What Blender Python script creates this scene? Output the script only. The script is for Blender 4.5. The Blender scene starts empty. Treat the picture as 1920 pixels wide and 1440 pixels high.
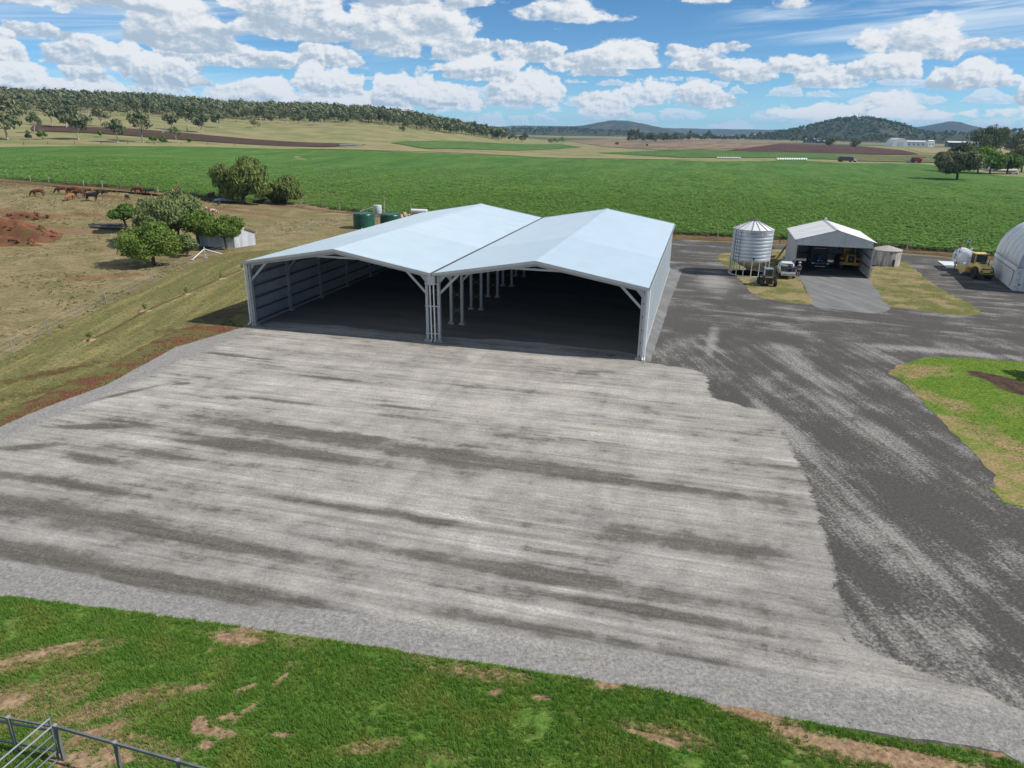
import bpy, bmesh, math, random
import numpy as np
from mathutils import Vector, Matrix, Euler, noise as mnoise, geometry as mgeo

scn = bpy.context.scene
COL = scn.collection
R = math.radians

# ---------------------------------------------------------------- camera
cam_d = bpy.data.cameras.new('camera')
cam = bpy.data.objects.new('camera', cam_d)
COL.objects.link(cam)
cam_d.sensor_width = 36.0
cam_d.lens = 24.956
cam_d.clip_start = 0.5
cam_d.clip_end = 40000
cam.matrix_world = Matrix.Translation((0, 0, 17)) @ (Euler((R(90 - 19.68), 0, 0)).to_matrix().to_4x4() @ Matrix.Rotation(R(0.8), 4, 'Z'))
scn.camera = cam

# ---------------------------------------------------------------- sun, sky, exposure
SUN_EL = R(42.5)
SUN_AZ = math.atan2(0.986, -0.167)          # clockwise from +Y
S = Vector((math.cos(SUN_EL) * math.sin(SUN_AZ), math.cos(SUN_EL) * math.cos(SUN_AZ), math.sin(SUN_EL)))
sun_d = bpy.data.lights.new('sun', 'SUN')
sun_d.energy = 5.0
sun_d.angle = R(0.53)
sun_d.color = (1.0, 0.955, 0.88)
sun = bpy.data.objects.new('sun', sun_d)
sun.rotation_euler = (-S).to_track_quat('-Z', 'Y').to_euler()
sun.location = (60, -20, 80)
COL.objects.link(sun)
scn.view_settings.view_transform = 'Standard'
scn.view_settings.look = 'None'
scn.view_settings.gamma = 1.0
scn.view_settings.exposure = 0.1
scn.view_settings.use_curve_mapping = False
scn.cycles.max_bounces = 6
scn.cycles.diffuse_bounces = 2
scn.cycles.transparent_max_bounces = 6
scn.cycles.volume_bounces = 0


class NT:
    """small node-tree helper"""
    def __init__(s, nt):
        s.t = nt
        nt.nodes.clear()
    def set(s, sock, v):
        if v is None: return
        if isinstance(v, bpy.types.NodeSocket): s.t.links.new(v, sock)
        elif isinstance(v, (tuple, list)):
            v = tuple(v)
            if sock.type == 'RGBA' and len(v) == 3: v = v + (1,)
            sock.default_value = v
        else: sock.default_value = v
    def n(s, typ, props=None, **inp):
        nd = s.t.nodes.new(typ)
        for k, v in (props or {}).items(): setattr(nd, k, v)
        for k, v in inp.items(): s.set(nd.inputs[k.replace('_', ' ')], v)
        return nd
    def m(s, op, a, b=None, c=None, clamp=False):
        nd = s.t.nodes.new('ShaderNodeMath'); nd.operation = op; nd.use_clamp = clamp
        for i, v in enumerate((a, b, c)): s.set(nd.inputs[i], v)
        return nd.outputs[0]
    def v(s, op, a, b=None):
        nd = s.t.nodes.new('ShaderNodeVectorMath'); nd.operation = op
        s.set(nd.inputs[0], a); s.set(nd.inputs[1], b)
        return nd.outputs['Value'] if op in ('LENGTH', 'DOT_PRODUCT', 'DISTANCE') else nd.outputs[0]
    def mix(s, f, a, b, mode='MIX'):
        nd = s.t.nodes.new('ShaderNodeMix'); nd.data_type = 'RGBA'; nd.blend_type = mode; nd.clamp_factor = True
        s.set(nd.inputs[0], f); s.set(nd.inputs[6], a); s.set(nd.inputs[7], b)
        return nd.outputs[2]
    def fmix(s, f, a, b):
        nd = s.t.nodes.new('ShaderNodeMix'); nd.data_type = 'FLOAT'
        s.set(nd.inputs[0], f); s.set(nd.inputs[2], a); s.set(nd.inputs[3], b)
        return nd.outputs[0]
    def ss(s, x, lo, hi, a=0.0, b=1.0):
        nd = s.t.nodes.new('ShaderNodeMapRange'); nd.interpolation_type = 'SMOOTHSTEP'; nd.clamp = True
        for k, v in zip(('Value', 'From Min', 'From Max', 'To Min', 'To Max'), (x, lo, hi, a, b)): s.set(nd.inputs[k], v)
        return nd.outputs[0]
    def noise(s, vec, scale=1.0, detail=5.0, rough=0.55, dim='3D', dist=0.0):
        nd = s.t.nodes.new('ShaderNodeTexNoise'); nd.noise_dimensions = dim
        for k, v in (('Vector', vec), ('Scale', scale), ('Detail', detail), ('Roughness', rough), ('Distortion', dist)): s.set(nd.inputs[k], v)
        return nd.outputs[0]
    def pos(s):
        return s.n('ShaderNodeNewGeometry').outputs['Position']
    def obj(s):
        return s.n('ShaderNodeTexCoord').outputs['Object']
    def rot(s, vec, ang, sc=(1, 1, 1), center=(0, 0, 0)):
        nd = s.t.nodes.new('ShaderNodeVectorRotate'); nd.rotation_type = 'Z_AXIS'
        s.set(nd.inputs['Vector'], vec); s.set(nd.inputs['Center'], center); s.set(nd.inputs['Angle'], ang)
        return s.v('MULTIPLY', nd.outputs[0], sc)
    def blob(s, vec, c, rx, ry, ang=0.0, soft=0.45, wob=None):
        """1 inside an ellipse on the ground, 0 outside; wob = noise value that frays its edge"""
        d = s.v('SUBTRACT', vec, (c[0], c[1], 0))
        d = s.rot(d, -ang, (1.0 / rx, 1.0 / ry, 0.0))
        l = s.v('LENGTH', d)
        if wob is not None: l = s.m('ADD', l, wob)
        return s.ss(l, 1.0 + soft, 1.0 - soft)


# ---------------------------------------------------------------- world: physical sky with cumulus and streaks of cirrus
W = bpy.data.worlds.new('World')
scn.world = W
W.use_nodes = True
w = NT(W.node_tree)
SKY_STRENGTH = 0.086
sky = w.n('ShaderNodeTexSky', dict(sky_type='NISHITA', sun_disc=False, sun_elevation=SUN_EL, sun_rotation=SUN_AZ,
                                   altitude=600.0, air_density=0.62, dust_density=0.0, ozone_density=3.0))
dirv = w.n('ShaderNodeTexCoord').outputs['Generated']
sx = w.n('ShaderNodeSeparateXYZ', Vector=dirv)
az = w.m('ARCTAN2', sx.outputs[0], sx.outputs[1])
el = w.m('ARCSINE', sx.outputs[2])
skycol = w.mix(1.0, w.n('ShaderNodeHueSaturation', Color=sky.outputs[0], Saturation=1.12, Value=1.0).outputs[0], (0.98, 1.24, 1.27), 'MULTIPLY')
CLOUD_LIT = (9.5, 9.7, 9.9)
CLOUD_SHADE = (4.7, 5.8, 7.0)
CLOUD_OFF = (8.4, 14.1)


def cumulus(scale, aspect, off, lo, hi, cover, size, amp, puff, col_in, seedw, big, thick=1.0, lit_c=CLOUD_LIT, shade_c=CLOUD_SHADE, det=5.0, layers=2):
    """a belt of flat-based cumulus between two elevations, cells jittered, billowed by noise, lit from the sun's side"""
    u = w.m('MULTIPLY', w.m('ADD', az, off), scale)
    v = w.m('MULTIPLY', el, scale * aspect)
    p = w.n('ShaderNodeCombineXYZ', X=u, Y=v, Z=seedw).outputs[0]
    n1 = w.noise(p, puff, det, 0.62)
    n2 = w.noise(w.v('ADD', p, (0.05, 0.075, 0)), puff, det - 1.0, 0.62)
    bign = w.noise(p, big, 2.0, 0.5)
    nn = w.m('SUBTRACT', n1, 0.5)
    cov = w.m('MULTIPLY', w.m('SUBTRACT', bign, w.m('SUBTRACT', 1.0, cover)), 1.5)
    win = w.m('MULTIPLY', w.ss(el, lo[0], lo[1]), w.ss(el, hi[1], hi[0]))
    cov = w.m('ADD', cov, w.m('MULTIPLY', w.m('SUBTRACT', win, 1.0), 0.9))
    relief = w.m('MULTIPLY', w.m('SUBTRACT', n1, n2), 4.6)
    out = col_in
    for k in range(layers):
        pv = w.v('ADD', p, (k * 7.37 + nn_shift(k), k * 0.43, 0))
        vo = w.n('ShaderNodeTexVoronoi', dict(voronoi_dimensions='2D', feature='F1'), Vector=pv, Scale=0.85, Randomness=0.9)
        ve = w.n('ShaderNodeTexVoronoi', dict(voronoi_dimensions='2D', feature='DISTANCE_TO_EDGE'), Vector=pv, Scale=0.85, Randomness=0.9)
        rx = w.n('ShaderNodeSeparateXYZ', Vector=w.v('SUBTRACT', pv, vo.outputs['Position']))
        up = w.m('MULTIPLY', w.m('MAXIMUM', rx.outputs[1], 0.0), 1.05)
        dn = w.m('MULTIPLY', w.m('MINIMUM', rx.outputs[1], 0.0), -4.0)
        dv = w.m('ADD', up, dn)
        r = w.m('SQRT', w.m('ADD', w.m('MULTIPLY', rx.outputs[0], w.m('MULTIPLY', rx.outputs[0], 0.5)), w.m('MULTIPLY', dv, dv)))
        rnd = w.n('ShaderNodeSeparateColor', Color=vo.outputs['Color'])
        sz = w.m('MULTIPLY', w.m('ADD', w.m('MULTIPLY', rnd.outputs[0], 0.6), 0.4), size)
        dens = w.m('ADD', w.m('SUBTRACT', sz, r), cov)
        edge = w.m('MULTIPLY', w.m('SUBTRACT', ve.outputs['Distance'], 0.05), 3.0)
        dens = w.m('ADD', w.m('MINIMUM', dens, edge), w.m('MULTIPLY', nn, amp))
        a = w.m('MULTIPLY', w.ss(dens, 0.0, 0.15), thick)
        lit = w.m('ADD', relief, w.m('MULTIPLY', rx.outputs[1], 1.6))
        lit = w.m('ADD', lit, w.m('MULTIPLY', rx.outputs[0], 0.25))
        lit = w.m('SUBTRACT', lit, w.m('MULTIPLY', w.m('MINIMUM', dens, 0.5), 0.40))
        c = w.mix(w.ss(lit, -0.62, 0.42), shade_c, lit_c)
        out = w.mix(a, out, c)
    return out


def nn_shift(k): return 0.31 * k


# thin cirrus streaks, running the same way over the whole sky
cp = w.rot(w.n('ShaderNodeCombineXYZ', X=az, Y=w.m('MULTIPLY', el, 3.2), Z=0.0).outputs[0], R(-13), (2.0, 11.0, 1))
cir = w.noise(cp, 1.15, 6.0, 0.62, dist=0.6)
cirb = w.noise(w.v('MULTIPLY', dirv, (1.3, 1.3, 2.0)), 1.6, 2.0, 0.5)
cmask = w.m('MULTIPLY', w.ss(cir, 0.42, 0.70), w.ss(cirb, 0.38, 0.55))
col = w.mix(w.m('MULTIPLY', cmask, 0.8), skycol, (8.2, 9.4, 10.3))
west = w.ss(w.m('SINE', w.m('ADD', az, -0.25)), 0.0, -0.55)     # the sky is cloudier to the left
col = cumulus(26.0, 1.7, 4.0, (-0.02, 0.0), (0.05, 0.08), 0.68, 0.46, 0.9, 2.4, col, 3.1, 0.30, 0.7, (8.7, 9.3, 10.0), (6.4, 7.5, 8.7), 4.0, 1)
col = cumulus(14.5, 1.45, CLOUD_OFF[0], (0.006, 0.028), (0.085, 0.115), w.m('ADD', 0.69, w.m('MULTIPLY', west, 0.12)), 0.52, 1.2, 2.0, col, 7.7, 0.35, 0.97)
col = cumulus(7.6, 1.75, CLOUD_OFF[1], (0.060, 0.085), (0.5, 1.2), w.m('ADD', 0.36, w.m('MULTIPLY', west, 0.54)), 0.50, 1.2, 2.2, col, 1.3, 0.45, 1.0)
bg = w.n('ShaderNodeBackground', Color=col, Strength=SKY_STRENGTH)
wo = w.n('ShaderNodeOutputWorld')
w.t.links.new(bg.outputs[0], wo.inputs[0])
W.cycles.sampling_method = 'MANUAL'
W.cycles.sample_map_resolution = 512


# ---------------------------------------------------------------- terrain shape
def sst(a, b, x):
    t = (x - a) / (b - a)
    t = 0.0 if t < 0 else 1.0 if t > 1 else t
    return t * t * (3 - 2 * t)


def T(x, y):
    """height of the land: a flat yard, a paddock that climbs to the left, a wooded ridge behind it"""
    d = math.hypot(x, y)
    if d < 100 or y < -40: return 0.0
    a = math.degrees(math.atan2(x, y))
    L1 = sst(-15, -30, a)
    L = sst(4, -13, a)
    far = sst(-12, -36, a)
    z = 4.5 * L1 * sst(105, 185, d) + L * 21 * sst(300, 800, d)
    z += L * (14 + 4 * far) * sst(740, 1000, d) * (0.88 + 0.24 * mnoise.noise((a * 0.13, 3.7, 0.2)))
    if d > 1500: z *= 1 - sst(1500, 3000, d)
    return z


# ---------------------------------------------------------------- object helpers
def tag(o, label=None, cat=None, group=None, kind=None):
    if label: o['label'] = label
    if cat: o['category'] = cat
    if group: o['group'] = group
    if kind: o['kind'] = kind
    return o


def thing(name, label, cat, loc=(0, 0, 0), rz=0.0, group=None):
    o = bpy.data.objects.new(name, None)
    COL.objects.link(o)
    o.empty_display_size = 0.3
    if len(loc) == 2: loc = (loc[0], loc[1], T(*loc))
    o.location = loc
    o.rotation_euler = (0, 0, rz)
    return tag(o, label, cat, group)


def copy_tree(o, parent=None):
    c = o.copy(); COL.objects.link(c); c.parent = parent
    for ch in list(o.children): copy_tree(ch, c)
    return c


def link_mesh(name, me, mat, parent=None):
    o = bpy.data.objects.new(name, me)
    COL.objects.link(o)
    if mat is not None and not me.materials: me.materials.append(mat)
    if parent is not None: o.parent = parent
    return o


def mesh_np(name, V, F, smooth=False):
    V = np.asarray(V, np.float32); F = np.asarray(F, np.int32)
    me = bpy.data.meshes.new(name)
    k = F.shape[1]
    me.vertices.add(len(V)); me.vertices.foreach_set('co', V.ravel())
    me.loops.add(F.size); me.loops.foreach_set('vertex_index', F.ravel())
    me.polygons.add(len(F)); me.polygons.foreach_set('loop_start', np.arange(0, F.size, k, dtype=np.int32))
    if smooth: me.polygons.foreach_set('use_smooth', np.ones(len(F), bool))
    me.update(calc_edges=True)
    return me


def frame_of(d):
    d = Vector(d).normalized()
    up = Vector((0, 0, 1)) if abs(d.z) < 0.95 else Vector((0, 1, 0))
    a = d.cross(up).normalized()
    return d, a, a.cross(d).normalized()


class MB:
    """collects shapes; build() links them as ONE mesh object"""
    def __init__(s): s.v = []; s.f = []
    def add(s, vs, fs):
        o = len(s.v); s.v += [tuple(p) for p in vs]; s.f += [tuple(i + o for i in f) for f in fs]; return s
    def box(s, c, d, rz=0.0, rx=0.0, ry=0.0, taper=1.0):
        m = Euler((rx, ry, rz)).to_matrix(); hx, hy, hz = d[0] / 2, d[1] / 2, d[2] / 2
        vs = []
        for z in (-hz, hz):
            t = taper if z > 0 else 1.0
            for x, y in ((-hx, -hy), (hx, -hy), (hx, hy), (-hx, hy)): vs.append(Vector(c) + m @ Vector((x * t, y * t, z)))
        return s.add(vs, [(3, 2, 1, 0), (4, 5, 6, 7), (0, 1, 5, 4), (1, 2, 6, 5), (2, 3, 7, 6), (3, 0, 4, 7)])
    def tube(s, p0, p1, r0, r1=None, n=8, cap=True):
        r1 = r0 if r1 is None else r1
        d, a, b = frame_of(Vector(p1) - Vector(p0)); vs = []
        for p, r in ((Vector(p0), r0), (Vector(p1), r1)):
            for i in range(n):
                t = 2 * math.pi * i / n; vs.append(p + a * (r * math.cos(t)) + b * (r * math.sin(t)))
        fs = [(i, (i + 1) % n, n + (i + 1) % n, n + i) for i in range(n)]
        if cap: fs += [tuple(range(n - 1, -1, -1)), tuple(range(n, 2 * n))]
        return s.add(vs, fs)
    def path(s, pts, r, n=6):
        for a, b in zip(pts, pts[1:]): s.tube(a, b, r, r, n)
        return s
    def beam(s, p0, p1, wd, h):
        d, a, b = frame_of(Vector(p1) - Vector(p0)); vs = []
        for p in (Vector(p0), Vector(p1)):
            for x, y in ((-1, -1), (1, -1), (1, 1), (-1, 1)): vs.append(p + a * (x * wd / 2) + b * (y * h / 2))
        return s.add(vs, [(3, 2, 1, 0), (4, 5, 6, 7), (0, 1, 5, 4), (1, 2, 6, 5), (2, 3, 7, 6), (3, 0, 4, 7)])
    def prism(s, prof, a0, a1, axis='y'):
        """profile of (p, q) points swept along an axis: y -> (x, z), x -> (y, z), z -> (x, y)"""
        n = len(prof); vs = []
        for a in (a0, a1):
            for p, q in prof: vs.append((p, a, q) if axis == 'y' else (a, p, q) if axis == 'x' else (p, q, a))
        return s.add(vs, [(i, (i + 1) % n, n + (i + 1) % n, n + i) for i in range(n)] + [tuple(range(n - 1, -1, -1)), tuple(range(n, 2 * n))])
    def lathe(s, prof, n=24, c=(0, 0, 0), axis='z', wob=0.0, rnd=None):
        vs = []
        for r, z in prof:
            for i in range(n):
                t = 2 * math.pi * i / n
                rr = r * (1 + (rnd.uniform(-wob, wob) if rnd else 0))
                p = (rr * math.cos(t), rr * math.sin(t), z)
                if axis == 'y': p = (p[0], p[2], p[1])
                if axis == 'x': p = (p[2], p[0], p[1])
                vs.append((p[0] + c[0], p[1] + c[1], p[2] + c[2]))
        fs = []
        for k in range(len(prof) - 1):
            for i in range(n): fs.append((k * n + i, k * n + (i + 1) % n, (k + 1) * n + (i + 1) % n, (k + 1) * n + i))
        if prof[0][0] > 1e-4: fs.append(tuple(range(n - 1, -1, -1)))
        if prof[-1][0] > 1e-4: fs.append(tuple(range((len(prof) - 1) * n, len(prof) * n)))
        return s.add(vs, fs)
    def loft(s, rings):
        n = len(rings[0]); vs = [p for r in rings for p in r]; fs = []
        for k in range(len(rings) - 1):
            for i in range(n): fs.append((k * n + i, k * n + (i + 1) % n, (k + 1) * n + (i + 1) % n, (k + 1) * n + i))
        fs += [tuple(range(n - 1, -1, -1)), tuple(range((len(rings) - 1) * n, len(rings) * n))]
        return s.add(vs, fs)
    def mesh(s, name='mesh', smooth=False, fix=True):
        me = bpy.data.meshes.new(name)
        me.from_pydata(s.v, [], s.f)
        if fix:
            bm = bmesh.new(); bm.from_mesh(me); bmesh.ops.recalc_face_normals(bm, faces=bm.faces); bm.to_mesh(me); bm.free()
        if smooth:
            me.polygons.foreach_set('use_smooth', [True] * len(me.polygons))
            me.set_sharp_from_angle(angle=R(38))
        me.update()
        return me
    def build(s, name, mat, parent=None, smooth=False, bevel=0.0, label=None):
        o = link_mesh(name, s.mesh(name, smooth), mat, parent)
        if bevel:
            b = o.modifiers.new('bevel', 'BEVEL'); b.width = bevel; b.segments = 2; b.limit_method = 'ANGLE'; b.angle_limit = R(40)
        if label: o['label'] = label
        return o


def part(name, mat, parent, fn, smooth=False, bevel=0.0, label=None):
    m = MB(); fn(m); return m.build(name, mat, parent, smooth, bevel, label)


# ---------------------------------------------------------------- materials
MATS = {}


def new_mat(name):
    m = bpy.data.materials.new(name); m.use_nodes = True; MATS[name] = m
    return m, NT(m.node_tree)


def finish(t, col, rough=0.8, metal=0.0, bump=None, bstr=0.3, bdist=0.02, spec=0.4, extra=None):
    b = t.n('ShaderNodeBsdfPrincipled', Base_Color=col, Roughness=rough, Metallic=metal)
    b.inputs['Specular IOR Level'].default_value = spec
    if bump is not None:
        bn = t.n('ShaderNodeBump', Strength=bstr, Distance=bdist, Height=bump)
        t.t.links.new(bn.outputs[0], b.inputs['Normal'])
    o = t.n('ShaderNodeOutputMaterial')
    t.t.links.new(b.outputs[0], o.inputs[0])
    return b


def M(name, c1, c2=None, scale=2.0, rough=0.7, metal=0.0, lo=0.35, hi=0.68, stretch=(1, 1, 1), bump=0.0, bscale=30.0, spec=0.4, grime=0.12):
    """plain procedural material: two tones mixed by noise, a little grime, optional fine relief"""
    if name in MATS: return MATS[name]
    m, t = new_mat(name)
    c2 = c2 or tuple(c * 0.8 for c in c1)
    p = t.v('MULTIPLY', t.obj(), stretch)
    f = t.ss(t.noise(p, scale, 6, 0.6), lo, hi)
    c = t.mix(f, c1, c2)
    g = t.ss(t.noise(t.obj(), scale * 4.3, 4, 0.65), 0.5, 0.75)
    c = t.mix(t.m('MULTIPLY', g, grime), c, (0.12, 0.10, 0.08))
    bm = t.noise(t.obj(), bscale, 3, 0.6) if bump else None
    rr = t.m('ADD', t.m('MULTIPLY', t.noise(p, scale * 2.0, 3, 0.6), 0.2), rough - 0.1)
    finish(t, c, rr, metal, bm, bump, 0.02, spec)
    return m


def leaf_mat(name, c1, c2, c3, trans=0.25):
    m, t = new_mat(name)
    g = t.n('ShaderNodeNewGeometry')
    ri = g.outputs['Random Per Island']
    n = t.noise(g.outputs['Position'], 0.55, 3, 0.5)
    c = t.mix(ri, c1, c2)
    c = t.mix(t.ss(n, 0.45, 0.68), c, c3)
    d = t.n('ShaderNodeBsdfPrincipled', Base_Color=c, Roughness=0.75)
    d.inputs['Specular IOR Level'].default_value = 0.25
    tr = t.n('ShaderNodeBsdfTranslucent', Color=t.mix(0.5, c, (0.12, 0.2, 0.02)))
    mx = t.n('ShaderNodeMixShader', Fac=trans)
    t.t.links.new(d.outputs[0], mx.inputs[1]); t.t.links.new(tr.outputs[0], mx.inputs[2])
    o = t.n('ShaderNodeOutputMaterial'); t.t.links.new(mx.outputs[0], o.inputs[0])
    return m

YAW = R(-14.58)

# stains, bare patches and beds that have their own shape on the ground: (centre, half length, half width, angle)
APRON_STAINS = [((-12.55, 38.41), 7.0, 0.75, YAW), ((-1.69, 35.16), 9.0, 0.8, YAW), ((-11.75, 35.65), 6.0, 0.6, YAW), ((6.11, 32.71), 6.0, 0.45, YAW),
                ((-24.80, 38.94), 2.2, 0.35, YAW + 0.3), ((-22.61, 34.49), 1.6, 0.4, YAW), ((-26.74, 35.99), 1.5, 0.4, YAW + 0.5), ((-23.00, 31.84), 4.5, 0.45, YAW),
                ((-21.73, 28.96), 6.0, 1.0, YAW), ((-15.48, 27.27), 8.0, 0.35, YAW), ((-19.99, 25.48), 5.0, 0.7, YAW), ((-13.12, 23.60), 5.5, 0.55, YAW - 0.02),
                ((-8.89, 22.85), 2.6, 0.35, YAW), ((8.06, 27.01), 3.2, 0.7, YAW), ((0.90, 21.20), 6.0, 0.35, YAW), ((-22.57, 53.48), 2.0, 0.35, YAW),
                ((-20.42, 52.74), 1.6, 0.18, YAW), ((-15.43, 43.55), 2.4, 0.25, YAW), ((-18.59, 44.02), 0.7, 0.3, YAW), ((-23.09, 46.57), 0.6, 0.3, YAW + 0.4),
                ((-6.87, 42.64), 1.6, 0.25, YAW), ((-13.04, 48.13), 2.8, 0.25, YAW), ((0.98, 24.65), 7.0, 0.5, YAW), ((5.52, 22.21), 4.0, 0.35, YAW), ((-6.44, 29.38), 5.0, 0.3, YAW),
                ((-27.23, 43.29), 4.0, 0.25, YAW + 1.05)]
ROAD_PALE = [((17.27, 59.22), 4.5, 0.45, R(72)), ((16.81, 27.67), 4.2, 1.1, R(100)), ((16.66, 21.10), 0.6, 0.5, R(70)), ((15.57, 73.14), 9.0, 0.5, R(76)),
             ((31.07, 67.33), 5.0, 0.8, YAW), ((24.90, 69.09), 4.0, 0.5, YAW), ((16.78, 41.26), 5.0, 0.6, R(95)), ((34.22, 57.65), 4.0, 0.8, YAW), ((38.38, 56.33), 7.0, 0.7, YAW),
             ((24.26, 84.82), 6.0, 1.6, R(78)), ((22.21, 52.12), 5.0, 1.2, R(97)), ((21.83, 40.59), 5.0, 0.9, R(98))]
LAWN_BARE = [((-9.23, 16.58), 0.28, 0.45, R(20)), ((-8.65, 16.33), 0.75, 0.2, R(-8)), ((-8.05, 17.16), 0.6, 0.12, R(58)), ((-8.74, 15.88), 0.28, 0.2, 0), ((-8.57, 16.94), 0.3, 0.15, 0.3),
             ((-16.11, 19.43), 1.2, 0.22, R(25)), ((-15.61, 17.35), 0.8, 0.35, R(25)), ((-15.35, 19.97), 0.8, 0.14, R(20)), ((-9.53, 20.42), 0.9, 0.35, R(-10)), ((-9.88, 18.13), 0.5, 0.15, R(15)),
             ((-8.41, 18.09), 0.45, 0.12, R(40)), ((-7.40, 18.53), 0.4, 0.12, R(60)), ((7.33, 17.55), 1.3, 0.35, R(-25)), ((8.66, 16.63), 0.8, 0.25, R(-15)), ((4.43, 16.36), 0.9, 0.18, R(-20)),
             ((11.56, 15.72), 3.0, 0.42, R(-14)), ((-12.04, 15.20), 1.2, 0.35, R(-10)), ((-11.11, 15.43), 0.7, 0.2, R(-15)), ((3.27, 18.50), 0.5, 0.25, R(-10)), ((1.07, 17.88), 0.35, 0.15, 0),
             ((-9.21, 20.85), 0.8, 0.15, R(-12)), ((-6.65, 16.27), 0.4, 0.12, 0), ((14.69, 16.02), 1.2, 0.35, R(-14)), ((-0.37, 18.08), 0.3, 0.15, 0.4), ((-12.19, 16.27), 0.9, 0.2, R(30))]
LAWN_DRY = [((-16.16, 19.22), 3.0, 0.6, R(20)), ((-15.44, 17.35), 2.6, 1.1, R(25)), ((-12.53, 17.19), 1.6, 0.4, R(30)), ((-11.05, 17.88), 1.2, 0.4, R(10)), ((-9.48, 20.56), 1.3, 0.3, R(-8)), ((-11.15, 15.80), 2.2, 0.5, R(-10)), ((-0.93, 18.90), 1.8, 0.4, R(-8)), ((4.77, 16.47), 1.6, 0.35, R(-15)), ((7.77, 17.34), 1.4, 0.35, R(-20)), ((-3.90, 15.93), 1.0, 0.3, 0.2), ((10.83, 15.80), 3.0, 0.5, R(-14))]
VERGE_DIRT = [((-26.74, 59.51), 4.2, 1.0, YAW + 0.15), ((-27.74, 49.91), 8.0, 0.75, R(52)), ((-29.56, 43.69), 5.5, 0.5, R(50)), ((-27.66, 66.10), 3.0, 1.6, R(70)), ((-29.86, 40.87), 4.0, 0.5, R(50)), ((-27.46, 55.44), 4.0, 0.4, R(50)),
              ((-33.56, 48.43), 3.0, 0.7, R(50))]
PADDOCK_RED = [((-84.56, 122.78), 9.0, 2.6, R(-8)), ((-74.07, 126.23), 5.0, 1.4, R(-6)), ((-48.37, 83.57), 4.0, 1.4, R(20)), ((-81.96, 144.82), 7.0, 2.0, R(-5)), ((-39.66, 156.66), 22.0, 2.2, R(-14)), ((-96.88, 157.57), 40.0, 2.4, R(-12)),
               ((-72.45, 112.95), 7.0, 2.0, R(-10)), ((-25.40, 129.89), 5.0, 1.0, R(-30)), ((-50.54, 101.66), 5.0, 1.2, R(-5)), ((-41.69, 98.54), 6.0, 0.7, R(40)), ((-56.57, 143.96), 12.0, 1.6, R(-14))]


def sum_blobs(t, vec, blobs, wob, soft=0.45):
    out = None
    for c, rx, ry, a in blobs:
        b = t.blob(vec, c, rx, ry, a, soft, wob)
        out = b if out is None else t.m('MAXIMUM', out, b)
    return out


def flat(t):
    return t.v('MULTIPLY', t.pos(), (1, 1, 0))


def wobble(t, vec, scale, amp, detail=4, rough=0.6):
    return t.m('MULTIPLY', t.m('SUBTRACT', t.noise(vec, scale, detail, rough), 0.5), amp)


def nz(t, n, k): return t.m('MULTIPLY', t.m('SUBTRACT', n, 0.5), k)


def add(t, *xs):
    o = xs[0]
    for x in xs[1:]: o = t.m('ADD', o, x)
    return o


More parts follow.
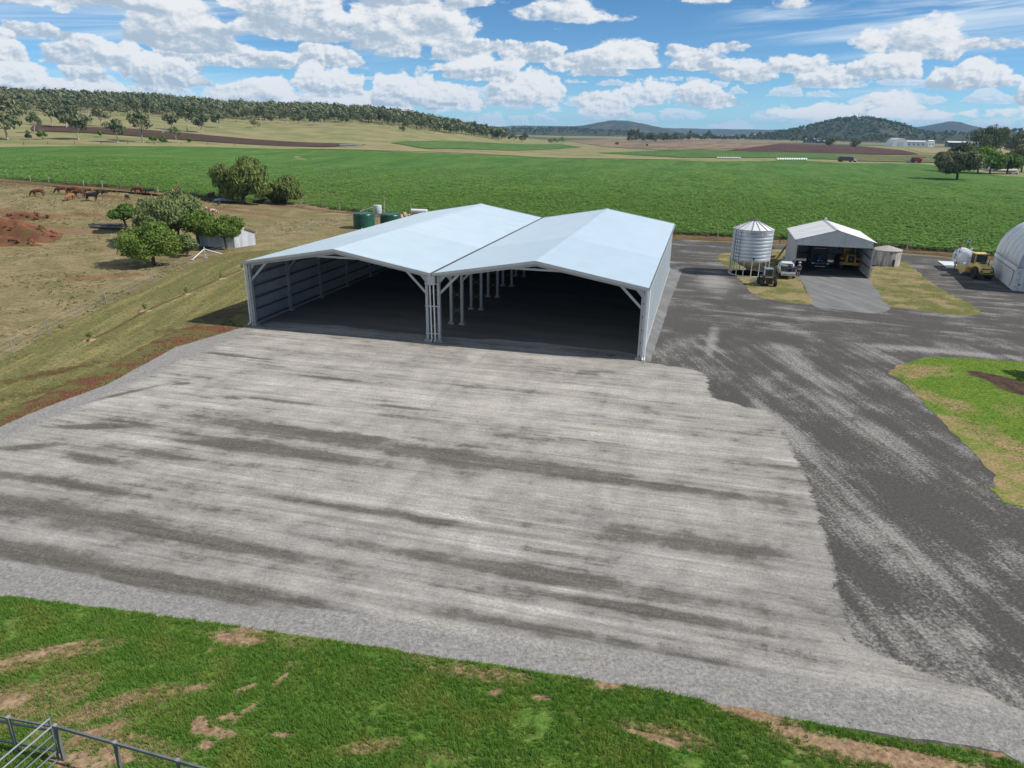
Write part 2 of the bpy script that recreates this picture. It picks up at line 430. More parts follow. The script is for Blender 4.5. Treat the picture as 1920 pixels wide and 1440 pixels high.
def apron_colour(t, p):
    """pale crushed rock, dragged in long streaks by the grader, damp and dark in places"""
    q = t.rot(p, -YAW, (1, 1, 1))
    s1 = t.noise(t.v('MULTIPLY', q, (0.045, 0.42, 1)), 1.0, 6, 0.62, dist=0.3)
    s2 = t.noise(t.v('MULTIPLY', q, (0.09, 2.1, 1)), 1.0, 4, 0.6)
    s4 = t.noise(t.v('MULTIPLY', q, (0.22, 1.15, 1)), 1.0, 6, 0.72)
    pat = t.noise(p, 0.10, 4, 0.6)
    grain = t.noise(p, 7.0, 7, 0.82)
    speck = t.noise(p, 24.0, 2, 0.75)
    cob = t.noise(p, 2.3, 5, 0.8)
    wob = add(t, nz(t, s2, 1.2), nz(t, s1, 1.6))
    st = sum_blobs(t, p, APRON_STAINS, wob, 0.9)
    mod = t.ss(t.noise(p, 0.065, 3, 0.55), 0.36, 0.62, 0.55, 1.05)
    iso = t.noise(p, 0.55, 6, 0.72)
    V = add(t, t.m('MULTIPLY', mod, add(t, nz(t, s1, 1.1), nz(t, s4, 0.95), nz(t, s2, 0.9))), nz(t, pat, 0.8), nz(t, iso, 0.8), t.m('MULTIPLY', st, 0.46), nz(t, grain, 1.15), nz(t, cob, 0.85))
    ew = add(t, nz(t, pat, 3.0), nz(t, s4, 2.0), nz(t, grain, 1.2))
    calm = None                         # graded smooth along the lawn and along the verge
    for (x0, y0), (x1, y1), wd in (((-19.42, 22.68), (14.54, 16.03), 1.5), ((-24.55, 60.86), (-30.35, 38.66), 1.6)):
        L_ = math.hypot(x1 - x0, y1 - y0); nx_, ny_ = -(y1 - y0) / L_, (x1 - x0) / L_
        dd = t.m('ADD', t.v('DOT_PRODUCT', t.v('SUBTRACT', p, (x0, y0, 0)), (nx_, ny_, 0)), ew)
        k_ = t.ss(dd, wd - 0.35, wd + 0.55)
        calm = k_ if calm is None else t.m('MULTIPLY', calm, k_)
    V = t.m('MULTIPLY', V, t.fmix(calm, 0.22, 1.0))
    dk = t.ss(V, 0.07, 0.33)
    lt = t.ss(V, 0.02, -0.24)
    tracks = t.noise(t.v('MULTIPLY', q, (0.8, 0.05, 1)), 1.0, 4, 0.6)
    sy = t.n('ShaderNodeSeparateXYZ', Vector=p)
    near = t.ss(sy.outputs[1], 46.0, 22.0)
    base = t.mix(t.ss(s2, 0.36, 0.64), (0.31, 0.290, 0.262), (0.405, 0.380, 0.342))
    base = t.mix(t.m('MULTIPLY', near, 0.5), base, (0.265, 0.255, 0.242))
    base = t.mix(t.m('MULTIPLY', t.m('SUBTRACT', 1.0, calm), 0.85), base, (0.262, 0.254, 0.242))
    lt = t.m('MULTIPLY', lt, t.fmix(calm, 0.25, 1.0))
    c = t.mix(t.m('MULTIPLY', lt, 0.8), base, (0.53, 0.495, 0.44))
    c = t.mix(t.m('MULTIPLY', t.ss(tracks, 0.54, 0.7), 0.25), c, (0.20, 0.19, 0.178))
    c = t.mix(t.m('MULTIPLY', dk, 0.86), c, t.mix(t.ss(s4, 0.45, 0.65), (0.108, 0.096, 0.080), (0.076, 0.069, 0.059)))
    fines = t.ss(t.noise(t.v('MULTIPLY', q, (0.15, 0.8, 1)), 1.0, 5, 0.68), 0.58, 0.74)
    c = t.mix(t.m('MULTIPLY', fines, 0.30), c, (0.30, 0.235, 0.165))
    s3 = t.noise(t.v('MULTIPLY', q, (0.08, 2.9, 1)), 1.0, 5, 0.72, dist=0.4)
    k3 = t.fmix(calm, 0.25, 1.0)
    c = t.mix(t.m('MULTIPLY', k3, t.ss(s3, 0.50, 0.36)), c, t.mix(1.0, c, (0.80, 0.797, 0.785), 'MULTIPLY'))
    c = t.mix(t.m('MULTIPLY', k3, t.ss(s3, 0.50, 0.64)), c, t.mix(1.0, c, (1.13, 1.127, 1.12), 'MULTIPLY'))
    c = t.mix(t.ss(cob, 0.36, 0.66), t.mix(1.0, c, (0.84, 0.84, 0.84), 'MULTIPLY'), t.mix(1.0, c, (1.14, 1.14, 1.14), 'MULTIPLY'))
    c = t.mix(t.ss(grain, 0.34, 0.68), t.mix(1.0, c, (0.58, 0.58, 0.58), 'MULTIPLY'), t.mix(1.0, c, (1.36, 1.36, 1.36), 'MULTIPLY'))
    c = t.mix(t.m('MULTIPLY', t.ss(speck, 0.57, 0.72), 0.45), c, (0.46, 0.44, 0.40))
    c = t.mix(t.m('MULTIPLY', t.ss(speck, 0.43, 0.30), 0.55), c, (0.06, 0.056, 0.052))
    return c, t.m('ADD', grain, speck)


def yard_colour(t, p):
    """darker crushed rock of the roads, dusty in blotches and wheel lines"""
    sy = t.n('ShaderNodeSeparateXYZ', Vector=p)
    far = t.ss(sy.outputs[1], 54.0, 66.0)
    a1 = t.noise(t.rot(p, R(86), (0.12, 0.42, 1)), 1.0, 6, 0.66, dist=0.4)
    a2 = t.noise(t.rot(p, -YAW, (0.07, 0.42, 1)), 1.0, 6, 0.66, dist=0.3)
    b1 = t.noise(t.rot(p, R(84), (0.07, 1.5, 1)), 1.0, 4, 0.6, dist=0.2)
    b2 = t.noise(t.rot(p, -YAW + 0.25, (0.06, 1.3, 1)), 1.0, 4, 0.6, dist=0.2)
    s1 = t.fmix(far, a1, a2); sb = t.fmix(far, b1, b2)
    pat = t.noise(p, 0.22, 6, 0.66)
    grain = t.noise(p, 6.5, 7, 0.82)
    speck = t.noise(p, 24.0, 2, 0.75)
    pale = sum_blobs(t, p, ROAD_PALE, add(t, nz(t, s1, 1.6), nz(t, pat, 2.0)), 0.85)
    V = add(t, nz(t, s1, 0.85), nz(t, pat, 1.0), nz(t, sb, 0.6), nz(t, grain, 1.05), t.m('MULTIPLY', pale, 0.26))
    lt = t.ss(V, -0.02, 0.28)
    c = t.mix(lt, (0.078, 0.072, 0.065), (0.235, 0.225, 0.208))
    c = t.mix(t.m('MULTIPLY', t.ss(V, 0.2, 0.42), 0.7), c, (0.31, 0.295, 0.27))
    fines = t.ss(t.noise(t.rot(p, R(84), (0.12, 0.7, 1)), 1.0, 5, 0.68), 0.59, 0.74)
    c = t.mix(t.m('MULTIPLY', fines, 0.40), c, (0.20, 0.16, 0.115))
    c = t.mix(t.ss(grain, 0.34, 0.68), t.mix(1.0, c, (0.62, 0.62, 0.62), 'MULTIPLY'), t.mix(1.0, c, (1.34, 1.34, 1.34), 'MULTIPLY'))
    c = t.mix(t.m('MULTIPLY', t.ss(speck, 0.59, 0.74), 0.4), c, (0.34, 0.33, 0.32))
    return c, t.m('ADD', grain, speck)


m, t = new_mat('apron_gravel')
c, h = apron_colour(t, flat(t))
finish(t, c, 0.92, 0, h, 0.6, 0.03, 0.2)
m, t = new_mat('yard_gravel')
c, h = yard_colour(t, flat(t))
finish(t, c, 0.9, 0, h, 0.6, 0.03, 0.2)
m, t = new_mat('mixed_gravel')          # where the pale pad runs out into the dark road
p = flat(t)
c1, h = apron_colour(t, p)
c2, _h = yard_colour(t, p)
ed = t.n('ShaderNodeAttribute', dict(attribute_name='across')).outputs['Fac']
f = add(t, ed, nz(t, t.noise(p, 0.8, 6, 0.7), 1.7), nz(t, t.noise(p, 7.0, 5, 0.8), 1.1))
finish(t, t.mix(t.ss(f, 0.38, 0.62), c1, c2), 0.92, 0, h, 0.6, 0.03, 0.2)


def grass_ground(name, green, green2, dry, bare, gscale, dry_lo, dry_hi, blobs=None, blobcol=None, streak=None, wobamp=1.0, dirt2=None, bsoft=0.35, dryblobs=None):
    m, t = new_mat(name)
    p = flat(t)
    q = p if streak is None else t.rot(p, -streak[0], (streak[1], streak[2], 1))
    n1 = t.noise(q, gscale, 6, 0.6)
    n2 = t.noise(p, gscale * 3.7, 6, 0.66)
    n3 = t.noise(p, 6.0, 5, 0.75)
    n4 = t.noise(p, 0.05, 3, 0.5)
    c = t.mix(t.ss(n2, 0.35, 0.65), green, green2)
    dryv = t.m('ADD', t.m('ADD', t.m('MULTIPLY', n1, 0.65), t.m('MULTIPLY', n2, 0.2)), t.m('MULTIPLY', n4, 0.2))
    c = t.mix(t.ss(dryv, dry_lo, dry_hi), c, dry)
    c = t.mix(t.m('MULTIPLY', t.ss(t.noise(p, gscale * 1.7, 6, 0.7), 0.60, 0.74), 0.7), c, bare)
    if dryblobs:
        dm = t.ss(add(t, sum_blobs(t, p, dryblobs, wobble(t, p, 0.35, 1.6, 5, 0.65), 0.8), nz(t, n2, 1.6)), 0.3, 0.95)
        c = t.mix(dm, c, t.mix(t.ss(n2, 0.42, 0.62), dry, bare))
    if blobs:
        wb = t.m('ADD', wobble(t, p, 1.1, 2.4 * wobamp, 6, 0.68), wobble(t, p, 5.0, 1.6 * wobamp, 5, 0.75))
        bl = sum_blobs(t, p, blobs, wb, bsoft)
        bc = blobcol if dirt2 is None else t.mix(t.ss(t.noise(p, 1.6, 5, 0.7), 0.4, 0.62), blobcol, dirt2)
        c = t.mix(bl, c, bc)
    c = t.mix(t.ss(n3, 0.36, 0.66), t.mix(1.0, c, (0.66, 0.66, 0.66), 'MULTIPLY'), t.mix(1.0, c, (1.28, 1.28, 1.28), 'MULTIPLY'))
    finish(t, c, 0.95, 0, n3, 0.5, 0.05, 0.15)
    return m


grass_ground('lawn', (0.072, 0.155, 0.022), (0.125, 0.195, 0.036), (0.22, 0.19, 0.075), (0.27, 0.185, 0.10), 0.30, 0.54, 0.70, LAWN_BARE, (0.33, 0.23, 0.14), dirt2=(0.24, 0.15, 0.09), dryblobs=LAWN_DRY)
FENCE_DIR = math.atan2((-41.25, 103.04)[1] - (-39.92, 58.83)[1], (-41.25, 103.04)[0] - (-39.92, 58.83)[0])
grass_ground('verge', (0.128, 0.130, 0.042), (0.18, 0.162, 0.062), (0.27, 0.230, 0.095), (0.15, 0.105, 0.055), 0.7, 0.48, 0.66, VERGE_DIRT, (0.115, 0.043, 0.023), (FENCE_DIR, 0.12, 1.2), 1.6, (0.09, 0.105, 0.03))
grass_ground('red_strip', (0.115, 0.048, 0.026), (0.150, 0.066, 0.037), (0.125, 0.128, 0.042), (0.20, 0.125, 0.078), 0.5, 0.47, 0.58)
grass_ground('island', (0.115, 0.135, 0.032), (0.17, 0.155, 0.055), (0.29, 0.225, 0.115), (0.30, 0.205, 0.12), 0.33, 0.46, 0.60)
SIDE_DRY = [((30.79, 51.59), 3.4, 1.6, R(20)), ((28.65, 46.51), 3.5, 1.3, R(-58)), ((27.73, 40.80), 5.0, 1.4, R(-58)), ((26.68, 36.20), 4.5, 1.7, R(-60)), ((25.98, 33.30), 3.5, 1.8, R(-60)), ((28.50, 35.58), 3.0, 1.5, R(-50))]
MULCH = [((36.32, 49.74), 2.6, 1.15, R(-60)), ((36.88, 47.38), 3.0, 1.4, R(-55))]
grass_ground('side_lawn', (0.100, 0.185, 0.018), (0.14, 0.205, 0.024), (0.22, 0.205, 0.065), (0.31, 0.22, 0.115), 0.22, 0.55, 0.72, MULCH, (0.050, 0.029, 0.021), None, 0.5, (0.095, 0.060, 0.040), 0.12, SIDE_DRY)

# open land: paddock close by, pasture farther off, patchwork in the distance
m, t = new_mat('pasture')
p = flat(t)
dist = t.v('LENGTH', p)
n1 = t.noise(p, 0.045, 5, 0.6)
n2 = t.noise(p, 0.28, 6, 0.68)
n3 = t.noise(p, 2.2, 6, 0.76)
near = t.mix(t.ss(n2, 0.38, 0.64), (0.175, 0.150, 0.068), (0.275, 0.215, 0.115))
near = t.mix(t.m('MULTIPLY', t.ss(n1, 0.50, 0.64), 0.7), near, (0.150, 0.138, 0.055))
near = t.mix(t.m('MULTIPLY', t.ss(t.noise(p, 0.16, 6, 0.7), 0.55, 0.70), 0.75), near, (0.185, 0.115, 0.068))
wb = t.m('ADD', wobble(t, p, 0.25, 1.8, 6, 0.68), wobble(t, p, 1.6, 0.7))
near = t.mix(t.m('MULTIPLY', sum_blobs(t, p, PADDOCK_RED, wb, 0.5), 0.85), near, t.mix(t.ss(n2, 0.4, 0.6), (0.165, 0.078, 0.043), (0.22, 0.125, 0.075)))
mid = t.mix(t.ss(n1, 0.40, 0.62), (0.185, 0.195, 0.075), (0.285, 0.255, 0.120))
mid = t.mix(t.m('MULTIPLY', t.ss(t.noise(t.rot(p, R(12), (0.004, 0.03, 1)), 1.0, 5, 0.6), 0.50, 0.66), 0.7), mid, (0.30, 0.235, 0.135))
vor = t.n('ShaderNodeTexVoronoi', dict(voronoi_dimensions='2D'), Vector=t.rot(p, R(20), (0.0011, 0.0022, 1)), Scale=1.0)
vr = t.n('ShaderNodeSeparateColor', Color=vor.outputs['Color']).outputs[0]
rp = t.n('ShaderNodeValToRGB', Fac=vr)
rp.color_ramp.interpolation = 'CONSTANT'
for i, (q, cc) in enumerate(((0.0, (0.20, 0.20, 0.09)), (0.25, (0.125, 0.095, 0.062)), (0.42, (0.24, 0.20, 0.12)), (0.6, (0.085, 0.115, 0.04)), (0.78, (0.165, 0.15, 0.082)))):
    e = rp.color_ramp.elements[i] if i < 2 else rp.color_ramp.elements.new(q)
    e.position = q; e.color = cc + (1,)
c = t.mix(t.ss(dist, 190, 300), near, mid)
c = t.mix(t.ss(dist, 1250, 1500), c, rp.outputs[0])
c = t.mix(t.ss(n3, 0.36, 0.66), t.mix(1.0, c, (0.70, 0.70, 0.68), 'MULTIPLY'), t.mix(1.0, c, (1.25, 1.25, 1.22), 'MULTIPLY'))
finish(t, c, 0.95, 0, n3, 0.6, 0.08, 0.15)


def field_mat(name, c1, c2, c3, ang, row, rowamp=0.25, sc=0.03):
    """field with sowing rows, broad patches and a fine grain"""
    m, t = new_mat(name)
    p = flat(t)
    r = t.noise(t.rot(p, -ang, (0.004, row, 1)), 1.0, 3, 0.5)
    n1 = t.noise(t.rot(p, -ang, (sc * 0.35, sc, 1)), 1.0, 5, 0.6)
    n2 = t.noise(p, 1.3, 6, 0.75)
    c = t.mix(t.ss(n1, 0.38, 0.62), c1, c2)
    c = t.mix(t.m('MULTIPLY', t.ss(r, 0.45, 0.62), rowamp), c, c3)
    n5 = t.noise(t.rot(p, -ang, (0.05, 0.35, 1)), 1.0, 5, 0.7)
    c = t.mix(t.ss(n5, 0.40, 0.62), t.mix(1.0, c, (0.82, 0.84, 0.80), 'MULTIPLY'), t.mix(1.0, c, (1.15, 1.12, 1.12), 'MULTIPLY'))
    c = t.mix(t.ss(n2, 0.36, 0.66), t.mix(1.0, c, (0.70, 0.70, 0.70), 'MULTIPLY'), t.mix(1.0, c, (1.25, 1.25, 1.25), 'MULTIPLY'))
    finish(t, c, 0.95, 0, n2, 0.8, 0.25, 0.15)
    return m


field_mat('crop_green', (0.058, 0.138, 0.021), (0.086, 0.178, 0.029), (0.112, 0.190, 0.038), R(76), 0.10, 0.45, 0.06)
field_mat('crop_far', (0.060, 0.140, 0.026), (0.088, 0.165, 0.036), (0.12, 0.15, 0.05), R(76), 0.1, 0.4)
field_mat('ploughed_dark', (0.075, 0.043, 0.030), (0.095, 0.055, 0.038), (0.060, 0.034, 0.025), R(-5), 0.12, 0.5)
field_mat('ploughed_red', (0.082, 0.040, 0.028), (0.105, 0.052, 0.034), (0.065, 0.032, 0.024), R(80), 0.10, 0.6)
field_mat('stubble_strips', (0.23, 0.165, 0.105), (0.27, 0.195, 0.125), (0.17, 0.125, 0.085), R(72), 0.035, 0.9)
field_mat('olive_field', (0.13, 0.135, 0.052), (0.165, 0.155, 0.065), (0.11, 0.12, 0.045), R(78), 0.05, 0.4)
field_mat('dry_strip', (0.27, 0.225, 0.115), (0.33, 0.28, 0.15), (0.22, 0.17, 0.09), R(-5), 0.1, 0.3)
field_mat('field_margin', (0.145, 0.085, 0.045), (0.215, 0.165, 0.075), (0.10, 0.052, 0.03), R(-14), 0.8, 0.6, 0.4)

# ---------------------------------------------------------------- ground sheet
def axis_lines(lo, hi, step, lim, grow):
    out = list(np.arange(lo, hi + 1e-6, step))
    st = step; v = hi
    while v < lim: st *= grow; v += st; out.append(v)
    st = step; v = lo
    while v > -lim: st *= grow; v -= st; out.insert(0, v)
    return [float(a) for a in out]


GX = axis_lines(-260, 260, 20, 12000, 1.13)
GY = [y for y in axis_lines(60, 460, 20, 12000, 1.13) if y > -900]
nx, ny = len(GX), len(GY)
V = np.array([(x, y, T(x, y)) for y in GY for x in GX])
idx = np.arange(nx * ny).reshape(ny, nx)
F = np.stack([idx[:-1, :-1], idx[:-1, 1:], idx[1:, 1:], idx[1:, :-1]], -1).reshape(-1, 4)
tag(link_mesh('ground', mesh_np('ground', V, F, True), MATS['pasture']), kind='structure')


def fray(pts, seg, amp, seed=0):
    """polygon with its edges broken up so that no border is a ruled line"""
    out = []
    n = len(pts)
    for i in range(n):
        a, b = pts[i], pts[(i + 1) % n]
        L = math.hypot(b[0] - a[0], b[1] - a[1])
        k = max(1, min(400, int(L / seg)))
        for j in range(k):
            f = j / k
            x, y = a[0] + (b[0] - a[0]) * f, a[1] + (b[1] - a[1]) * f
            if amp > 0:
                q = (x * 0.45 / seg, y * 0.45 / seg, seed * 3.3)
                x += amp * 2.0 * mnoise.noise(q); y += amp * 2.0 * mnoise.noise((q[0] + 40, q[1] - 17, q[2]))
            out.append((x, y))
    return out


def smooth_poly(pts, k=6):
    out = []; n = len(pts)
    for i in range(n):
        p0, p1, p2, p3 = (Vector(pts[(i + j) % n]) for j in (-1, 0, 1, 2))
        for j in range(k):
            t_ = j / k
            q = 0.5 * ((2 * p1) + (p2 - p0) * t_ + (2 * p0 - 5 * p1 + 4 * p2 - p3) * t_ ** 2 + (3 * p1 - p0 - 3 * p2 + p3) * t_ ** 3)
            out.append((q.x, q.y))
    return out


def sheet(name, pts, mat, dz, seg=1.0, amp=0.0, cut=False, seed=1, kind='structure'):
    pts = fray(pts, seg, amp, seed)
    bm = bmesh.new()
    k_ = len(pts)
    vv, _e, ff, *_r = mgeo.delaunay_2d_cdt([Vector(p_) for p_ in pts], [(i, (i + 1) % k_) for i in range(k_)], [], 1, 1e-5)
    bv = [bm.verts.new((q.x, q.y, 0)) for q in vv]
    for q in ff: bm.faces.new([bv[i] for i in q])
    if cut:
        xs = [p[0] for p in pts]; ys = [p[1] for p in pts]
        for g, nrm in ((GX, (1, 0, 0)), (GY, (0, 1, 0))):
            lo, hi = (min(xs), max(xs)) if nrm[0] else (min(ys), max(ys))
            for a in g:
                if lo < a < hi:
                    bmesh.ops.bisect_plane(bm, geom=bm.verts[:] + bm.edges[:] + bm.faces[:], dist=1e-4, plane_co=(a * nrm[0], a * nrm[1], 0), plane_no=nrm)
        for v_ in bm.verts: v_.co.z = T(v_.co.x, v_.co.y)
    for v_ in bm.verts: v_.co.z += dz
    bmesh.ops.recalc_face_normals(bm, faces=bm.faces)
    if sum(f_.normal.z for f_ in bm.faces) < 0: bmesh.ops.reverse_faces(bm, faces=bm.faces[:])
    me = bpy.data.meshes.new(name); bm.to_mesh(me); bm.free()
    return tag(link_mesh(name, me, MATS[mat]), kind=kind)


CROP_NEAR = [(-135.68, 182.58), (-123.83, 176.87), (-110.93, 168.19), (-92.37, 157.10), (-79.84, 155.39), (-69.17, 158.65), (-59.77, 165.07), (-48.62, 165.92), (-38.25, 159.02), (-24.68, 149.40), (3.61, 136.09), (28.34, 126.97), (46.88, 122.29), (61.90, 114.37), (72.43, 108.11), (79.66, 103.60)]
CROP_FAR = [(240.82, 322.98), (225.44, 342.40), (255.75, 443.45), (259.49, 480.30), (211.48, 472.86), (194.63, 509.04), (121.93, 467.26), (107.79, 478.97), (48.29, 503.03), (-2.10, 491.55), (-53.42, 449.93), (-84.00, 441.71), (-127.34, 438.94), (-164.96, 407.96), (-191.67, 369.54), (-229.40, 332.01), (-237.03, 322.86)]
CROP = CROP_NEAR + CROP_FAR
sheet('crop_field', CROP, 'crop_green', 0.10, 6, 0.5, True)
sheet('field_margin', [(-125.65, 168.77), (-115.98, 165.38), (-88.98, 151.13), (-77.78, 151.21), (-67.28, 154.14), (-57.89, 159.73), (-47.03, 160.33), (-37.05, 153.84), (-23.80, 143.92), (3.52, 132.24), (27.21, 121.65), (45.07, 117.33), (59.65, 109.99), (69.93, 104.16), (76.71, 99.52), (83.60, 109.04), (76.16, 114.02), (64.95, 120.34), (49.09, 128.38), (29.72, 133.52), (3.76, 142.72), (-25.79, 156.33), (-39.81, 165.68), (-50.68, 173.18), (-62.33, 172.37), (-71.86, 165.04), (-82.94, 161.65), (-97.28, 165.68), (-130.13, 186.07), (-142.81, 192.39)], 'field_margin', 0.05, 3, 0.0, True)
sheet('far_green_field', [(-86.09, 511.67), (-31.97, 677.48), (60.42, 1014.31), (73.83, 837.02), (-2.51, 575.10), (-57.84, 487.71)], 'crop_far', 0.3, 8, 1.0, True)
sheet('far_green_field', [(68.03, 618.66), (180.02, 779.72), (309.91, 784.88), (333.36, 635.93), (302.55, 546.41), (238.27, 533.63), (179.53, 552.85), (119.08, 529.90)], 'crop_far', 0.3, 8, 1.0, True)
sheet('ploughed_field', [(-301.81, 470.03), (-248.20, 488.67), (-167.53, 484.05), (-95.05, 482.69), (-112.95, 457.17), (-205.46, 433.22), (-247.19, 436.91), (-278.30, 432.45)], 'ploughed_dark', 0.35, 8, 1.0, True)
sheet('dry_field_strip', [(-129.37, 446.12), (-79.71, 453.43), (-2.22, 516.74), (118.26, 509.75), (113.67, 489.71), (-2.10, 491.55), (-78.37, 445.61), (-127.34, 438.94)], 'dry_strip', 0.25, 8, 0.6, True)
sheet('stubble_field', [(90.36, 1358.27), (359.25, 2168.38), (471.53, 1827.17), (532.94, 1495.70), (270.61, 875.72), (144.67, 740.68), (102.98, 882.77)], 'stubble_strips', 0.35, 8, 1.0, True)
sheet('red_ploughed_field', [(212.26, 755.74), (469.09, 1331.68), (567.78, 1260.45), (468.51, 908.89), (396.21, 734.84), (360.54, 688.33), (300.29, 708.65), (236.41, 730.20)], 'ploughed_red', 0.45, 8, 1.0, True)
sheet('olive_field', [(272.79, 665.77), (336.08, 650.13), (386.36, 714.50), (408.44, 639.73), (312.43, 505.00), (269.76, 499.57), (232.94, 513.20)], 'olive_field', 0.35, 8, 1.0, True)
sheet('pale_field', [(535.19, 1024.93), (772.29, 1229.24), (748.22, 1026.99), (548.50, 751.15), (454.40, 712.46), (426.53, 783.22)], 'dry_strip', 0.3, 8, 1.0, True)
sheet('dark_far_field', [(1556.06, 3033.96), (2297.61, 3628.71), (2398.10, 3305.77), (1348.47, 1856.05), (1088.23, 1734.77), (962.94, 1849.36)], 'ploughed_dark', 0.5, 20, 2.0, True)

VERGE = [(-39.17, 48.19), (-39.21, 52.84), (-39.71, 58.50), (-40.15, 63.77), (-40.62, 69.28), (-40.61, 74.17), (-40.95, 79.72), (-41.71, 86.07), (-41.57, 90.40), (-40.92, 102.17), (-39.10, 114.69), (-35.61, 122.38), (-31.71, 132.22), (-18.0, 112.0), (-13.5, 101.5), (-23.9, 62.0), (-24.62, 60.68), (-27.33, 55.14), (-27.96, 45.93), (-29.65, 41.32), (-30.24, 38.50), (-30.63, 36.44)]
sheet('mown_verge', VERGE, 'verge', 0.008, 0.8, 0.12)
YARD = [(-23.9, 62.0), (-13.5, 101.9), (3.46, 130.03), (27.08, 121.01), (44.64, 116.14), (59.12, 108.95), (68.52, 103.15), (75.16, 97.38), (95, 75), (60, 40), (36, 20), (20, 10), (5, 12), (-5, 30)]
sheet('yard_road', YARD, 'yard_gravel', 0.014, 1.0, 0.10)
APRON = [(-30.80, 35.86), (-30.35, 38.66), (-29.76, 41.50), (-28.08, 46.15), (-27.39, 55.29), (-24.55, 60.86), (-23.4, 62.4), (-22.0, 67.6), (11.2, 59.0), (10.2, 53.7), (14.60, 50.51), (13.49, 45.70), (16.90, 42.61), (16.20, 38.01), (15.32, 32.98), (14.50, 28.74), (13.11, 24.03), (11.98, 20.86), (13.49, 19.42), (15.64, 18.26), (16.39, 17.72), (16.16, 15.89), (14.96, 15.50), (14.55, 16.05), (9.00, 17.11), (4.29, 18.35), (-0.95, 19.37), (-9.06, 20.96), (-14.10, 21.84), (-19.42, 22.68), (-21.26, 22.97)]
sheet('gravel_apron', APRON, 'apron_gravel', 0.020, 0.35, 0.045)
def edge_strip(name, pts, half, dz, mat):
    for _ in range(2):   # round the corners off
        q_ = [pts[0]]
        for a_, b_ in zip(pts, pts[1:]): q_ += [tuple(Vector(a_).lerp(Vector(b_), 0.25)), tuple(Vector(a_).lerp(Vector(b_), 0.75))]
        pts = q_ + [pts[-1]]
    vs, fs, at = [], [], []
    for i, q in enumerate(pts):
        a_, b_ = Vector(pts[max(0, i - 1)]), Vector(pts[min(len(pts) - 1, i + 1)])
        d = (b_ - a_).normalized(); nrm = Vector((-d.y, d.x))
        wv = half * (0.9 + 0.3 * mnoise.noise((i * 0.21, 1.0, 2.0)))
        for k in range(5):
            f_ = k / 4; r_ = Vector(q) + nrm * (wv * (f_ * 2 - 1)); vs.append((r_.x, r_.y, dz)); at.append(1.0 - f_)
    for i in range(len(pts) - 1):
        for k in range(4): b0 = i * 5 + k; fs.append((b0, b0 + 1, b0 + 6, b0 + 5))
    me = mesh_np(name, vs, fs)
    if me.polygons[0].normal.z < 0: me.flip_normals()
    att = me.attributes.new('across', 'FLOAT', 'POINT'); att.data.foreach_set('value', at)
    return tag(link_mesh(name, me, MATS[mat]), kind='structure')


edge_strip('gravel_edge', [(10.25, 53.19), (13.77, 51.23), (14.59, 50.64), (14.43, 49.53), (13.73, 46.34), (13.63, 45.39), (14.08, 44.90), (16.62, 42.78), (16.88, 42.24), (16.20, 38.01), (15.32, 32.98), (14.50, 28.74), (13.11, 24.03), (12.19, 20.98), (13.52, 19.50), (15.64, 18.26), (16.75, 17.40)][::-1], 0.5, 0.024, 'mixed_gravel')
RED_STRIP = [(-32.83, 39.47), (-31.98, 41.06), (-31.12, 43.93), (-30.45, 49.79), (-30.05, 58.16), (-28.36, 63.44), (-25.92, 64.17), (-24.38, 61.96), (-24.48, 60.68), (-27.33, 55.14), (-27.96, 45.93), (-29.65, 41.32), (-30.24, 38.50), (-30.63, 36.44)]
sheet('red_soil_strip', RED_STRIP, 'red_strip', 0.016, 0.5, 0.16, seed=9)
LAWN = [(-21.51, 23.03), (-19.44, 22.71), (-14.12, 21.87), (-9.07, 20.99), (-0.95, 19.39), (4.29, 18.40), (6.56, 17.80), (9.01, 17.13), (11.89, 16.35), (14.53, 16.01), (15.17, 15.15), (14, 8), (-26, 8), (-26, 20)]
sheet('front_lawn', LAWN, 'lawn', 0.026, 0.35, 0.07)
ISLAND_A = [(30.58, 106.04), (35.35, 108.40), (42.44, 110.54), (35.9, 91.1), (35.59, 87.57), (33.48, 80.04), (31.67, 73.87), (27.79, 76.15), (26.96, 79.05), (27.68, 85.06), (28.49, 93.85), (29.11, 100.86)]
ISLAND_B = [(44.72, 88.76), (51.42, 100.06), (55.79, 102.13), (54.40, 96.60), (52.36, 89.78), (50.31, 82.00), (48.48, 71.79), (44.99, 69.80), (41.48, 72.31), (39.70, 73.87), (42.03, 80.59)]
sheet('silo_island', smooth_poly(ISLAND_A), 'island', 0.022, 0.35, 0.16, seed=4)
sheet('shed_island', smooth_poly(ISLAND_B), 'island', 0.022, 0.35, 0.16, seed=5)
SIDE = [(28.76, 51.38), (31.36, 53.87), (34.11, 55.40), (37.64, 55.14), (40.98, 54.31), (43.49, 53.06), (50, 38), (36, 28), (25.03, 30.66), (25.77, 34.21), (26.50, 37.91), (27.64, 43.66), (28.61, 49.18)]
sheet('side_lawn', smooth_poly(SIDE), 'side_lawn', 0.024, 0.3, 0.14, seed=6)

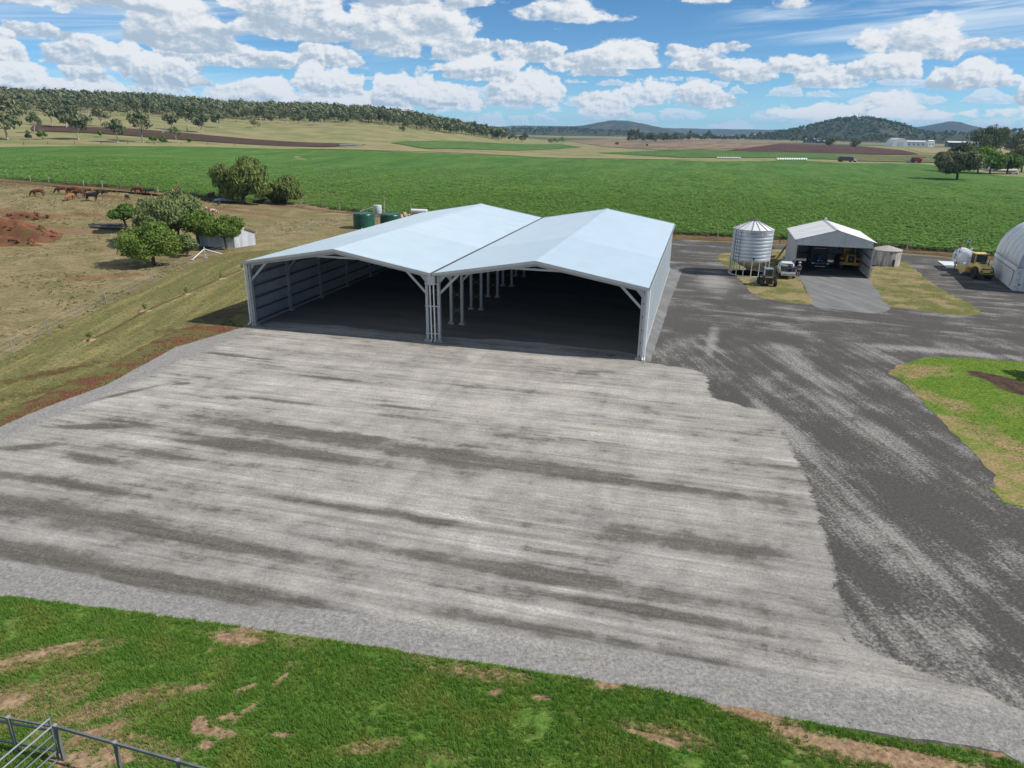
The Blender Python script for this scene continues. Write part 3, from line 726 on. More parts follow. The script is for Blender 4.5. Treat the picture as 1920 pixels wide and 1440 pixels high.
m, t = new_mat('driveway_gravel')
p = flat(t)
g1 = t.noise(p, 9.0, 6, 0.76)
g2 = t.noise(t.rot(p, R(78), (0.10, 1.3, 1)), 1.0, 5, 0.62)
c = t.mix(t.ss(g2, 0.38, 0.64), (0.165, 0.163, 0.160), (0.225, 0.223, 0.218))
c = t.mix(t.m('MULTIPLY', t.ss(t.noise(p, 0.5, 5, 0.6), 0.52, 0.7), 0.5), c, (0.12, 0.115, 0.108))
c = t.mix(t.ss(g1, 0.36, 0.66), t.mix(1.0, c, (0.75, 0.75, 0.75), 'MULTIPLY'), t.mix(1.0, c, (1.2, 1.2, 1.2), 'MULTIPLY'))
finish(t, c, 0.92, 0, g1, 0.4, 0.02, 0.2)
sheet('shed_driveway', smooth_poly([(36.0, 91.0), (44.6, 88.7), (46.5, 96), (39, 98), (37.07, 93.36)][:2] + [(43.28, 84.24), (40.88, 77.23), (39.32, 72.65), (36.59, 70.20), (33.51, 71.84), (31.72, 73.15), (33.60, 80.05), (35.54, 86.90)]), 'driveway_gravel', 0.018, 0.6, 0.08, seed=8)

# ---------------------------------------------------------------- common metals and paints
def metal_sheet(name, c1, c2, rough, metal, rib=None, dirt=0.15):
    m, t = new_mat(name)
    p = t.obj()
    n = t.noise(p, 0.5, 5, 0.6)
    c = t.mix(t.ss(n, 0.35, 0.65), c1, c2)
    streak = t.ss(t.noise(t.v('MULTIPLY', p, (1.5, 1.5, 0.25)), 1.0, 5, 0.65), 0.52, 0.75)
    c = t.mix(t.m('MULTIPLY', streak, dirt), c, (0.22, 0.20, 0.17))
    rr = t.m('ADD', rough - 0.06, t.m('MULTIPLY', n, 0.12))
    finish(t, c, rr, metal, None, spec=0.5)
    return m


metal_sheet('zinc_roof', (0.595, 0.715, 0.785), (0.635, 0.75, 0.815), 0.38, 0.32, dirt=0.03)
metal_sheet('zinc_roof_b', (0.545, 0.665, 0.735), (0.58, 0.70, 0.765), 0.40, 0.32, dirt=0.03)
metal_sheet('zinc_wall', (0.47, 0.53, 0.57), (0.52, 0.57, 0.60), 0.45, 0.35, dirt=0.06)
metal_sheet('galvanised', (0.34, 0.365, 0.38), (0.41, 0.435, 0.445), 0.45, 0.45, dirt=0.08)
metal_sheet('old_zinc', (0.46, 0.48, 0.51), (0.55, 0.56, 0.575), 0.55, 0.25, dirt=0.25)
metal_sheet('white_roof', (0.66, 0.655, 0.64), (0.74, 0.735, 0.72), 0.5, 0.05, dirt=0.18)
M('white_pvc', (0.78, 0.79, 0.80), (0.72, 0.73, 0.74), 1.0, 0.4)
M('concrete', (0.40, 0.38, 0.35), (0.30, 0.285, 0.265), 3.0, 0.9, bump=0.3)
M('rod_yellow', (0.50, 0.42, 0.16), (0.45, 0.42, 0.28), 4.0, 0.5, 0.3)
M('flashing', (0.50, 0.515, 0.52), (0.45, 0.465, 0.475), 1.0, 0.45, 0.3)
M('dark_gutter', (0.10, 0.11, 0.12), (0.08, 0.09, 0.10), 1.0, 0.5, 0.3)
M('black', (0.018, 0.018, 0.02), (0.03, 0.03, 0.032), 3.0, 0.55)
M('rubber', (0.022, 0.022, 0.023), (0.04, 0.038, 0.035), 4.0, 0.85, grime=0.3)
M('steel_dark', (0.10, 0.105, 0.11), (0.14, 0.14, 0.145), 2.0, 0.5, 0.4)

# ---------------------------------------------------------------- main shed: two gabled bays side by side, open to the front
BW, SL, EAVE, APEX = 17.44, 41.8, 5.83, 7.36
SHED = thing('machinery_shed', 'large new twin-gabled steel shed with pale blue-white roof and two open bays', 'shed', (-23.58, 62.28, 0.0), YAW)
SLOPE = math.atan2(APEX - EAVE, BW / 2)
NF = 8
FY = [0.16 + i * (SL - 0.32) / (NF - 1) for i in range(NF)]


def corrugated(x, y0, y1, z0, z1, pitch=0.2, depth=0.035):
    """vertical-ribbed sheet in the plane x = const, with thickness"""
    n = int((y1 - y0) / pitch)
    prof = []
    for i in range(n):
        a = y0 + i * pitch
        prof += [(0, a), (0, a + pitch * 0.55), (depth, a + pitch * 0.65), (depth, a + pitch * 0.9)]
    prof.append((0, y0 + n * pitch))
    vs, fs = [], []
    for zz in (z0, z1):
        for dx, a in prof: vs.append((x + dx, a, zz))
    k = len(prof)
    for i in range(k - 1): fs.append((i, i + 1, k + i + 1, k + i))
    off = len(vs)
    vs += [(q[0] + 0.004, q[1], q[2]) for q in vs]
    fs += [tuple(j + off for j in f[::-1]) for f in fs[:k - 1]]
    m = MB(); m.add(vs, fs); return m


def rib_wall(name, mat, parent, x, y0, y1, z0, z1, pitch, depth, label=None):
    m = corrugated(x, y0, y1, z0, z1, pitch, depth)
    o = link_mesh(name, m.mesh(name, fix=False), mat, parent)
    if label: o['label'] = label
    return o


zi, ga = MATS['zinc_roof'], MATS['galvanised']
# roof sheets: each slope laid in three runs that lap, so each run is its own sheet
for b in range(2):
    x0 = b * BW
    for sgn in (-1, 1):
        lap = 0
        for k, (ya, yb) in enumerate(((-0.18, 13.9), (13.8, 28.2), (28.1, SL + 0.12))):
            xe = x0 + (0.0 if sgn < 0 else BW) + sgn * (0.16 if (b == 0) == (sgn < 0) else -0.16)
            xa = x0 + BW / 2
            zt = 0.012 * (2 - k)
            dze = (EAVE - APEX) * abs(xe - xa) / (BW / 2)
            th = 0.03
            prof = [(xe, APEX + dze + zt), (xa, APEX + zt), (xa, APEX + zt - th), (xe, APEX + dze + zt - th)]
            part('roof_sheet', MATS['zinc_roof' if k != 0 else 'zinc_roof_b'], SHED, lambda m: m.prism(prof, ya, yb, 'y'))
        # barge flashing along the front edge and rear edge
        for yy in (-0.24, SL + 0.14):
            xe = x0 + (0.0 if sgn < 0 else BW) - sgn * 0.02
            xe2 = x0 + (0.0 if sgn < 0 else BW) + sgn * (0.18 if (b == 0) == (sgn < 0) else -0.1)
            xa = x0 + BW / 2
            ze = APEX + (EAVE - APEX) * abs(xe2 - xa) / (BW / 2)
            pr = [(xe2, ze + 0.05), (xa, APEX + 0.05), (xa, APEX - 0.19), (xe2, ze - 0.19)]
            part('barge_flashing', MATS['flashing'], SHED, lambda m: m.prism(pr, yy, yy + 0.05, 'y'))
    part('ridge_cap', MATS['zinc_roof_b'], SHED, lambda m: m.prism([(x0 + BW / 2 - 0.28, APEX - 0.005), (x0 + BW / 2, APEX + 0.05), (x0 + BW / 2 + 0.28, APEX - 0.005), (x0 + BW / 2 + 0.28, APEX - 0.02), (x0 + BW / 2, APEX + 0.03), (x0 + BW / 2 - 0.28, APEX - 0.02)], -0.2, SL + 0.1, 'y'))
part('valley_gutter', MATS['dark_gutter'], SHED, lambda m: m.prism([(BW - 0.2, EAVE - 0.02), (BW - 0.12, EAVE - 0.2), (BW + 0.12, EAVE - 0.2), (BW + 0.2, EAVE - 0.02), (BW + 0.18, EAVE - 0.02), (BW + 0.1, EAVE - 0.18), (BW - 0.1, EAVE - 0.18), (BW - 0.18, EAVE - 0.02)], -0.1, SL, 'y'))
for xe, s_ in ((-0.2, -1), (2 * BW + 0.2, 1)):
    part('eave_gutter', MATS['flashing'], SHED, lambda m: m.prism([(xe + s_ * q, EAVE - 0.05 + z) for q, z in ((-0.07, 0), (-0.07, -0.15), (0.08, -0.15), (0.08, 0.0), (0.07, 0.0), (0.07, -0.14), (-0.06, -0.14), (-0.06, 0))], -0.2, SL + 0.1, 'y'))


def column(x, y, sx=0.2, sy=0.3, top=EAVE - 0.2):
    """lipped channel column on a concrete pad"""
    def f(m):
        prof = []
        w_, d_ = sx / 2, sy / 2
        m.box((x, y, top / 2 + 0.1), (sx * 0.86, sy, top - 0.2))
        for q in (-1, 1):
            m.box((x + q * w_, y - d_ + 0.03, top / 2 + 0.1), (0.03, 0.06, top - 0.2)); m.box((x + q * w_, y + d_ - 0.03, top / 2 + 0.1), (0.03, 0.06, top - 0.2))
        m.box((x, y, 0.235), (sx + 0.16, sy + 0.14, 0.03))
    o = part('column', ga, SHED, f)
    part('footing', MATS['concrete'], o, lambda m: m.box((x, y, 0.10), (0.55, 0.55, 0.22)), bevel=0.02)
    return o


CX = [0.22, BW - 0.52, BW + 0.52, 2 * BW - 0.22]
for i, y in enumerate(FY):
    for x in CX: column(x, y)
    for b in range(2):
        x0 = b * BW; xa = x0 + BW / 2
        xl, xr = CX[2 * b], CX[2 * b + 1]
        def zr(x): return APEX - abs(x - xa) * (APEX - EAVE) / (BW / 2) - 0.26
        for xe in (xl, xr):
            part('rafter', ga, SHED, lambda m: m.beam((xe, y, zr(xe)), (xa, y, zr(xa)), 0.12, 0.34))
            q = 1 if xe == xl else -1
            part('knee_brace', ga, SHED, lambda m: m.beam((xe, y - 0.02, EAVE - 1.75), (xe + q * 1.75, y - 0.02, zr(xe + q * 1.75) - 0.1), 0.09, 0.2))
            part('haunch_plate', ga, SHED, lambda m: m.prism([(xe, EAVE - 0.95), (xe + q * 0.75, zr(xe + q * 0.75)), (xe, zr(xe))], y - 0.03, y + 0.03, 'y'))
        part('apex_tie', ga, SHED, lambda m: m.beam((xa - 2.3, y, zr(xa - 2.3) - 0.05), (xa + 2.3, y, zr(xa + 2.3) - 0.05), 0.08, 0.16))
    # cross bracing between the twin columns down the middle
    for z0 in (0.9, 2.35, 3.8):
        part('cross_brace', MATS['rod_yellow'], SHED, lambda m: (m.tube((CX[1], y, z0), (CX[2], y, z0 + 0.85), 0.016, n=5), m.tube((CX[2], y + 0.03, z0), (CX[1], y + 0.03, z0 + 0.85), 0.016, n=5)))
# purlins under the roof
for b in range(2):
    for sgn in (-1, 1):
        for k in range(6):
            xx = b * BW + BW / 2 + sgn * (0.4 + k * 1.55)
            zz = APEX - abs(xx - b * BW - BW / 2) * (APEX - EAVE) / (BW / 2) - 0.075
            part('purlin', ga, SHED, lambda m: m.beam((xx, 0.0, zz), (xx, SL, zz), 0.06, 0.085))
# side walls and rear wall
metal_sheet('zinc_wall_shaded', (0.24, 0.28, 0.31), (0.28, 0.32, 0.345), 0.5, 0.4, dirt=0.06)  # same zinc as the yard-side wall, base colour darkened for the shade inside
rib_wall('wall_sheet', MATS['zinc_wall_shaded'], SHED, -0.03, 0.0, SL, 0.16, EAVE - 0.1, 0.32, 0.11, 'ribbed steel wall on the paddock side')
rib_wall('wall_sheet', MATS['zinc_wall'], SHED, 2 * BW - 0.04, 0.0, SL, 0.12, EAVE - 0.1, 0.2, 0.04, 'long ribbed steel wall facing the yard road')
for b in range(2):
    x0 = b * BW
    part('rear_wall', MATS['zinc_wall'], SHED, lambda m: m.prism([(x0 + 0.05, 0.1), (x0 + BW - 0.02, 0.1), (x0 + BW - 0.02, EAVE - 0.1), (x0 + BW / 2, APEX - 0.1), (x0 + 0.05, EAVE - 0.1)], SL - 0.04, SL, 'y'))
for xx in (0.13, 2 * BW - 0.13):
    for z in (0.35, 1.4, 2.45, 3.5, 4.55, 5.45):
        part('girt', MATS['steel_dark'], SHED, lambda m: m.beam((xx, 0.0, z), (xx, SL, z), 0.1, 0.15))
part('sill_strip', MATS['concrete'], SHED, lambda m: m.box((2 * BW - 0.02, SL / 2, 0.08), (0.16, SL, 0.14)))
part('sill_strip', MATS['concrete'], SHED, lambda m: m.box((0.02, SL / 2, 0.10), (0.16, SL, 0.16)))
# rainwater goods
part('rain_head', MATS['flashing'], SHED, lambda m: m.box((BW, -0.12, EAVE - 0.55), (0.62, 0.3, 0.72), taper=1.05), bevel=0.01)
for xx, q in ((BW - 0.16, 0), (BW + 0.16, 0)):
    part('downpipe', MATS['white_pvc'], SHED, lambda m: m.path([(xx, -0.14, EAVE - 0.8), (xx + 0.06, -0.14, 0.25), (xx + 0.06, -0.34, 0.1)], 0.055, 10), smooth=True)
for z in (0.75, 3.1, 5.0):
    part('pipe_clamp', MATS['flashing'], SHED, lambda m: m.box((BW, -0.06, z), (1.3, 0.05, 0.09)))
part('downpipe', MATS['white_pvc'], SHED, lambda m: m.path([(-0.17, -0.05, EAVE - 0.15), (-0.14, -0.06, 0.35), (-0.3, -0.3, 0.1)], 0.055, 10), smooth=True)
for q in (0.12, 0.28):
    part('downpipe', MATS['white_pvc'], SHED, lambda m: m.path([(2 * BW + q, -0.12, EAVE - 0.15), (2 * BW + q - 0.05, -0.1, 0.3), (2 * BW + q - 0.03, -0.3, 0.1)], 0.05, 10), smooth=True)
for xx in (0.04, 2 * BW - 0.02):
    part('corner_flashing', MATS['flashing'], SHED, lambda m: m.box((xx, -0.03, EAVE / 2), (0.16, 0.06, EAVE - 0.3)))
# floor of the shed: a compacted dark gravel pad
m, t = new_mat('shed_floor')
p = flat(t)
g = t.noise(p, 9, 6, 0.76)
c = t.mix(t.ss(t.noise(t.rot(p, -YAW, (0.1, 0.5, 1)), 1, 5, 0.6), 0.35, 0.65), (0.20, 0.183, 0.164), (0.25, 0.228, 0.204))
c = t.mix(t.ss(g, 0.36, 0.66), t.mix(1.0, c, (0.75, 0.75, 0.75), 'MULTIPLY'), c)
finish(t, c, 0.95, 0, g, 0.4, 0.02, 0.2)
u_ = Vector((math.cos(YAW), math.sin(YAW))); w_ = Vector((-u_.y, u_.x)); o_ = Vector((-23.58, 62.28))
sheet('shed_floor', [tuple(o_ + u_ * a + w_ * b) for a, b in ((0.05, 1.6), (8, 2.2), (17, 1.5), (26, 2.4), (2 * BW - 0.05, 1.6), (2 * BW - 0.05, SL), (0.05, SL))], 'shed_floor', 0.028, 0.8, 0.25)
sheet('wall_strip', [tuple(o_ + u_ * a + w_ * b) for a, b in ((2 * BW + 0.05, -0.3), (2 * BW + 0.75, -0.2), (2 * BW + 1.1, SL * 0.5), (2 * BW + 1.7, SL * 0.97), (2 * BW + 0.05, SL))], 'driveway_gravel', 0.026, 0.5, 0.05)

# ---------------------------------------------------------------- small open-fronted shed
S2 = thing('storage_shed', 'small white-roofed shed with open front, grey gable and vehicles inside', 'shed', (35.91, 91.09, 0.0), R(-14.94))
W2, L2, E2, A2 = 9.11, 11.4, 4.5, 5.8
zo = MATS['old_zinc']
for sgn in (-1, 1):
    xe, xa = W2 / 2 + sgn * (W2 / 2 + 0.2), W2 / 2
    pr = [(xe, E2 - 0.05), (xa, A2 + 0.02), (xa, A2 - 0.02), (xe, E2 - 0.09)]
    part('roof_sheet', MATS['white_roof'], S2, lambda m: m.prism(pr, -0.25, L2 + 0.15, 'y'))
part('ridge_cap', zo, S2, lambda m: m.prism([(W2 / 2 - 0.22, A2), (W2 / 2, A2 + 0.06), (W2 / 2 + 0.22, A2), (W2 / 2, A2 + 0.03)], -0.25, L2 + 0.15, 'y'))
part('ridge_vent', zo, S2, lambda m: m.lathe([(0.12, 0), (0.12, 0.12), (0.2, 0.14), (0.2, 0.26), (0.05, 0.34)], 10, (W2 / 2, L2 * 0.96, A2)), smooth=True)
m = corrugated(0.0, 0.0, W2, 0.0, 1.0, 0.19, 0.03)   # gable: ribbed infill over the opening
gv = []
for x, y, z in m.v:
    top = E2 + (A2 - E2) * (1 - abs(y - W2 / 2) / (W2 / 2)) - 0.06
    gv.append((y, -0.05 - x, 3.75 + (top - 3.75) * z))
m.v = gv
link_mesh('gable_infill', m.mesh('gable', fix=False), zo, S2)
M('red_primer', (0.27, 0.05, 0.04), (0.2, 0.05, 0.04), 2.0, 0.6)
for xx in (0.08, W2 - 0.08):
    part('column', ga, S2, lambda m: m.box((xx, 0.06, 1.95), (0.16, 0.2, 3.9)))
    part('column', ga, S2, lambda m: m.box((xx, L2 - 0.1, 2.1), (0.16, 0.2, 4.2)))
    part('column', ga, S2, lambda m: m.box((xx, L2 / 2, 2.1), (0.14, 0.2, 4.2)))
part('header_beam', MATS['red_primer'], S2, lambda m: m.box((W2 / 2, 0.05, 3.83), (W2 - 0.3, 0.14, 0.16)))
rib_wall('wall_sheet', zo, S2, -0.02, 0, L2, 0.05, E2 - 0.12, 0.19, 0.03)
rib_wall('wall_sheet', zo, S2, W2, 0, L2, 0.05, E2 - 0.12, 0.19, 0.03)
m = corrugated(0.0, 0.0, W2, 0.05, 1.0, 0.19, 0.03)
m.v = [(y, L2 + x, 0.05 + (E2 + (A2 - E2) * (1 - abs(y - W2 / 2) / (W2 / 2)) - 0.1) * z) for x, y, z in m.v]
link_mesh('rear_wall', m.mesh('rear', fix=False), zo, S2)
for z in (1.2, 2.4, 3.5):
    for xx in (0.1, W2 - 0.1): part('girt', MATS['steel_dark'], S2, lambda m: m.beam((xx, 0.1, z), (xx, L2, z), 0.08, 0.1))
    part('girt', MATS['steel_dark'], S2, lambda m: m.beam((0.1, L2 - 0.06, z), (W2 - 0.1, L2 - 0.06, z), 0.08, 0.1))
part('gutter', MATS['flashing'], S2, lambda m: m.beam((-0.24, -0.2, E2 - 0.12), (-0.24, L2, E2 - 0.12), 0.12, 0.12))

# ---------------------------------------------------------------- grain silo
SI = thing('grain_silo', 'tall ribbed steel grain silo with cone roof on white legs', 'silo', (30.22, 91.00), 0.0)
metal_sheet('silo_steel', (0.46, 0.50, 0.54), (0.55, 0.585, 0.62), 0.38, 0.5, dirt=0.10)
SR, SB, SE, ST = 2.45, 1.85, 5.75, 6.85
for k in range(9):
    z0, z1 = SB + (SE - SB) * k / 9, SB + (SE - SB) * (k + 1) / 9
    part('wall_ring', MATS['silo_steel'], SI, lambda m: m.lathe([(SR - 0.035, z0), (SR + 0.0, z0 + 0.05), (SR + 0.012, z0 + 0.2), (SR, z1 - 0.07), (SR - 0.035, z1), (SR - 0.06, z1), (SR - 0.06, z0)], 48), smooth=True)
for k in range(16):
    a0, a1 = 2 * math.pi * k / 16, 2 * math.pi * (k + 1) / 16
    def seg(m):
        pts = []
        for a in np.linspace(a0, a1, 4): pts.append(((SR + 0.06) * math.cos(a), (SR + 0.06) * math.sin(a), SE - 0.03))
        pts += [(0.35 * math.cos(a1), 0.35 * math.sin(a1), ST - 0.12), (0.35 * math.cos(a0), 0.35 * math.sin(a0), ST - 0.12)]
        n = len(pts)
        m.add(pts + [(x, y, z - 0.02) for x, y, z in pts], [tuple(range(n)), tuple(range(2 * n - 1, n - 1, -1))] + [(i, n + i, n + (i + 1) % n, (i + 1) % n) for i in range(n)])
    part('roof_panel', MATS['white_roof'], SI, seg)
    part('roof_rib', MATS['steel_dark'] if k % 2 else MATS['silo_steel'], SI, lambda m: m.beam(((SR + 0.07) * math.cos(a0), (SR + 0.07) * math.sin(a0), SE), (0.36 * math.cos(a0), 0.36 * math.sin(a0), ST - 0.09), 0.05, 0.05))
part('roof_cap', MATS['steel_dark'], SI, lambda m: m.lathe([(0.42, ST - 0.13), (0.42, ST - 0.02), (0.1, ST + 0.06), (0.0, ST + 0.06)], 16), smooth=True)
part('eave_ring', MATS['flashing'], SI, lambda m: m.lathe([(SR + 0.02, SE - 0.08), (SR + 0.09, SE - 0.06), (SR + 0.09, SE + 0.0), (SR + 0.02, SE)], 48), smooth=True)
M('hopper_cream', (0.56, 0.50, 0.36), (0.48, 0.42, 0.30), 1.5, 0.6)
part('hopper', MATS['hopper_cream'], SI, lambda m: m.lathe([(SR - 0.1, SB), (SR - 0.12, SB - 0.08), (0.32, 0.62), (0.3, 0.55)], 40), smooth=True)
part('hopper_gate', MATS['black'], SI, lambda m: m.box((0, 0, 0.48), (0.6, 0.6, 0.2)))
M('leg_white', (0.66, 0.63, 0.57), (0.56, 0.52, 0.46), 2.0, 0.55)
for k in range(16):
    a = 2 * math.pi * (k + 0.5) / 16
    r_ = SR - 0.02
    o = part('leg', MATS['leg_white'], SI, lambda m: m.beam((r_ * math.cos(a), r_ * math.sin(a), 0.06), (r_ * math.cos(a), r_ * math.sin(a), SB + 0.1), 0.09, 0.09))
part('foot_ring', MATS['leg_white'], SI, lambda m: m.lathe([(SR - 0.1, 0.03), (SR + 0.08, 0.03), (SR + 0.08, 0.1), (SR - 0.1, 0.1), (SR - 0.1, 0.03)], 40), smooth=False)
a = R(215)
part('ladder', MATS['steel_dark'], SI, lambda m: ([m.tube(((SR + 0.18) * math.cos(a + q), (SR + 0.18) * math.sin(a + q), 2.0), ((SR + 0.18) * math.cos(a + q), (SR + 0.18) * math.sin(a + q), SE + 0.1), 0.03, n=6) for q in (-0.09, 0.09)],
     [m.tube(((SR + 0.18) * math.cos(a - 0.09), (SR + 0.18) * math.sin(a - 0.09), 2.1 + 0.3 * k), ((SR + 0.18) * math.cos(a + 0.09), (SR + 0.18) * math.sin(a + 0.09), 2.1 + 0.3 * k), 0.018, n=5) for k in range(13)]))
part('filler_pipe', MATS['silo_steel'], SI, lambda m: m.path([((SR + 0.12) * math.cos(R(195)), (SR + 0.12) * math.sin(R(195)), 1.0), ((SR + 0.12) * math.cos(R(195)), (SR + 0.12) * math.sin(R(195)), SE + 0.1), (1.9 * math.cos(R(195)), 1.9 * math.sin(R(195)), SE + 0.5)], 0.09, 8), smooth=True)
part('inspection_hatch', MATS['black'], SI, lambda m: m.box(((SR + 0.02) * math.cos(R(262)), (SR + 0.02) * math.sin(R(262)), SB + 0.42), (0.16, 0.08, 0.26)))
# name band on the wall: pale panel with dark worn lettering
part('name_band', MATS['flashing'], SI, lambda m: m.lathe([(SR + 0.018, SE - 0.62), (SR + 0.03, SE - 0.62), (SR + 0.03, SE - 0.22), (SR + 0.018, SE - 0.22)], 48))


def strip_name(o, a0, a1):
    bm = bmesh.new(); bm.from_mesh(o.data)
    rm = [f for f in bm.faces if not (a0 < math.degrees(math.atan2(f.calc_center_median().y, f.calc_center_median().x)) % 360 < a1)]
    bmesh.ops.delete(bm, geom=rm, context='FACES'); bm.to_mesh(o.data); bm.free()


nb = [c_ for c_ in SI.children if c_.name.startswith('name_band')][0]
strip_name(nb, 236, 300)


def text_on_cyl(txt, size, r, zc, acen, mat, parent, name='lettering'):
    cu = bpy.data.curves.new(name, 'FONT'); cu.body = txt; cu.size = size; cu.align_x = 'CENTER'; cu.align_y = 'CENTER'
    ob = bpy.data.objects.new(name, cu); COL.objects.link(ob)
    dg = bpy.context.evaluated_depsgraph_get()
    me = bpy.data.meshes.new_from_object(ob.evaluated_get(dg))
    bpy.data.objects.remove(ob)
    for v_ in me.vertices:
        a_ = acen + v_.co.x / r
        v_.co = (r * math.cos(a_), r * math.sin(a_), zc + v_.co.y)
    o = bpy.data.objects.new(name, me); COL.objects.link(o); o.parent = parent
    me.materials.clear(); me.materials.append(mat)
    return o


M('faded_print', (0.06, 0.06, 0.07), (0.16, 0.15, 0.15), 5.0, 0.7)
text_on_cyl('SEPA-ULTER', 0.40, SR + 0.036, SE - 0.42, R(268), MATS['faded_print'], SI)

# ---------------------------------------------------------------- concrete water tank behind the small shed
CT = thing('concrete_tank', 'weathered round concrete water tank with shallow cone lid beside small shed', 'tank', (51.77, 99.24), 0.0)
m, t = new_mat('stained_concrete')
p = t.obj()
st = t.noise(t.v('MULTIPLY', p, (1.6, 1.6, 0.22)), 1.4, 6, 0.65)
c = t.mix(t.ss(st, 0.40, 0.62), (0.50, 0.48, 0.45), (0.22, 0.20, 0.185))
c = t.mix(t.ss(t.noise(p, 2.0, 5, 0.65), 0.55, 0.75), c, (0.34, 0.29, 0.22))
finish(t, c, 0.95, 0, t.noise(p, 14, 4, 0.7), 0.4, 0.02, 0.2)
part('tank_wall', m, CT, lambda q: q.lathe([(1.85, 0), (1.87, 0.3), (1.86, 2.0), (1.84, 2.05)], 40), smooth=True)
part('lid', MATS['concrete'], CT, lambda q: q.lathe([(1.97, 2.05), (1.97, 2.13), (0.3, 2.62), (0.0, 2.66)], 40), smooth=True)
part('overflow_pipe', MATS['white_pvc'], CT, lambda q: q.tube((1.4, 1.5, 1.95), (2.6, 2.2, 1.85), 0.07))
part('access_slot', MATS['black'], CT, lambda q: q.box((0.25, -1.86, 0.5), (0.28, 0.1, 0.95)))


# ---------------------------------------------------------------- vehicles
def wheel(parent, x, y, r, wd, rim_mat, name='wheel', lugs=0):
    """tyre and rim; axle along local x"""
    s_ = 1 if x > 0 else -1
    prof = [(r * 0.55, -wd / 2), (r * 0.9, -wd / 2), (r * 0.98, -wd * 0.36), (r, -wd * 0.2), (r, wd * 0.2), (r * 0.98, wd * 0.36), (r * 0.9, wd / 2), (r * 0.55, wd / 2), (r * 0.55, -wd / 2)]
    o = part(name, MATS['rubber'], parent, lambda m: m.lathe(prof, 24, (x, y, r), 'x'), smooth=True)
    if lugs:
        def lg(m):
            for k in range(lugs):
                a_ = 2 * math.pi * k / lugs
                for q in (-1, 1): m.box((x + q * wd * 0.24, y + (r + 0.005) * math.cos(a_ + q * 0.07), r + (r + 0.005) * math.sin(a_ + q * 0.07)), (wd * 0.46, 0.07, 0.05), rx=a_ + math.pi / 2, rz=0)
        part('tread', MATS['rubber'], o, lg)
    part('rim', rim_mat, o, lambda m: m.lathe([(r * 0.56, -wd * 0.42), (r * 0.5, -wd * 0.2), (r * 0.2, -wd * 0.22), (0.02, -wd * 0.25), (0.02, wd * 0.25), (r * 0.2, wd * 0.22), (r * 0.5, wd * 0.2), (r * 0.56, wd * 0.42)], 20, (x, y, r), 'x'), smooth=True)
    return o


M('paint_white', (0.74, 0.745, 0.75), (0.68, 0.685, 0.69), 1.0, 0.28, spec=0.6, grime=0.06)
M('paint_yellow', (0.60, 0.36, 0.045), (0.54, 0.32, 0.04), 1.5, 0.4, spec=0.5)
M('paint_pale_yellow', (0.68, 0.50, 0.15), (0.62, 0.45, 0.13), 1.5, 0.42, spec=0.5)
M('paint_charcoal', (0.055, 0.060, 0.068), (0.085, 0.09, 0.095), 1.5, 0.45)
M('paint_steel_blue', (0.16, 0.19, 0.225), (0.21, 0.235, 0.26), 1.5, 0.45)
M('glass_dark', (0.020, 0.026, 0.032), (0.03, 0.036, 0.042), 1.0, 0.08, spec=0.9, grime=0.0)
M('red_lamp', (0.45, 0.02, 0.015), (0.35, 0.02, 0.015), 2.0, 0.3)
M('clear_lamp', (0.7, 0.7, 0.65), (0.6, 0.6, 0.58), 2.0, 0.2)
M('chrome', (0.6, 0.6, 0.6), (0.5, 0.5, 0.5), 2.0, 0.2, 0.8)
M('green_lid', (0.42, 0.60, 0.20), (0.36, 0.52, 0.18), 2.0, 0.5)
M('tool_blue', (0.015, 0.05, 0.26), (0.015, 0.045, 0.21), 2.0, 0.4)
M('tarp_brown', (0.16, 0.10, 0.055), (0.12, 0.075, 0.045), 2.0, 0.8)

# white pickup, seen from behind
PU = thing('pickup_truck', 'white pickup parked nose-in between silo and small shed with black boxes in its tray', 'pickup', (33.96, 87.45), R(-14.0))
pw = MATS['paint_white']


def car_ring(y, hw, z0, z1, tuck=0.0, rnd=0.12):
    return [(-hw + rnd * 0.3, y, z0), (-hw, y, z0 + rnd), (-hw + tuck * 0.3, y, (z0 + z1) * 0.55), (-hw + tuck, y, z1 - rnd), (-hw + tuck + rnd, y, z1), (hw - tuck - rnd, y, z1), (hw - tuck, y, z1 - rnd), (hw - tuck * 0.3, y, (z0 + z1) * 0.55), (hw, y, z0 + rnd), (hw - rnd * 0.3, y, z0)]


part('body', pw, PU, lambda m: m.loft([car_ring(1.62, 0.90, 0.42, 1.12), car_ring(2.0, 0.93, 0.40, 1.13), car_ring(3.6, 0.93, 0.38, 1.14), car_ring(4.6, 0.92, 0.38, 1.08), car_ring(5.15, 0.86, 0.42, 0.95), car_ring(5.28, 0.78, 0.46, 0.8)]), smooth=True)
part('cab', pw, PU, lambda m: m.loft([car_ring(1.66, 0.86, 1.12, 1.50, 0.06), car_ring(1.78, 0.85, 1.12, 1.74, 0.12), car_ring(2.6, 0.85, 1.12, 1.79, 0.13), car_ring(3.4, 0.85, 1.12, 1.72, 0.13), car_ring(4.1, 0.84, 1.10, 1.2, 0.04)]), smooth=True)
part('rear_window', MATS['glass_dark'], PU, lambda m: m.add([(-0.70, 1.61, 1.20), (0.70, 1.61, 1.20), (0.64, 1.69, 1.66), (-0.64, 1.69, 1.66), (-0.70, 1.66, 1.20), (0.70, 1.66, 1.20), (0.64, 1.76, 1.66), (-0.64, 1.76, 1.66)], [(0, 1, 2, 3), (7, 6, 5, 4), (0, 4, 5, 1), (1, 5, 6, 2), (2, 6, 7, 3), (3, 7, 4, 0)]))
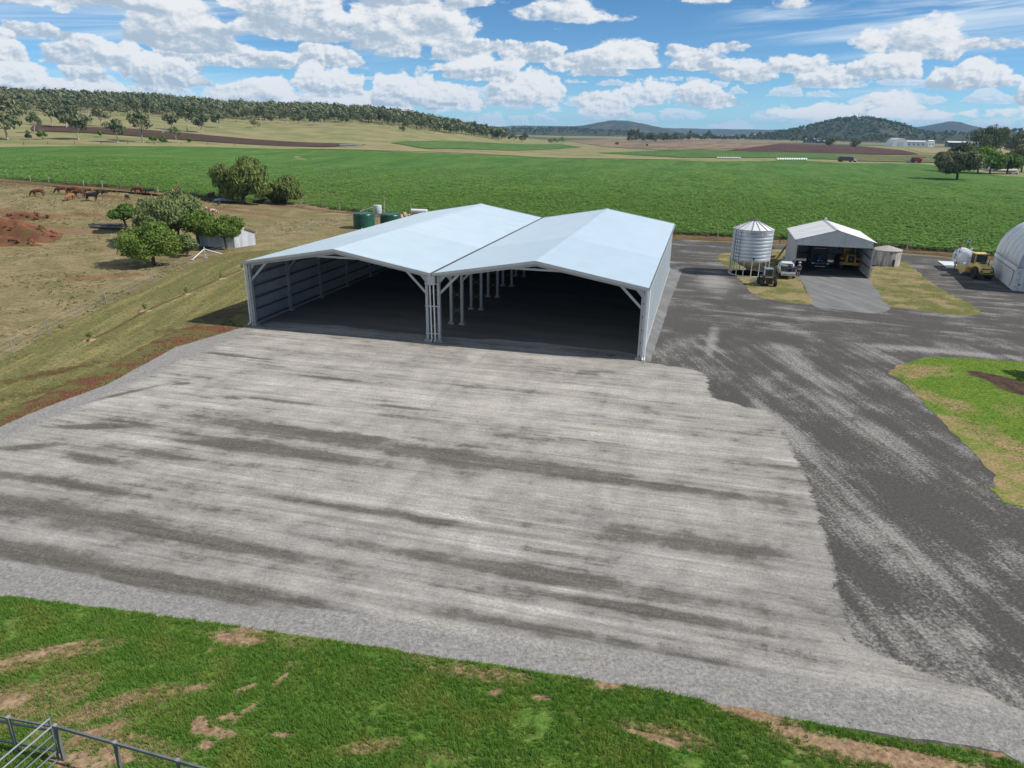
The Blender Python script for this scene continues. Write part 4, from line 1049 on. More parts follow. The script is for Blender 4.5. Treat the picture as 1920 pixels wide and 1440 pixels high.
for s_ in (-1, 1):
    for y0, y1 in ((1.95, 2.65), (2.72, 3.45)):
        part('side_window', MATS['glass_dark'], PU, lambda m: m.add([(s_ * 0.862, y0, 1.2), (s_ * 0.862, y1, 1.2), (s_ * 0.76, y1 - 0.04, 1.64), (s_ * 0.76, y0 + 0.08, 1.64), (s_ * 0.85, y0, 1.2), (s_ * 0.85, y1, 1.2), (s_ * 0.745, y1 - 0.04, 1.64), (s_ * 0.745, y0 + 0.08, 1.64)], [(0, 1, 2, 3), (7, 6, 5, 4), (0, 4, 5, 1), (1, 5, 6, 2), (2, 6, 7, 3), (3, 7, 4, 0)]))
    part('mirror', MATS['black'], PU, lambda m: m.box((s_ * 1.06, 3.35, 1.25), (0.24, 0.1, 0.2)))
    part('headlight', MATS['clear_lamp'], PU, lambda m: m.box((s_ * 0.68, 5.22, 0.82), (0.26, 0.1, 0.18)))
    part('tray_side', pw, PU, lambda m: m.box((s_ * 0.89, 0.82, 0.92), (0.07, 1.6, 0.46)), bevel=0.02)
    part('tail_light', MATS['red_lamp'], PU, lambda m: m.box((s_ * 0.87, 0.0, 0.85), (0.12, 0.06, 0.22)))
    wheel(PU, s_ * 0.80, 0.95, 0.38, 0.26, MATS['chrome'])
    wheel(PU, s_ * 0.80, 4.15, 0.38, 0.26, MATS['chrome'])
part('tray_floor', MATS['black'], PU, lambda m: m.box((0, 0.82, 0.70), (1.75, 1.6, 0.08)))
part('tailgate', pw, PU, lambda m: m.box((0, -0.02, 0.80), (1.72, 0.07, 0.26)), bevel=0.02)
part('bumper', MATS['chrome'], PU, lambda m: m.box((0, -0.14, 0.56), (1.7, 0.16, 0.14)), bevel=0.02)
part('chassis', MATS['black'], PU, lambda m: m.box((0, 2.4, 0.42), (0.9, 4.6, 0.16)))
part('number_plate', MATS['paint_pale_yellow'], PU, lambda m: m.box((0.1, -0.235, 0.56), (0.36, 0.02, 0.10)))
part('load_box', MATS['paint_charcoal'], PU, lambda m: m.box((-0.44, 0.55, 1.20), (0.80, 1.0, 0.80)), bevel=0.02)
part('load_box', MATS['paint_charcoal'], PU, lambda m: m.box((0.58, 0.5, 1.15), (0.52, 1.0, 0.72)), bevel=0.02)
part('load_box', MATS['steel_dark'], PU, lambda m: m.box((0.1, 0.9, 1.0), (0.42, 0.6, 0.42)), bevel=0.02)
part('box_lid', MATS['green_lid'], PU, lambda m: m.box((-0.42, 0.85, 1.62), (0.66, 0.34, 0.04)))

# skid-steer loader, seen from behind
SK = thing('skid_steer_loader', 'small charcoal skid-steer loader with open cage cab parked on grass by the silo', 'loader', (30.06, 82.74), R(-6.0))
ch, sb = MATS['paint_charcoal'], MATS['paint_steel_blue']
part('body', ch, SK, lambda m: m.loft([[(-0.55, 0.0, 0.38), (0.55, 0.0, 0.38), (0.55, 0.0, 1.12), (0.45, 0.0, 1.2), (-0.45, 0.0, 1.2), (-0.55, 0.0, 1.12)], [(-0.55, 0.9, 0.3), (0.55, 0.9, 0.3), (0.55, 0.9, 1.15), (0.45, 0.9, 1.22), (-0.45, 0.9, 1.22), (-0.55, 0.9, 1.15)], [(-0.5, 2.2, 0.3), (0.5, 2.2, 0.3), (0.5, 2.2, 0.7), (0.45, 2.2, 0.75), (-0.45, 2.2, 0.75), (-0.5, 2.2, 0.7)]]), smooth=False)
part('engine_grille', MATS['black'], SK, lambda m: ([m.box((0, -0.02, 0.52 + k * 0.09), (0.62, 0.05, 0.05)) for k in range(6)], m.box((0, -0.005, 0.75), (0.66, 0.03, 0.6))))
part('tail_badge', MATS['paint_yellow'], SK, lambda m: m.box((-0.04, -0.035, 1.13), (0.8, 0.03, 0.09)))
for s_ in (-1, 1):
    part('tail_light', MATS['paint_yellow'], SK, lambda m: m.box((s_ * 0.46, -0.03, 0.55), (0.12, 0.04, 0.3)))
    for y in (0.35, 0.0 + 1.75): wheel(SK, s_ * 0.78, y, 0.42, 0.3, MATS['paint_yellow'], lugs=12)
    part('lift_arm', ch, SK, lambda m: (m.beam((s_ * 0.66, 0.15, 1.22), (s_ * 0.66, 1.9, 1.0), 0.12, 0.18), m.beam((s_ * 0.66, 1.9, 1.0), (s_ * 0.66, 2.6, 0.3), 0.12, 0.16), m.beam((s_ * 0.66, 0.15, 1.3), (s_ * 0.66, 0.25, 0.75), 0.1, 0.2)))
    for y, y2 in ((0.55, 0.5), (1.65, 1.45)): part('cab_post', sb, SK, lambda m: m.beam((s_ * 0.46, y, 1.15 if y < 1 else 0.72), (s_ * 0.43, y2, 1.98), 0.07, 0.07))
part('cab_roof', sb, SK, lambda m: m.box((0, 0.98, 2.0), (1.02, 1.16, 0.09)), bevel=0.03)
part('rear_screen', MATS['glass_dark'], SK, lambda m: m.box((0, 0.53, 1.56), (0.74, 0.03, 0.7)))
part('seat', MATS['black'], SK, lambda m: (m.box((0, 1.05, 1.0), (0.5, 0.5, 0.14)), m.box((0, 0.82, 1.3), (0.5, 0.12, 0.55))))
part('bucket', MATS['steel_dark'], SK, lambda m: m.prism([(2.45, 0.1), (3.1, 0.1), (3.12, 0.16), (2.6, 0.2), (2.55, 0.62), (2.45, 0.62)], -0.85, 0.85, 'x'))
FR = thing('steel_frame', 'low steel frame standing on grass beside the skid-steer loader', 'frame', (29.64, 86.16), R(10))
part('rail', MATS['galvanised'], FR, lambda m: (m.beam((-0.7, 0, 0.32), (0.5, 0, 0.32), 0.06, 0.06), m.beam((-0.7, 0, 0.08), (0.5, 0, 0.08), 0.06, 0.06)))
for x in (-0.68, -0.1, 0.48): part('upright', MATS['galvanised'], FR, lambda m: m.box((x, 0.0, 0.19), (0.06, 0.062, 0.3)))

# yellow wheel loader in the shed, rear towards the yard
WL = thing('wheel_loader', 'yellow wheel loader parked in small shed with its black rear grille facing out', 'loader', (44.67, 94.30), R(-14.94))
py = MATS['paint_yellow']
part('engine_hood', py, WL, lambda m: m.loft([[(-0.62, 0.0, 0.95), (0.62, 0.0, 0.95), (0.60, 0.02, 1.9), (0.46, 0.05, 2.02), (-0.46, 0.05, 2.02), (-0.60, 0.02, 1.9)], [(-0.72, 1.7, 0.9), (0.72, 1.7, 0.9), (0.7, 1.7, 2.05), (0.5, 1.7, 2.16), (-0.5, 1.7, 2.16), (-0.7, 1.7, 2.05)]]), smooth=False, bevel=0.03)
part('grille', MATS['black'], WL, lambda m: m.box((0, -0.01, 1.45), (0.78, 0.06, 0.95), rx=0.03))
part('counterweight', py, WL, lambda m: m.prism([(-1.25, 0.72), (1.25, 0.72), (1.28, 0.9), (1.2, 1.04), (-1.2, 1.04), (-1.28, 0.9)], -0.18, 0.35, 'y'), bevel=0.03)
part('emblem', MATS['paint_pale_yellow'], WL, lambda m: m.prism([(-0.07, 1.46), (0.0, 1.34), (0.07, 1.46), (0.0, 1.56)], -0.05, -0.03, 'y'))
part('cab', py, WL, lambda m: ([m.beam((x, y, 1.75), (x * 0.92, y * 0.98 + 0.04, 3.15), 0.1, 0.1) for x in (-0.7, 0.7) for y in (1.75, 3.1)], m.box((0, 2.45, 1.7), (1.5, 1.5, 0.12))))
part('cab_roof', py, WL, lambda m: m.box((0, 2.4, 3.2), (1.6, 1.75, 0.14)), bevel=0.04)
part('cab_glass', MATS['glass_dark'], WL, lambda m: m.box((0, 2.45, 2.5), (1.34, 1.36, 1.25)))
for s_ in (-1, 1):
    for y in (0.95, 3.75): wheel(WL, s_ * 0.98, y, 0.70, 0.5, py, lugs=16)
    part('fender', py, WL, lambda m: m.prism([(0.3, 1.45), (0.5, 1.58), (1.5, 1.58), (1.7, 1.4), (1.7, 1.34), (1.5, 1.5), (0.5, 1.5), (0.3, 1.38)], s_ * 0.75, s_ * 1.24, 'x'))
    part('lift_arm', py, WL, lambda m: (m.beam((s_ * 0.45, 3.3, 1.7), (s_ * 0.45, 5.0, 0.7), 0.14, 0.3)))
    part('tail_light', MATS['red_lamp'], WL, lambda m: m.box((s_ * 1.05, -0.2, 0.88), (0.18, 0.04, 0.1)))
part('front_frame', py, WL, lambda m: m.box((0, 3.6, 1.0), (0.9, 1.6, 0.8)))
part('bucket', MATS['steel_dark'], WL, lambda m: m.prism([(4.9, 0.1), (5.9, 0.1), (5.92, 0.18), (5.1, 0.25), (5.0, 1.1), (4.9, 1.1)], -1.25, 1.25, 'x'))
part('mirror', MATS['black'], WL, lambda m: (m.box((-1.15, 2.9, 2.5), (0.2, 0.05, 0.35)), m.box((-0.98, 2.9, 2.68), (0.3, 0.04, 0.04))))

# dark service truck in the shed
TK = thing('service_truck', 'dark truck parked in small shed beside the loader, blue drum on its back', 'truck', (40.72, 94.39), R(-14.94))
part('rear_deck', ch, TK, lambda m: (m.box((0, 0.9, 0.95), (2.2, 1.9, 0.12)), m.box((0, 0.02, 0.86), (2.25, 0.1, 0.2))), bevel=0.02)
part('body', MATS['black'], TK, lambda m: m.box((0, 2.9, 1.7), (2.2, 2.4, 1.9)), bevel=0.05)
part('cab', ch, TK, lambda m: m.loft([car_ring(4.2, 1.05, 0.7, 2.4, 0.1), car_ring(5.0, 1.05, 0.7, 2.45, 0.12), car_ring(6.0, 1.03, 0.6, 1.5, 0.05)]), smooth=True)
part('canopy_light_bar', MATS['clear_lamp'], TK, lambda m: m.box((0, 1.66, 2.62), (1.5, 0.1, 0.06)))
part('canopy', ch, TK, lambda m: (m.box((0, 2.3, 2.7), (2.2, 1.6, 0.08)), m.box((-1.0, 1.62, 1.85), (0.08, 0.08, 1.7)), m.box((1.0, 1.62, 1.85), (0.08, 0.08, 1.7))))
part('drum', MATS['tool_blue'], TK, lambda m: m.lathe([(0.27, 1.02), (0.29, 1.3), (0.28, 1.6), (0.29, 1.75), (0.2, 1.85)], 20, (-0.05, 0.95, 0)), smooth=True)
for x in (-0.28, 0.2): part('spot_lamp', MATS['clear_lamp'], TK, lambda m: m.lathe([(0.1, 0), (0.11, 0.1), (0.02, 0.14)], 12, (x, 0.2, 1.14)), smooth=True)
part('bumper', ga, TK, lambda m: m.box((0, -0.1, 0.5), (1.3, 0.12, 0.1)))
for s_ in (-1, 1):
    part('tail_light', MATS['clear_lamp'], TK, lambda m: m.box((s_ * 0.92, -0.05, 0.86), (0.3, 0.05, 0.12)))
    for y in (1.3, 5.2): wheel(TK, s_ * 0.92, y, 0.45, 0.3, MATS['steel_dark'])

# yellow road roller
RO = thing('road_roller', 'pale yellow road roller with cab and steel drum parked beside the white dome shelter', 'roller', (59.13, 88.55), R(-8.0))
yy = MATS['paint_pale_yellow']
part('engine_hood', yy, RO, lambda m: m.loft([[(-0.72, 0.02, 0.95), (0.72, 0.02, 0.95), (0.70, 0.1, 1.35), (0.55, 0.2, 1.5), (-0.55, 0.2, 1.5), (-0.70, 0.1, 1.35)], [(-0.8, 0.8, 0.85), (0.8, 0.8, 0.85), (0.76, 0.8, 1.6), (0.6, 0.8, 1.82), (-0.6, 0.8, 1.82), (-0.76, 0.8, 1.6)], [(-0.8, 1.9, 0.85), (0.8, 1.9, 0.85), (0.76, 1.9, 1.75), (0.6, 1.9, 2.0), (-0.6, 1.9, 2.0), (-0.76, 1.9, 1.75)]]), smooth=True)
part('hood_vent', MATS['black'], RO, lambda m: (m.box((0, 1.35, 1.96), (0.7, 0.35, 0.04), rx=0.16), m.box((0.0, 0.13, 1.38), (1.2, 0.06, 0.08))))
part('exhaust', MATS['black'], RO, lambda m: m.path([(0.35, 0.75, 1.75), (0.35, 0.72, 2.25), (0.38, 0.62, 2.4)], 0.06, 8), smooth=True)
part('rear_bumper', MATS['black'], RO, lambda m: m.box((0, 0.0, 0.72), (1.95, 0.3, 0.26)), bevel=0.03)
M('hazard_strip', (0.55, 0.62, 0.03), (0.10, 0.11, 0.02), 6.0, 0.4, lo=0.48, hi=0.52, stretch=(3, 1, 1))
part('hazard_strip', MATS['hazard_strip'], RO, lambda m: m.box((0, -0.16, 0.84), (1.7, 0.03, 0.09)))
for s_ in (-1, 1):
    wheel(RO, s_ * 0.82, 1.1, 0.76, 0.52, yy, lugs=16)
    part('tail_light', MATS['red_lamp'], RO, lambda m: m.box((s_ * 0.86, 0.06, 1.02), (0.14, 0.05, 0.12)))
    part('lamp_recess', MATS['black'], RO, lambda m: m.box((s_ * 0.56, 0.03, 1.08), (0.22, 0.06, 0.18)))
    part('drum_yoke', yy, RO, lambda m: m.prism([(3.1, 0.45), (5.5, 0.5), (5.6, 0.75), (5.5, 1.02), (4.6, 1.1), (3.3, 1.2), (3.1, 1.0)], s_ * 1.06, s_ * 1.18, 'x'))
part('front_yoke', yy, RO, lambda m: (m.box((0, 5.52, 0.78), (2.3, 0.14, 0.4)), m.box((0, 3.2, 0.85), (2.3, 0.3, 0.6)), m.box((0, 2.8, 0.85), (0.7, 0.8, 0.5))))
part('drum', MATS['old_zinc'], RO, lambda m: m.lathe([(0.3, -1.03), (0.74, -1.03), (0.76, -1.0), (0.76, 1.0), (0.74, 1.03), (0.3, 1.03)], 36, (0, 4.4, 0.76), 'x'), smooth=True)
part('cab_frame', yy, RO, lambda m: ([m.beam((x, y, 1.5), (x * 0.95, yb, 2.95), 0.09, 0.09) for x in (-0.72, 0.72) for y, yb in ((1.95, 2.0), (3.15, 3.05))], m.box((0, 2.55, 1.45), (1.6, 1.4, 0.5))), bevel=0.01)
part('cab_roof', yy, RO, lambda m: m.box((0, 2.5, 3.0), (1.7, 1.5, 0.14)), bevel=0.05)
part('cab_glass', MATS['glass_dark'], RO, lambda m: m.box((0, 2.52, 2.3), (1.36, 1.06, 1.2)))
part('mirror', MATS['black'], RO, lambda m: m.box((0.98, 3.0, 2.4), (0.2, 0.06, 0.4)))
part('step', MATS['steel_dark'], RO, lambda m: (m.box((-0.95, 2.3, 0.6), (0.3, 0.4, 0.05)), m.box((-0.95, 2.3, 0.95), (0.3, 0.4, 0.05))))

# ---------------------------------------------------------------- white fuel tank on its slab
FT = thing('fuel_tank', 'big white horizontal fuel tank with domed end behind the road roller', 'tank', (60.38, 94.34), R(-17.0))
part('shell', pw, FT, lambda m: m.lathe([(0.0, -0.42), (0.35, -0.4), (0.75, -0.3), (1.0, -0.14), (1.13, 0.0), (1.15, 0.05), (1.15, 3.9), (1.05, 4.05), (0.7, 4.25), (0.0, 4.35)], 40, (0, 0, 1.55), 'y'), smooth=True)
part('shell_seam', MATS['flashing'], FT, lambda m: [m.lathe([(1.155, y), (1.162, y), (1.162, y + 0.06), (1.155, y + 0.06)], 40, (0, 0, 1.55), 'y') for y in (0.02, 2.0, 3.85)])
for y in (0.5, 3.4):
    for s_ in (-1, 1): part('leg', pw, FT, lambda m: m.box((s_ * 0.62, y, 0.35), (0.14, 0.3, 0.7)))
    part('saddle', pw, FT, lambda m: m.prism([(-0.85, 0.5), (0.85, 0.5), (0.85, 0.95), (0.5, 0.66), (0, 0.55), (-0.5, 0.66), (-0.85, 0.95)], y - 0.12, y + 0.12, 'y'))
part('filler_cap', pw, FT, lambda m: m.path([(0.1, 0.9, 2.65), (0.1, 0.9, 2.95), (0.22, 0.9, 3.02), (0.3, 0.9, 2.9)], 0.08, 8), smooth=True)
part('gauge', MATS['black'], FT, lambda m: m.box((0.82, -0.22, 1.85), (0.2, 0.1, 0.3)))
part('stencil', MATS['faded_print'], FT, lambda m: m.box((0.05, -0.43, 1.95), (0.7, 0.03, 0.03)))
part('side_print', MATS['tool_blue'], FT, lambda m: m.box((-1.13, 2.2, 1.9), (0.03, 0.7, 0.12), ry=0.3))
sl = thing('concrete_slab', 'pale concrete slab under the white fuel tank', 'slab', (61.09, 97.11), R(-17.0))
part('slab', MATS['white_roof'], sl, lambda m: m.box((0.6, 2.2, 0.07), (4.6, 5.6, 0.1)), bevel=0.02)
PB = thing('fuel_hose_stand', 'thin dark hose stand with looped hoses in front of the white tank', 'hose stand', (59.77, 96.21), 0.0)
part('pole', MATS['steel_dark'], PB, lambda m: m.tube((0, 0, 0), (0.5, 0.3, 4.6), 0.05, 0.03))
part('hose', MATS['black'], PB, lambda m: m.path([(0.05, 0, 0.1), (-0.3, 0, 1.2), (-0.15, 0.1, 2.6), (0.25, 0.2, 3.1), (0.32, 0.2, 2.2), (0.1, 0.2, 1.0), (0.6, 0.3, 0.5), (0.9, 0.3, 1.3)], 0.03))
part('valve', MATS['red_lamp'], PB, lambda m: m.box((0.26, 0.18, 3.15), (0.35, 0.15, 0.14)))
SP = thing('sign_post', 'black post with small white notice plate behind the white fuel tank', 'sign', (70.22, 110.90), R(-10))
part('post', MATS['steel_dark'], SP, lambda m: m.box((0, 0, 1.0), (0.1, 0.1, 2.0)))
part('plate', pw, SP, lambda m: m.box((0, -0.06, 1.9), (0.5, 0.03, 0.6)))
part('print', MATS['black'], SP, lambda m: m.box((0.02, -0.08, 1.92), (0.18, 0.02, 0.3)))

# ---------------------------------------------------------------- container-based dome shelter at the right edge
u3, w3 = Vector((math.cos(R(-15)), math.sin(R(-15)))), Vector((-math.sin(R(-15)), math.cos(R(-15))))
CN = thing('shipping_container', 'white shipping container with double doors under the edge of the dome shelter', 'container', (58.65, 82.55), R(-22.0))
M('container_white', (0.56, 0.585, 0.61), (0.62, 0.64, 0.66), 0.6, 0.5, grime=0.2)
cw = MATS['container_white']
part('shell', cw, CN, lambda m: m.box((1.22, 6.1, 1.33), (2.36, 12.1, 2.44)))
for xx in (0.02, 2.42):
    m = corrugated(xx - 0.015, 0.15, 12.05, 0.15, 2.45, 0.28, 0.03); link_mesh('side_panel', m.mesh('side', fix=False), cw, CN)
for xx in (0.07, 2.37):
    for y in (0.07, 12.13): part('corner_post', cw, CN, lambda m: m.box((xx, y, 1.3), (0.16, 0.16, 2.58)))
for z in (0.09, 2.52):
    part('end_rail', cw, CN, lambda m: m.box((1.22, 0.05, z), (2.2, 0.14, 0.14)))
    for xx in (0.05, 2.39): part('side_rail', cw, CN, lambda m: m.box((xx, 6.1, z), (0.12, 11.9, 0.12)))
for k in range(2):
    d = part('door', cw, CN, lambda m: m.box((0.66 + k * 1.13, 0.0, 1.3), (1.1, 0.06, 2.26)), bevel=0.01)
    for q in (0.28, 0.82):
        part('lock_bar', ga, d, lambda m: m.tube((0.11 + k * 1.13 + q, -0.06, 0.2), (0.11 + k * 1.13 + q, -0.06, 2.4), 0.025, n=8))
    for z in (0.5, 1.3, 2.1): part('hinge', MATS['steel_dark'], d, lambda m: m.box((0.2 + k * 2.04, -0.05, z), (0.22, 0.05, 0.05)))
part('marking', MATS['red_lamp'], CN, lambda m: m.box((0.5, -0.04, 0.75), (0.22, 0.02, 0.22)))
DM = thing('dome_shelter', 'white fabric dome shelter roof arching over containers at the right edge', 'shelter', (58.65, 82.55), R(-22.0))
m, t = new_mat('dome_fabric')
p = t.obj()
c = t.mix(t.ss(t.noise(p, 0.6, 5, 0.6), 0.4, 0.65), (0.62, 0.64, 0.67), (0.70, 0.715, 0.74))
c = t.mix(t.m('MULTIPLY', t.ss(t.noise(t.v('MULTIPLY', p, (3, 0.5, 0.4)), 1, 5, 0.6), 0.55, 0.75), 0.25), c, (0.42, 0.40, 0.36))
finish(t, c, 0.6, 0, None, spec=0.3)
DW, DH, DL = 12.5, 5.2, 12.0


def arch(t_, r=0.0):
    a_ = math.pi * (1 - t_)
    return (DW / 2 + (DW / 2 + r) * math.cos(a_), 2.62 + (DH + r) * math.sin(a_) ** 0.85)


NA = 28
for k in range(6):   # fabric stretched bay by bay between hoops
    y0, y1 = 0.1 + k * DL / 6, 0.1 + (k + 1) * DL / 6
    def bay(m):
        vs, fs = [], []
        for jj, (y, sg) in enumerate(((y0, 0.0), ((y0 + y1) / 2, -0.05), (y1, 0.0))):
            for i in range(NA + 1):
                x, z = arch(i / NA, sg); vs.append((x, y, z))
        for jj in range(2):
            for i in range(NA): b_ = jj * (NA + 1) + i; fs.append((b_, b_ + 1, b_ + NA + 2, b_ + NA + 1))
        m.add(vs, fs)
    o = part('fabric_bay', MATS['dome_fabric'], DM, bay, smooth=True)
    sol = o.modifiers.new('thick', 'SOLIDIFY'); sol.thickness = 0.03
for k in range(7):
    y = 0.1 + k * DL / 6
    part('hoop', ga, DM, lambda m: m.path([(arch(i / 20, -0.08)[0], y, arch(i / 20, -0.08)[1]) for i in range(21)], 0.05, 6))
part('end_curtain', MATS['dome_fabric'], DM, lambda m: m.prism([arch(i / NA, -0.04) for i in range(NA + 1)], 0.9, 0.94, 'y'))
part('skirt', MATS['dome_fabric'], DM, lambda m: m.box((-0.05, 6.1, 2.5), (0.06, 11.9, 0.5)))
part('tie_cable', MATS['black'], DM, lambda m: m.path([(-0.09, 12.0, 2.25), (-0.09, 1.0, 2.2), (-0.12, 0.9, 1.2), (-0.1, 1.5, 0.25)], 0.03))

# ---------------------------------------------------------------- odds and ends round the small shed
BP = thing('blue_pump_post', 'dark blue upright post with tan cap behind the silo', 'post', (36.19, 100.56), 0.0)
part('post', MATS['tool_blue'], BP, lambda m: m.box((0, 0, 0.9), (0.22, 0.22, 1.8)), bevel=0.02)
part('cap', MATS['tarp_brown'], BP, lambda m: m.box((0.1, 0, 1.88), (0.5, 0.3, 0.12)), bevel=0.02)
LD = thing('leaning_planks', 'dark timber planks leaning on the side wall of the small shed', 'planks', (38.93, 102.10), R(-15))
for k in range(3): part('plank', MATS['tarp_brown'], LD, lambda m: m.beam((-1.3 + 0.2 * k, 0.3 * k, 0.02), (-0.1, 0.3 * k, 2.1 - 0.2 * k), 0.16, 0.06))
BU = thing('bucket', 'light blue bucket at the foot of the small shed wall', 'bucket', (38.94, 102.55), 0.0)
M('bucket_blue', (0.10, 0.35, 0.42), (0.09, 0.30, 0.37), 2.0, 0.5)
part('pail', MATS['bucket_blue'], BU, lambda m: m.lathe([(0.16, 0), (0.22, 0.4), (0.2, 0.4), (0.14, 0.04), (0.0, 0.04)], 18), smooth=True)
part('handle', MATS['steel_dark'], BU, lambda m: m.path([(-0.22, 0, 0.38), (-0.15, 0, 0.55), (0.15, 0, 0.55), (0.22, 0, 0.38)], 0.012, 5))
TU = thing('clay_tub', 'reddish tub on the grass behind the silo', 'tub', (37.83, 103.82), 0.0)
M('terracotta', (0.36, 0.13, 0.07), (0.3, 0.11, 0.06), 2.0, 0.8)
part('bowl', MATS['terracotta'], TU, lambda m: m.lathe([(0.22, 0), (0.38, 0.3), (0.42, 0.32), (0.36, 0.32), (0.2, 0.06), (0.0, 0.06)], 20), smooth=True)
for a_ in (0, math.pi): part('handle', MATS['terracotta'], TU, lambda m: m.box((0.41 * math.cos(a_), 0, 0.27), (0.1, 0.16, 0.05)))

# ---------------------------------------------------------------- trees
leaf_mat('leaf_bright', (0.130, 0.220, 0.040), (0.215, 0.310, 0.064), (0.175, 0.235, 0.052), 0.4)
leaf_mat('leaf_dark', (0.085, 0.165, 0.034), (0.145, 0.240, 0.053), (0.11, 0.178, 0.042), 0.35)
leaf_mat('leaf_pale', (0.159, 0.208, 0.081), (0.225, 0.275, 0.108), (0.175, 0.208, 0.083))
leaf_mat('leaf_pepper', (0.155, 0.210, 0.060), (0.235, 0.290, 0.092), (0.18, 0.222, 0.066), 0.4)
leaf_mat('leaf_gum', (0.138, 0.157, 0.078), (0.205, 0.219, 0.117), (0.166, 0.173, 0.090), 0.15)
leaf_mat('leaf_gum_dark', (0.090, 0.121, 0.058), (0.140, 0.166, 0.084), (0.117, 0.134, 0.066), 0.15)
leaf_mat('leaf_lime', (0.141, 0.250, 0.033), (0.208, 0.316, 0.049), (0.167, 0.250, 0.037))
leaf_mat('leaf_crop', (0.105, 0.225, 0.034), (0.215, 0.385, 0.075), (0.180, 0.310, 0.052), 0.4)
leaf_mat('grass_blade', (0.115, 0.265, 0.036), (0.220, 0.370, 0.062), (0.270, 0.345, 0.070), 0.5)
leaf_mat('grass_dry', (0.30, 0.255, 0.11), (0.42, 0.34, 0.17), (0.24, 0.24, 0.08), 0.3)
leaf_mat('grass_olive', (0.15, 0.15, 0.052), (0.24, 0.205, 0.085), (0.19, 0.155, 0.065), 0.3)
M('bark', (0.12, 0.092, 0.070), (0.075, 0.058, 0.046), 3.0, 0.9, stretch=(2, 2, 0.4), bump=0.4)
M('bark_pale', (0.42, 0.39, 0.34), (0.24, 0.21, 0.18), 1.2, 0.85, stretch=(1, 1, 0.5))
M('deadwood', (0.40, 0.37, 0.33), (0.28, 0.25, 0.22), 2.0, 0.9)


def leaves_mesh(name, lobes, n, size, rng, droop=0.0, shell=0.55):
    """leaf clumps spread through several lobes, denser towards each lobe's skin"""
    vol = np.array([l[1] * l[2] * l[3] for l in lobes]) ** 0.8
    which = rng.choice(len(lobes), n, p=vol / vol.sum())
    L = np.array([(l[0][0], l[0][1], l[0][2], l[1], l[2], l[3]) for l in lobes])[which]
    d = rng.normal(size=(n, 3)); d /= np.linalg.norm(d, axis=1)[:, None]
    r = shell + (1 - shell) * rng.random(n) ** 0.6
    r *= 1 + 0.16 * np.sin(d[:, 0] * 5 + which) * np.sin(d[:, 2] * 6 + which * 2)
    P = L[:, :3] + d * r[:, None] * L[:, 3:]
    nrm = d * 0.7 + rng.normal(size=(n, 3)) * 0.6; nrm /= np.linalg.norm(nrm, axis=1)[:, None]
    up = np.where(rng.random((n, 1)) < droop, np.array([[0, 0, -1.0]]), rng.normal(size=(n, 3)))
    a = np.cross(nrm, up); a /= np.linalg.norm(a, axis=1)[:, None] + 1e-9
    b = np.cross(nrm, a)
    s = size * (0.55 + 0.9 * rng.random(n))
    asp = np.where(rng.random(n) < droop, 2.2, 1.1)
    A = a * (s * 0.42)[:, None]; B = b * (s * 0.5 * asp)[:, None]
    C = nrm * (s * 0.12)[:, None]
    V = np.stack([P - B, P + A * 0.9 - B * 0.1 + C, P + B, P - A * 0.9 + B * 0.1 + C], 1).reshape(-1, 3)
    F = np.arange(4 * n).reshape(n, 4)
    return mesh_np(name, V, F)


def limb_path(m, p0, p1, r0, r1, rnd, n=7):
    p0, p1 = Vector(p0), Vector(p1)
    mid = p0.lerp(p1, 0.5) + Vector((rnd.uniform(-1, 1), rnd.uniform(-1, 1), rnd.uniform(0, 0.5))) * (p1 - p0).length * 0.12
    m.tube(p0, mid, r0, (r0 + r1) * 0.5, n, False); m.tube(mid, p1, (r0 + r1) * 0.5, r1, n, False)


def tree(name, label, loc, h, rx, leaf, nleaf, size, seed, trunk_r=0.2, fork=0.25, crown_lo=0.3, nl=9, droop=0.0, ry=None, group=None, bark='bark', lobes=None, lean=(0, 0), shell=0.5, cat='tree', flat_top=0.8):
    rnd = random.Random(seed); rng = np.random.default_rng(seed)
    ry = ry or rx
    o = thing(name, label, cat, loc, 0.0, group)
    if lobes is None:
        lobes = []
        zc = h * (crown_lo + 1) / 2; hz = h * (1 - crown_lo) / 2
        for k in range(nl):
            a = 2 * math.pi * (k + rnd.random() * 0.6) / max(1, nl - 2); q = rnd.uniform(0.45, 0.72) if k < nl - 2 else rnd.uniform(0, 0.25)
            zz = zc + hz * (rnd.uniform(-0.42, 0.35) if k < nl - 2 else rnd.uniform(0.3, 0.5))
            s = rnd.uniform(0.34, 0.5)
            lobes.append(((rx * q * math.cos(a), ry * q * math.sin(a), zz), rx * s, ry * s, min(hz * rnd.uniform(0.45, 0.62), rx * s * 1.1) * flat_top / 0.8))
    lobes = [((c[0] + lean[0] * c[2] / h, c[1] + lean[1] * c[2] / h, c[2]), a, b, d) for c, a, b, d in lobes]

    def tr(m):
        f = Vector((lean[0] * fork + rnd.uniform(-0.1, 0.1), lean[1] * fork, h * fork))
        m.tube((0, 0, -0.15), (0, 0, 0.12), trunk_r * 1.5, trunk_r * 1.05, 9, False)
        limb_path(m, (0, 0, 0.1), f, trunk_r * 1.05, trunk_r * 0.8, rnd, 9)
        for c, a, b, d in lobes:
            limb_path(m, f, (c[0], c[1], c[2] - d * 0.2), trunk_r * 0.5, trunk_r * 0.12, rnd, 6)
            for _ in range(2): limb_path(m, Vector(c) - Vector((0, 0, d * 0.3)), (c[0] + a * rnd.uniform(-0.7, 0.7), c[1] + b * rnd.uniform(-0.7, 0.7), c[2] + d * rnd.uniform(0, 0.7)), trunk_r * 0.14, trunk_r * 0.04, rnd, 5)
    part('trunk', MATS[bark], o, tr, smooth=True)
    link_mesh('crown', leaves_mesh('crown', lobes, nleaf, size, rng, droop, shell), MATS[leaf], o)
    return o


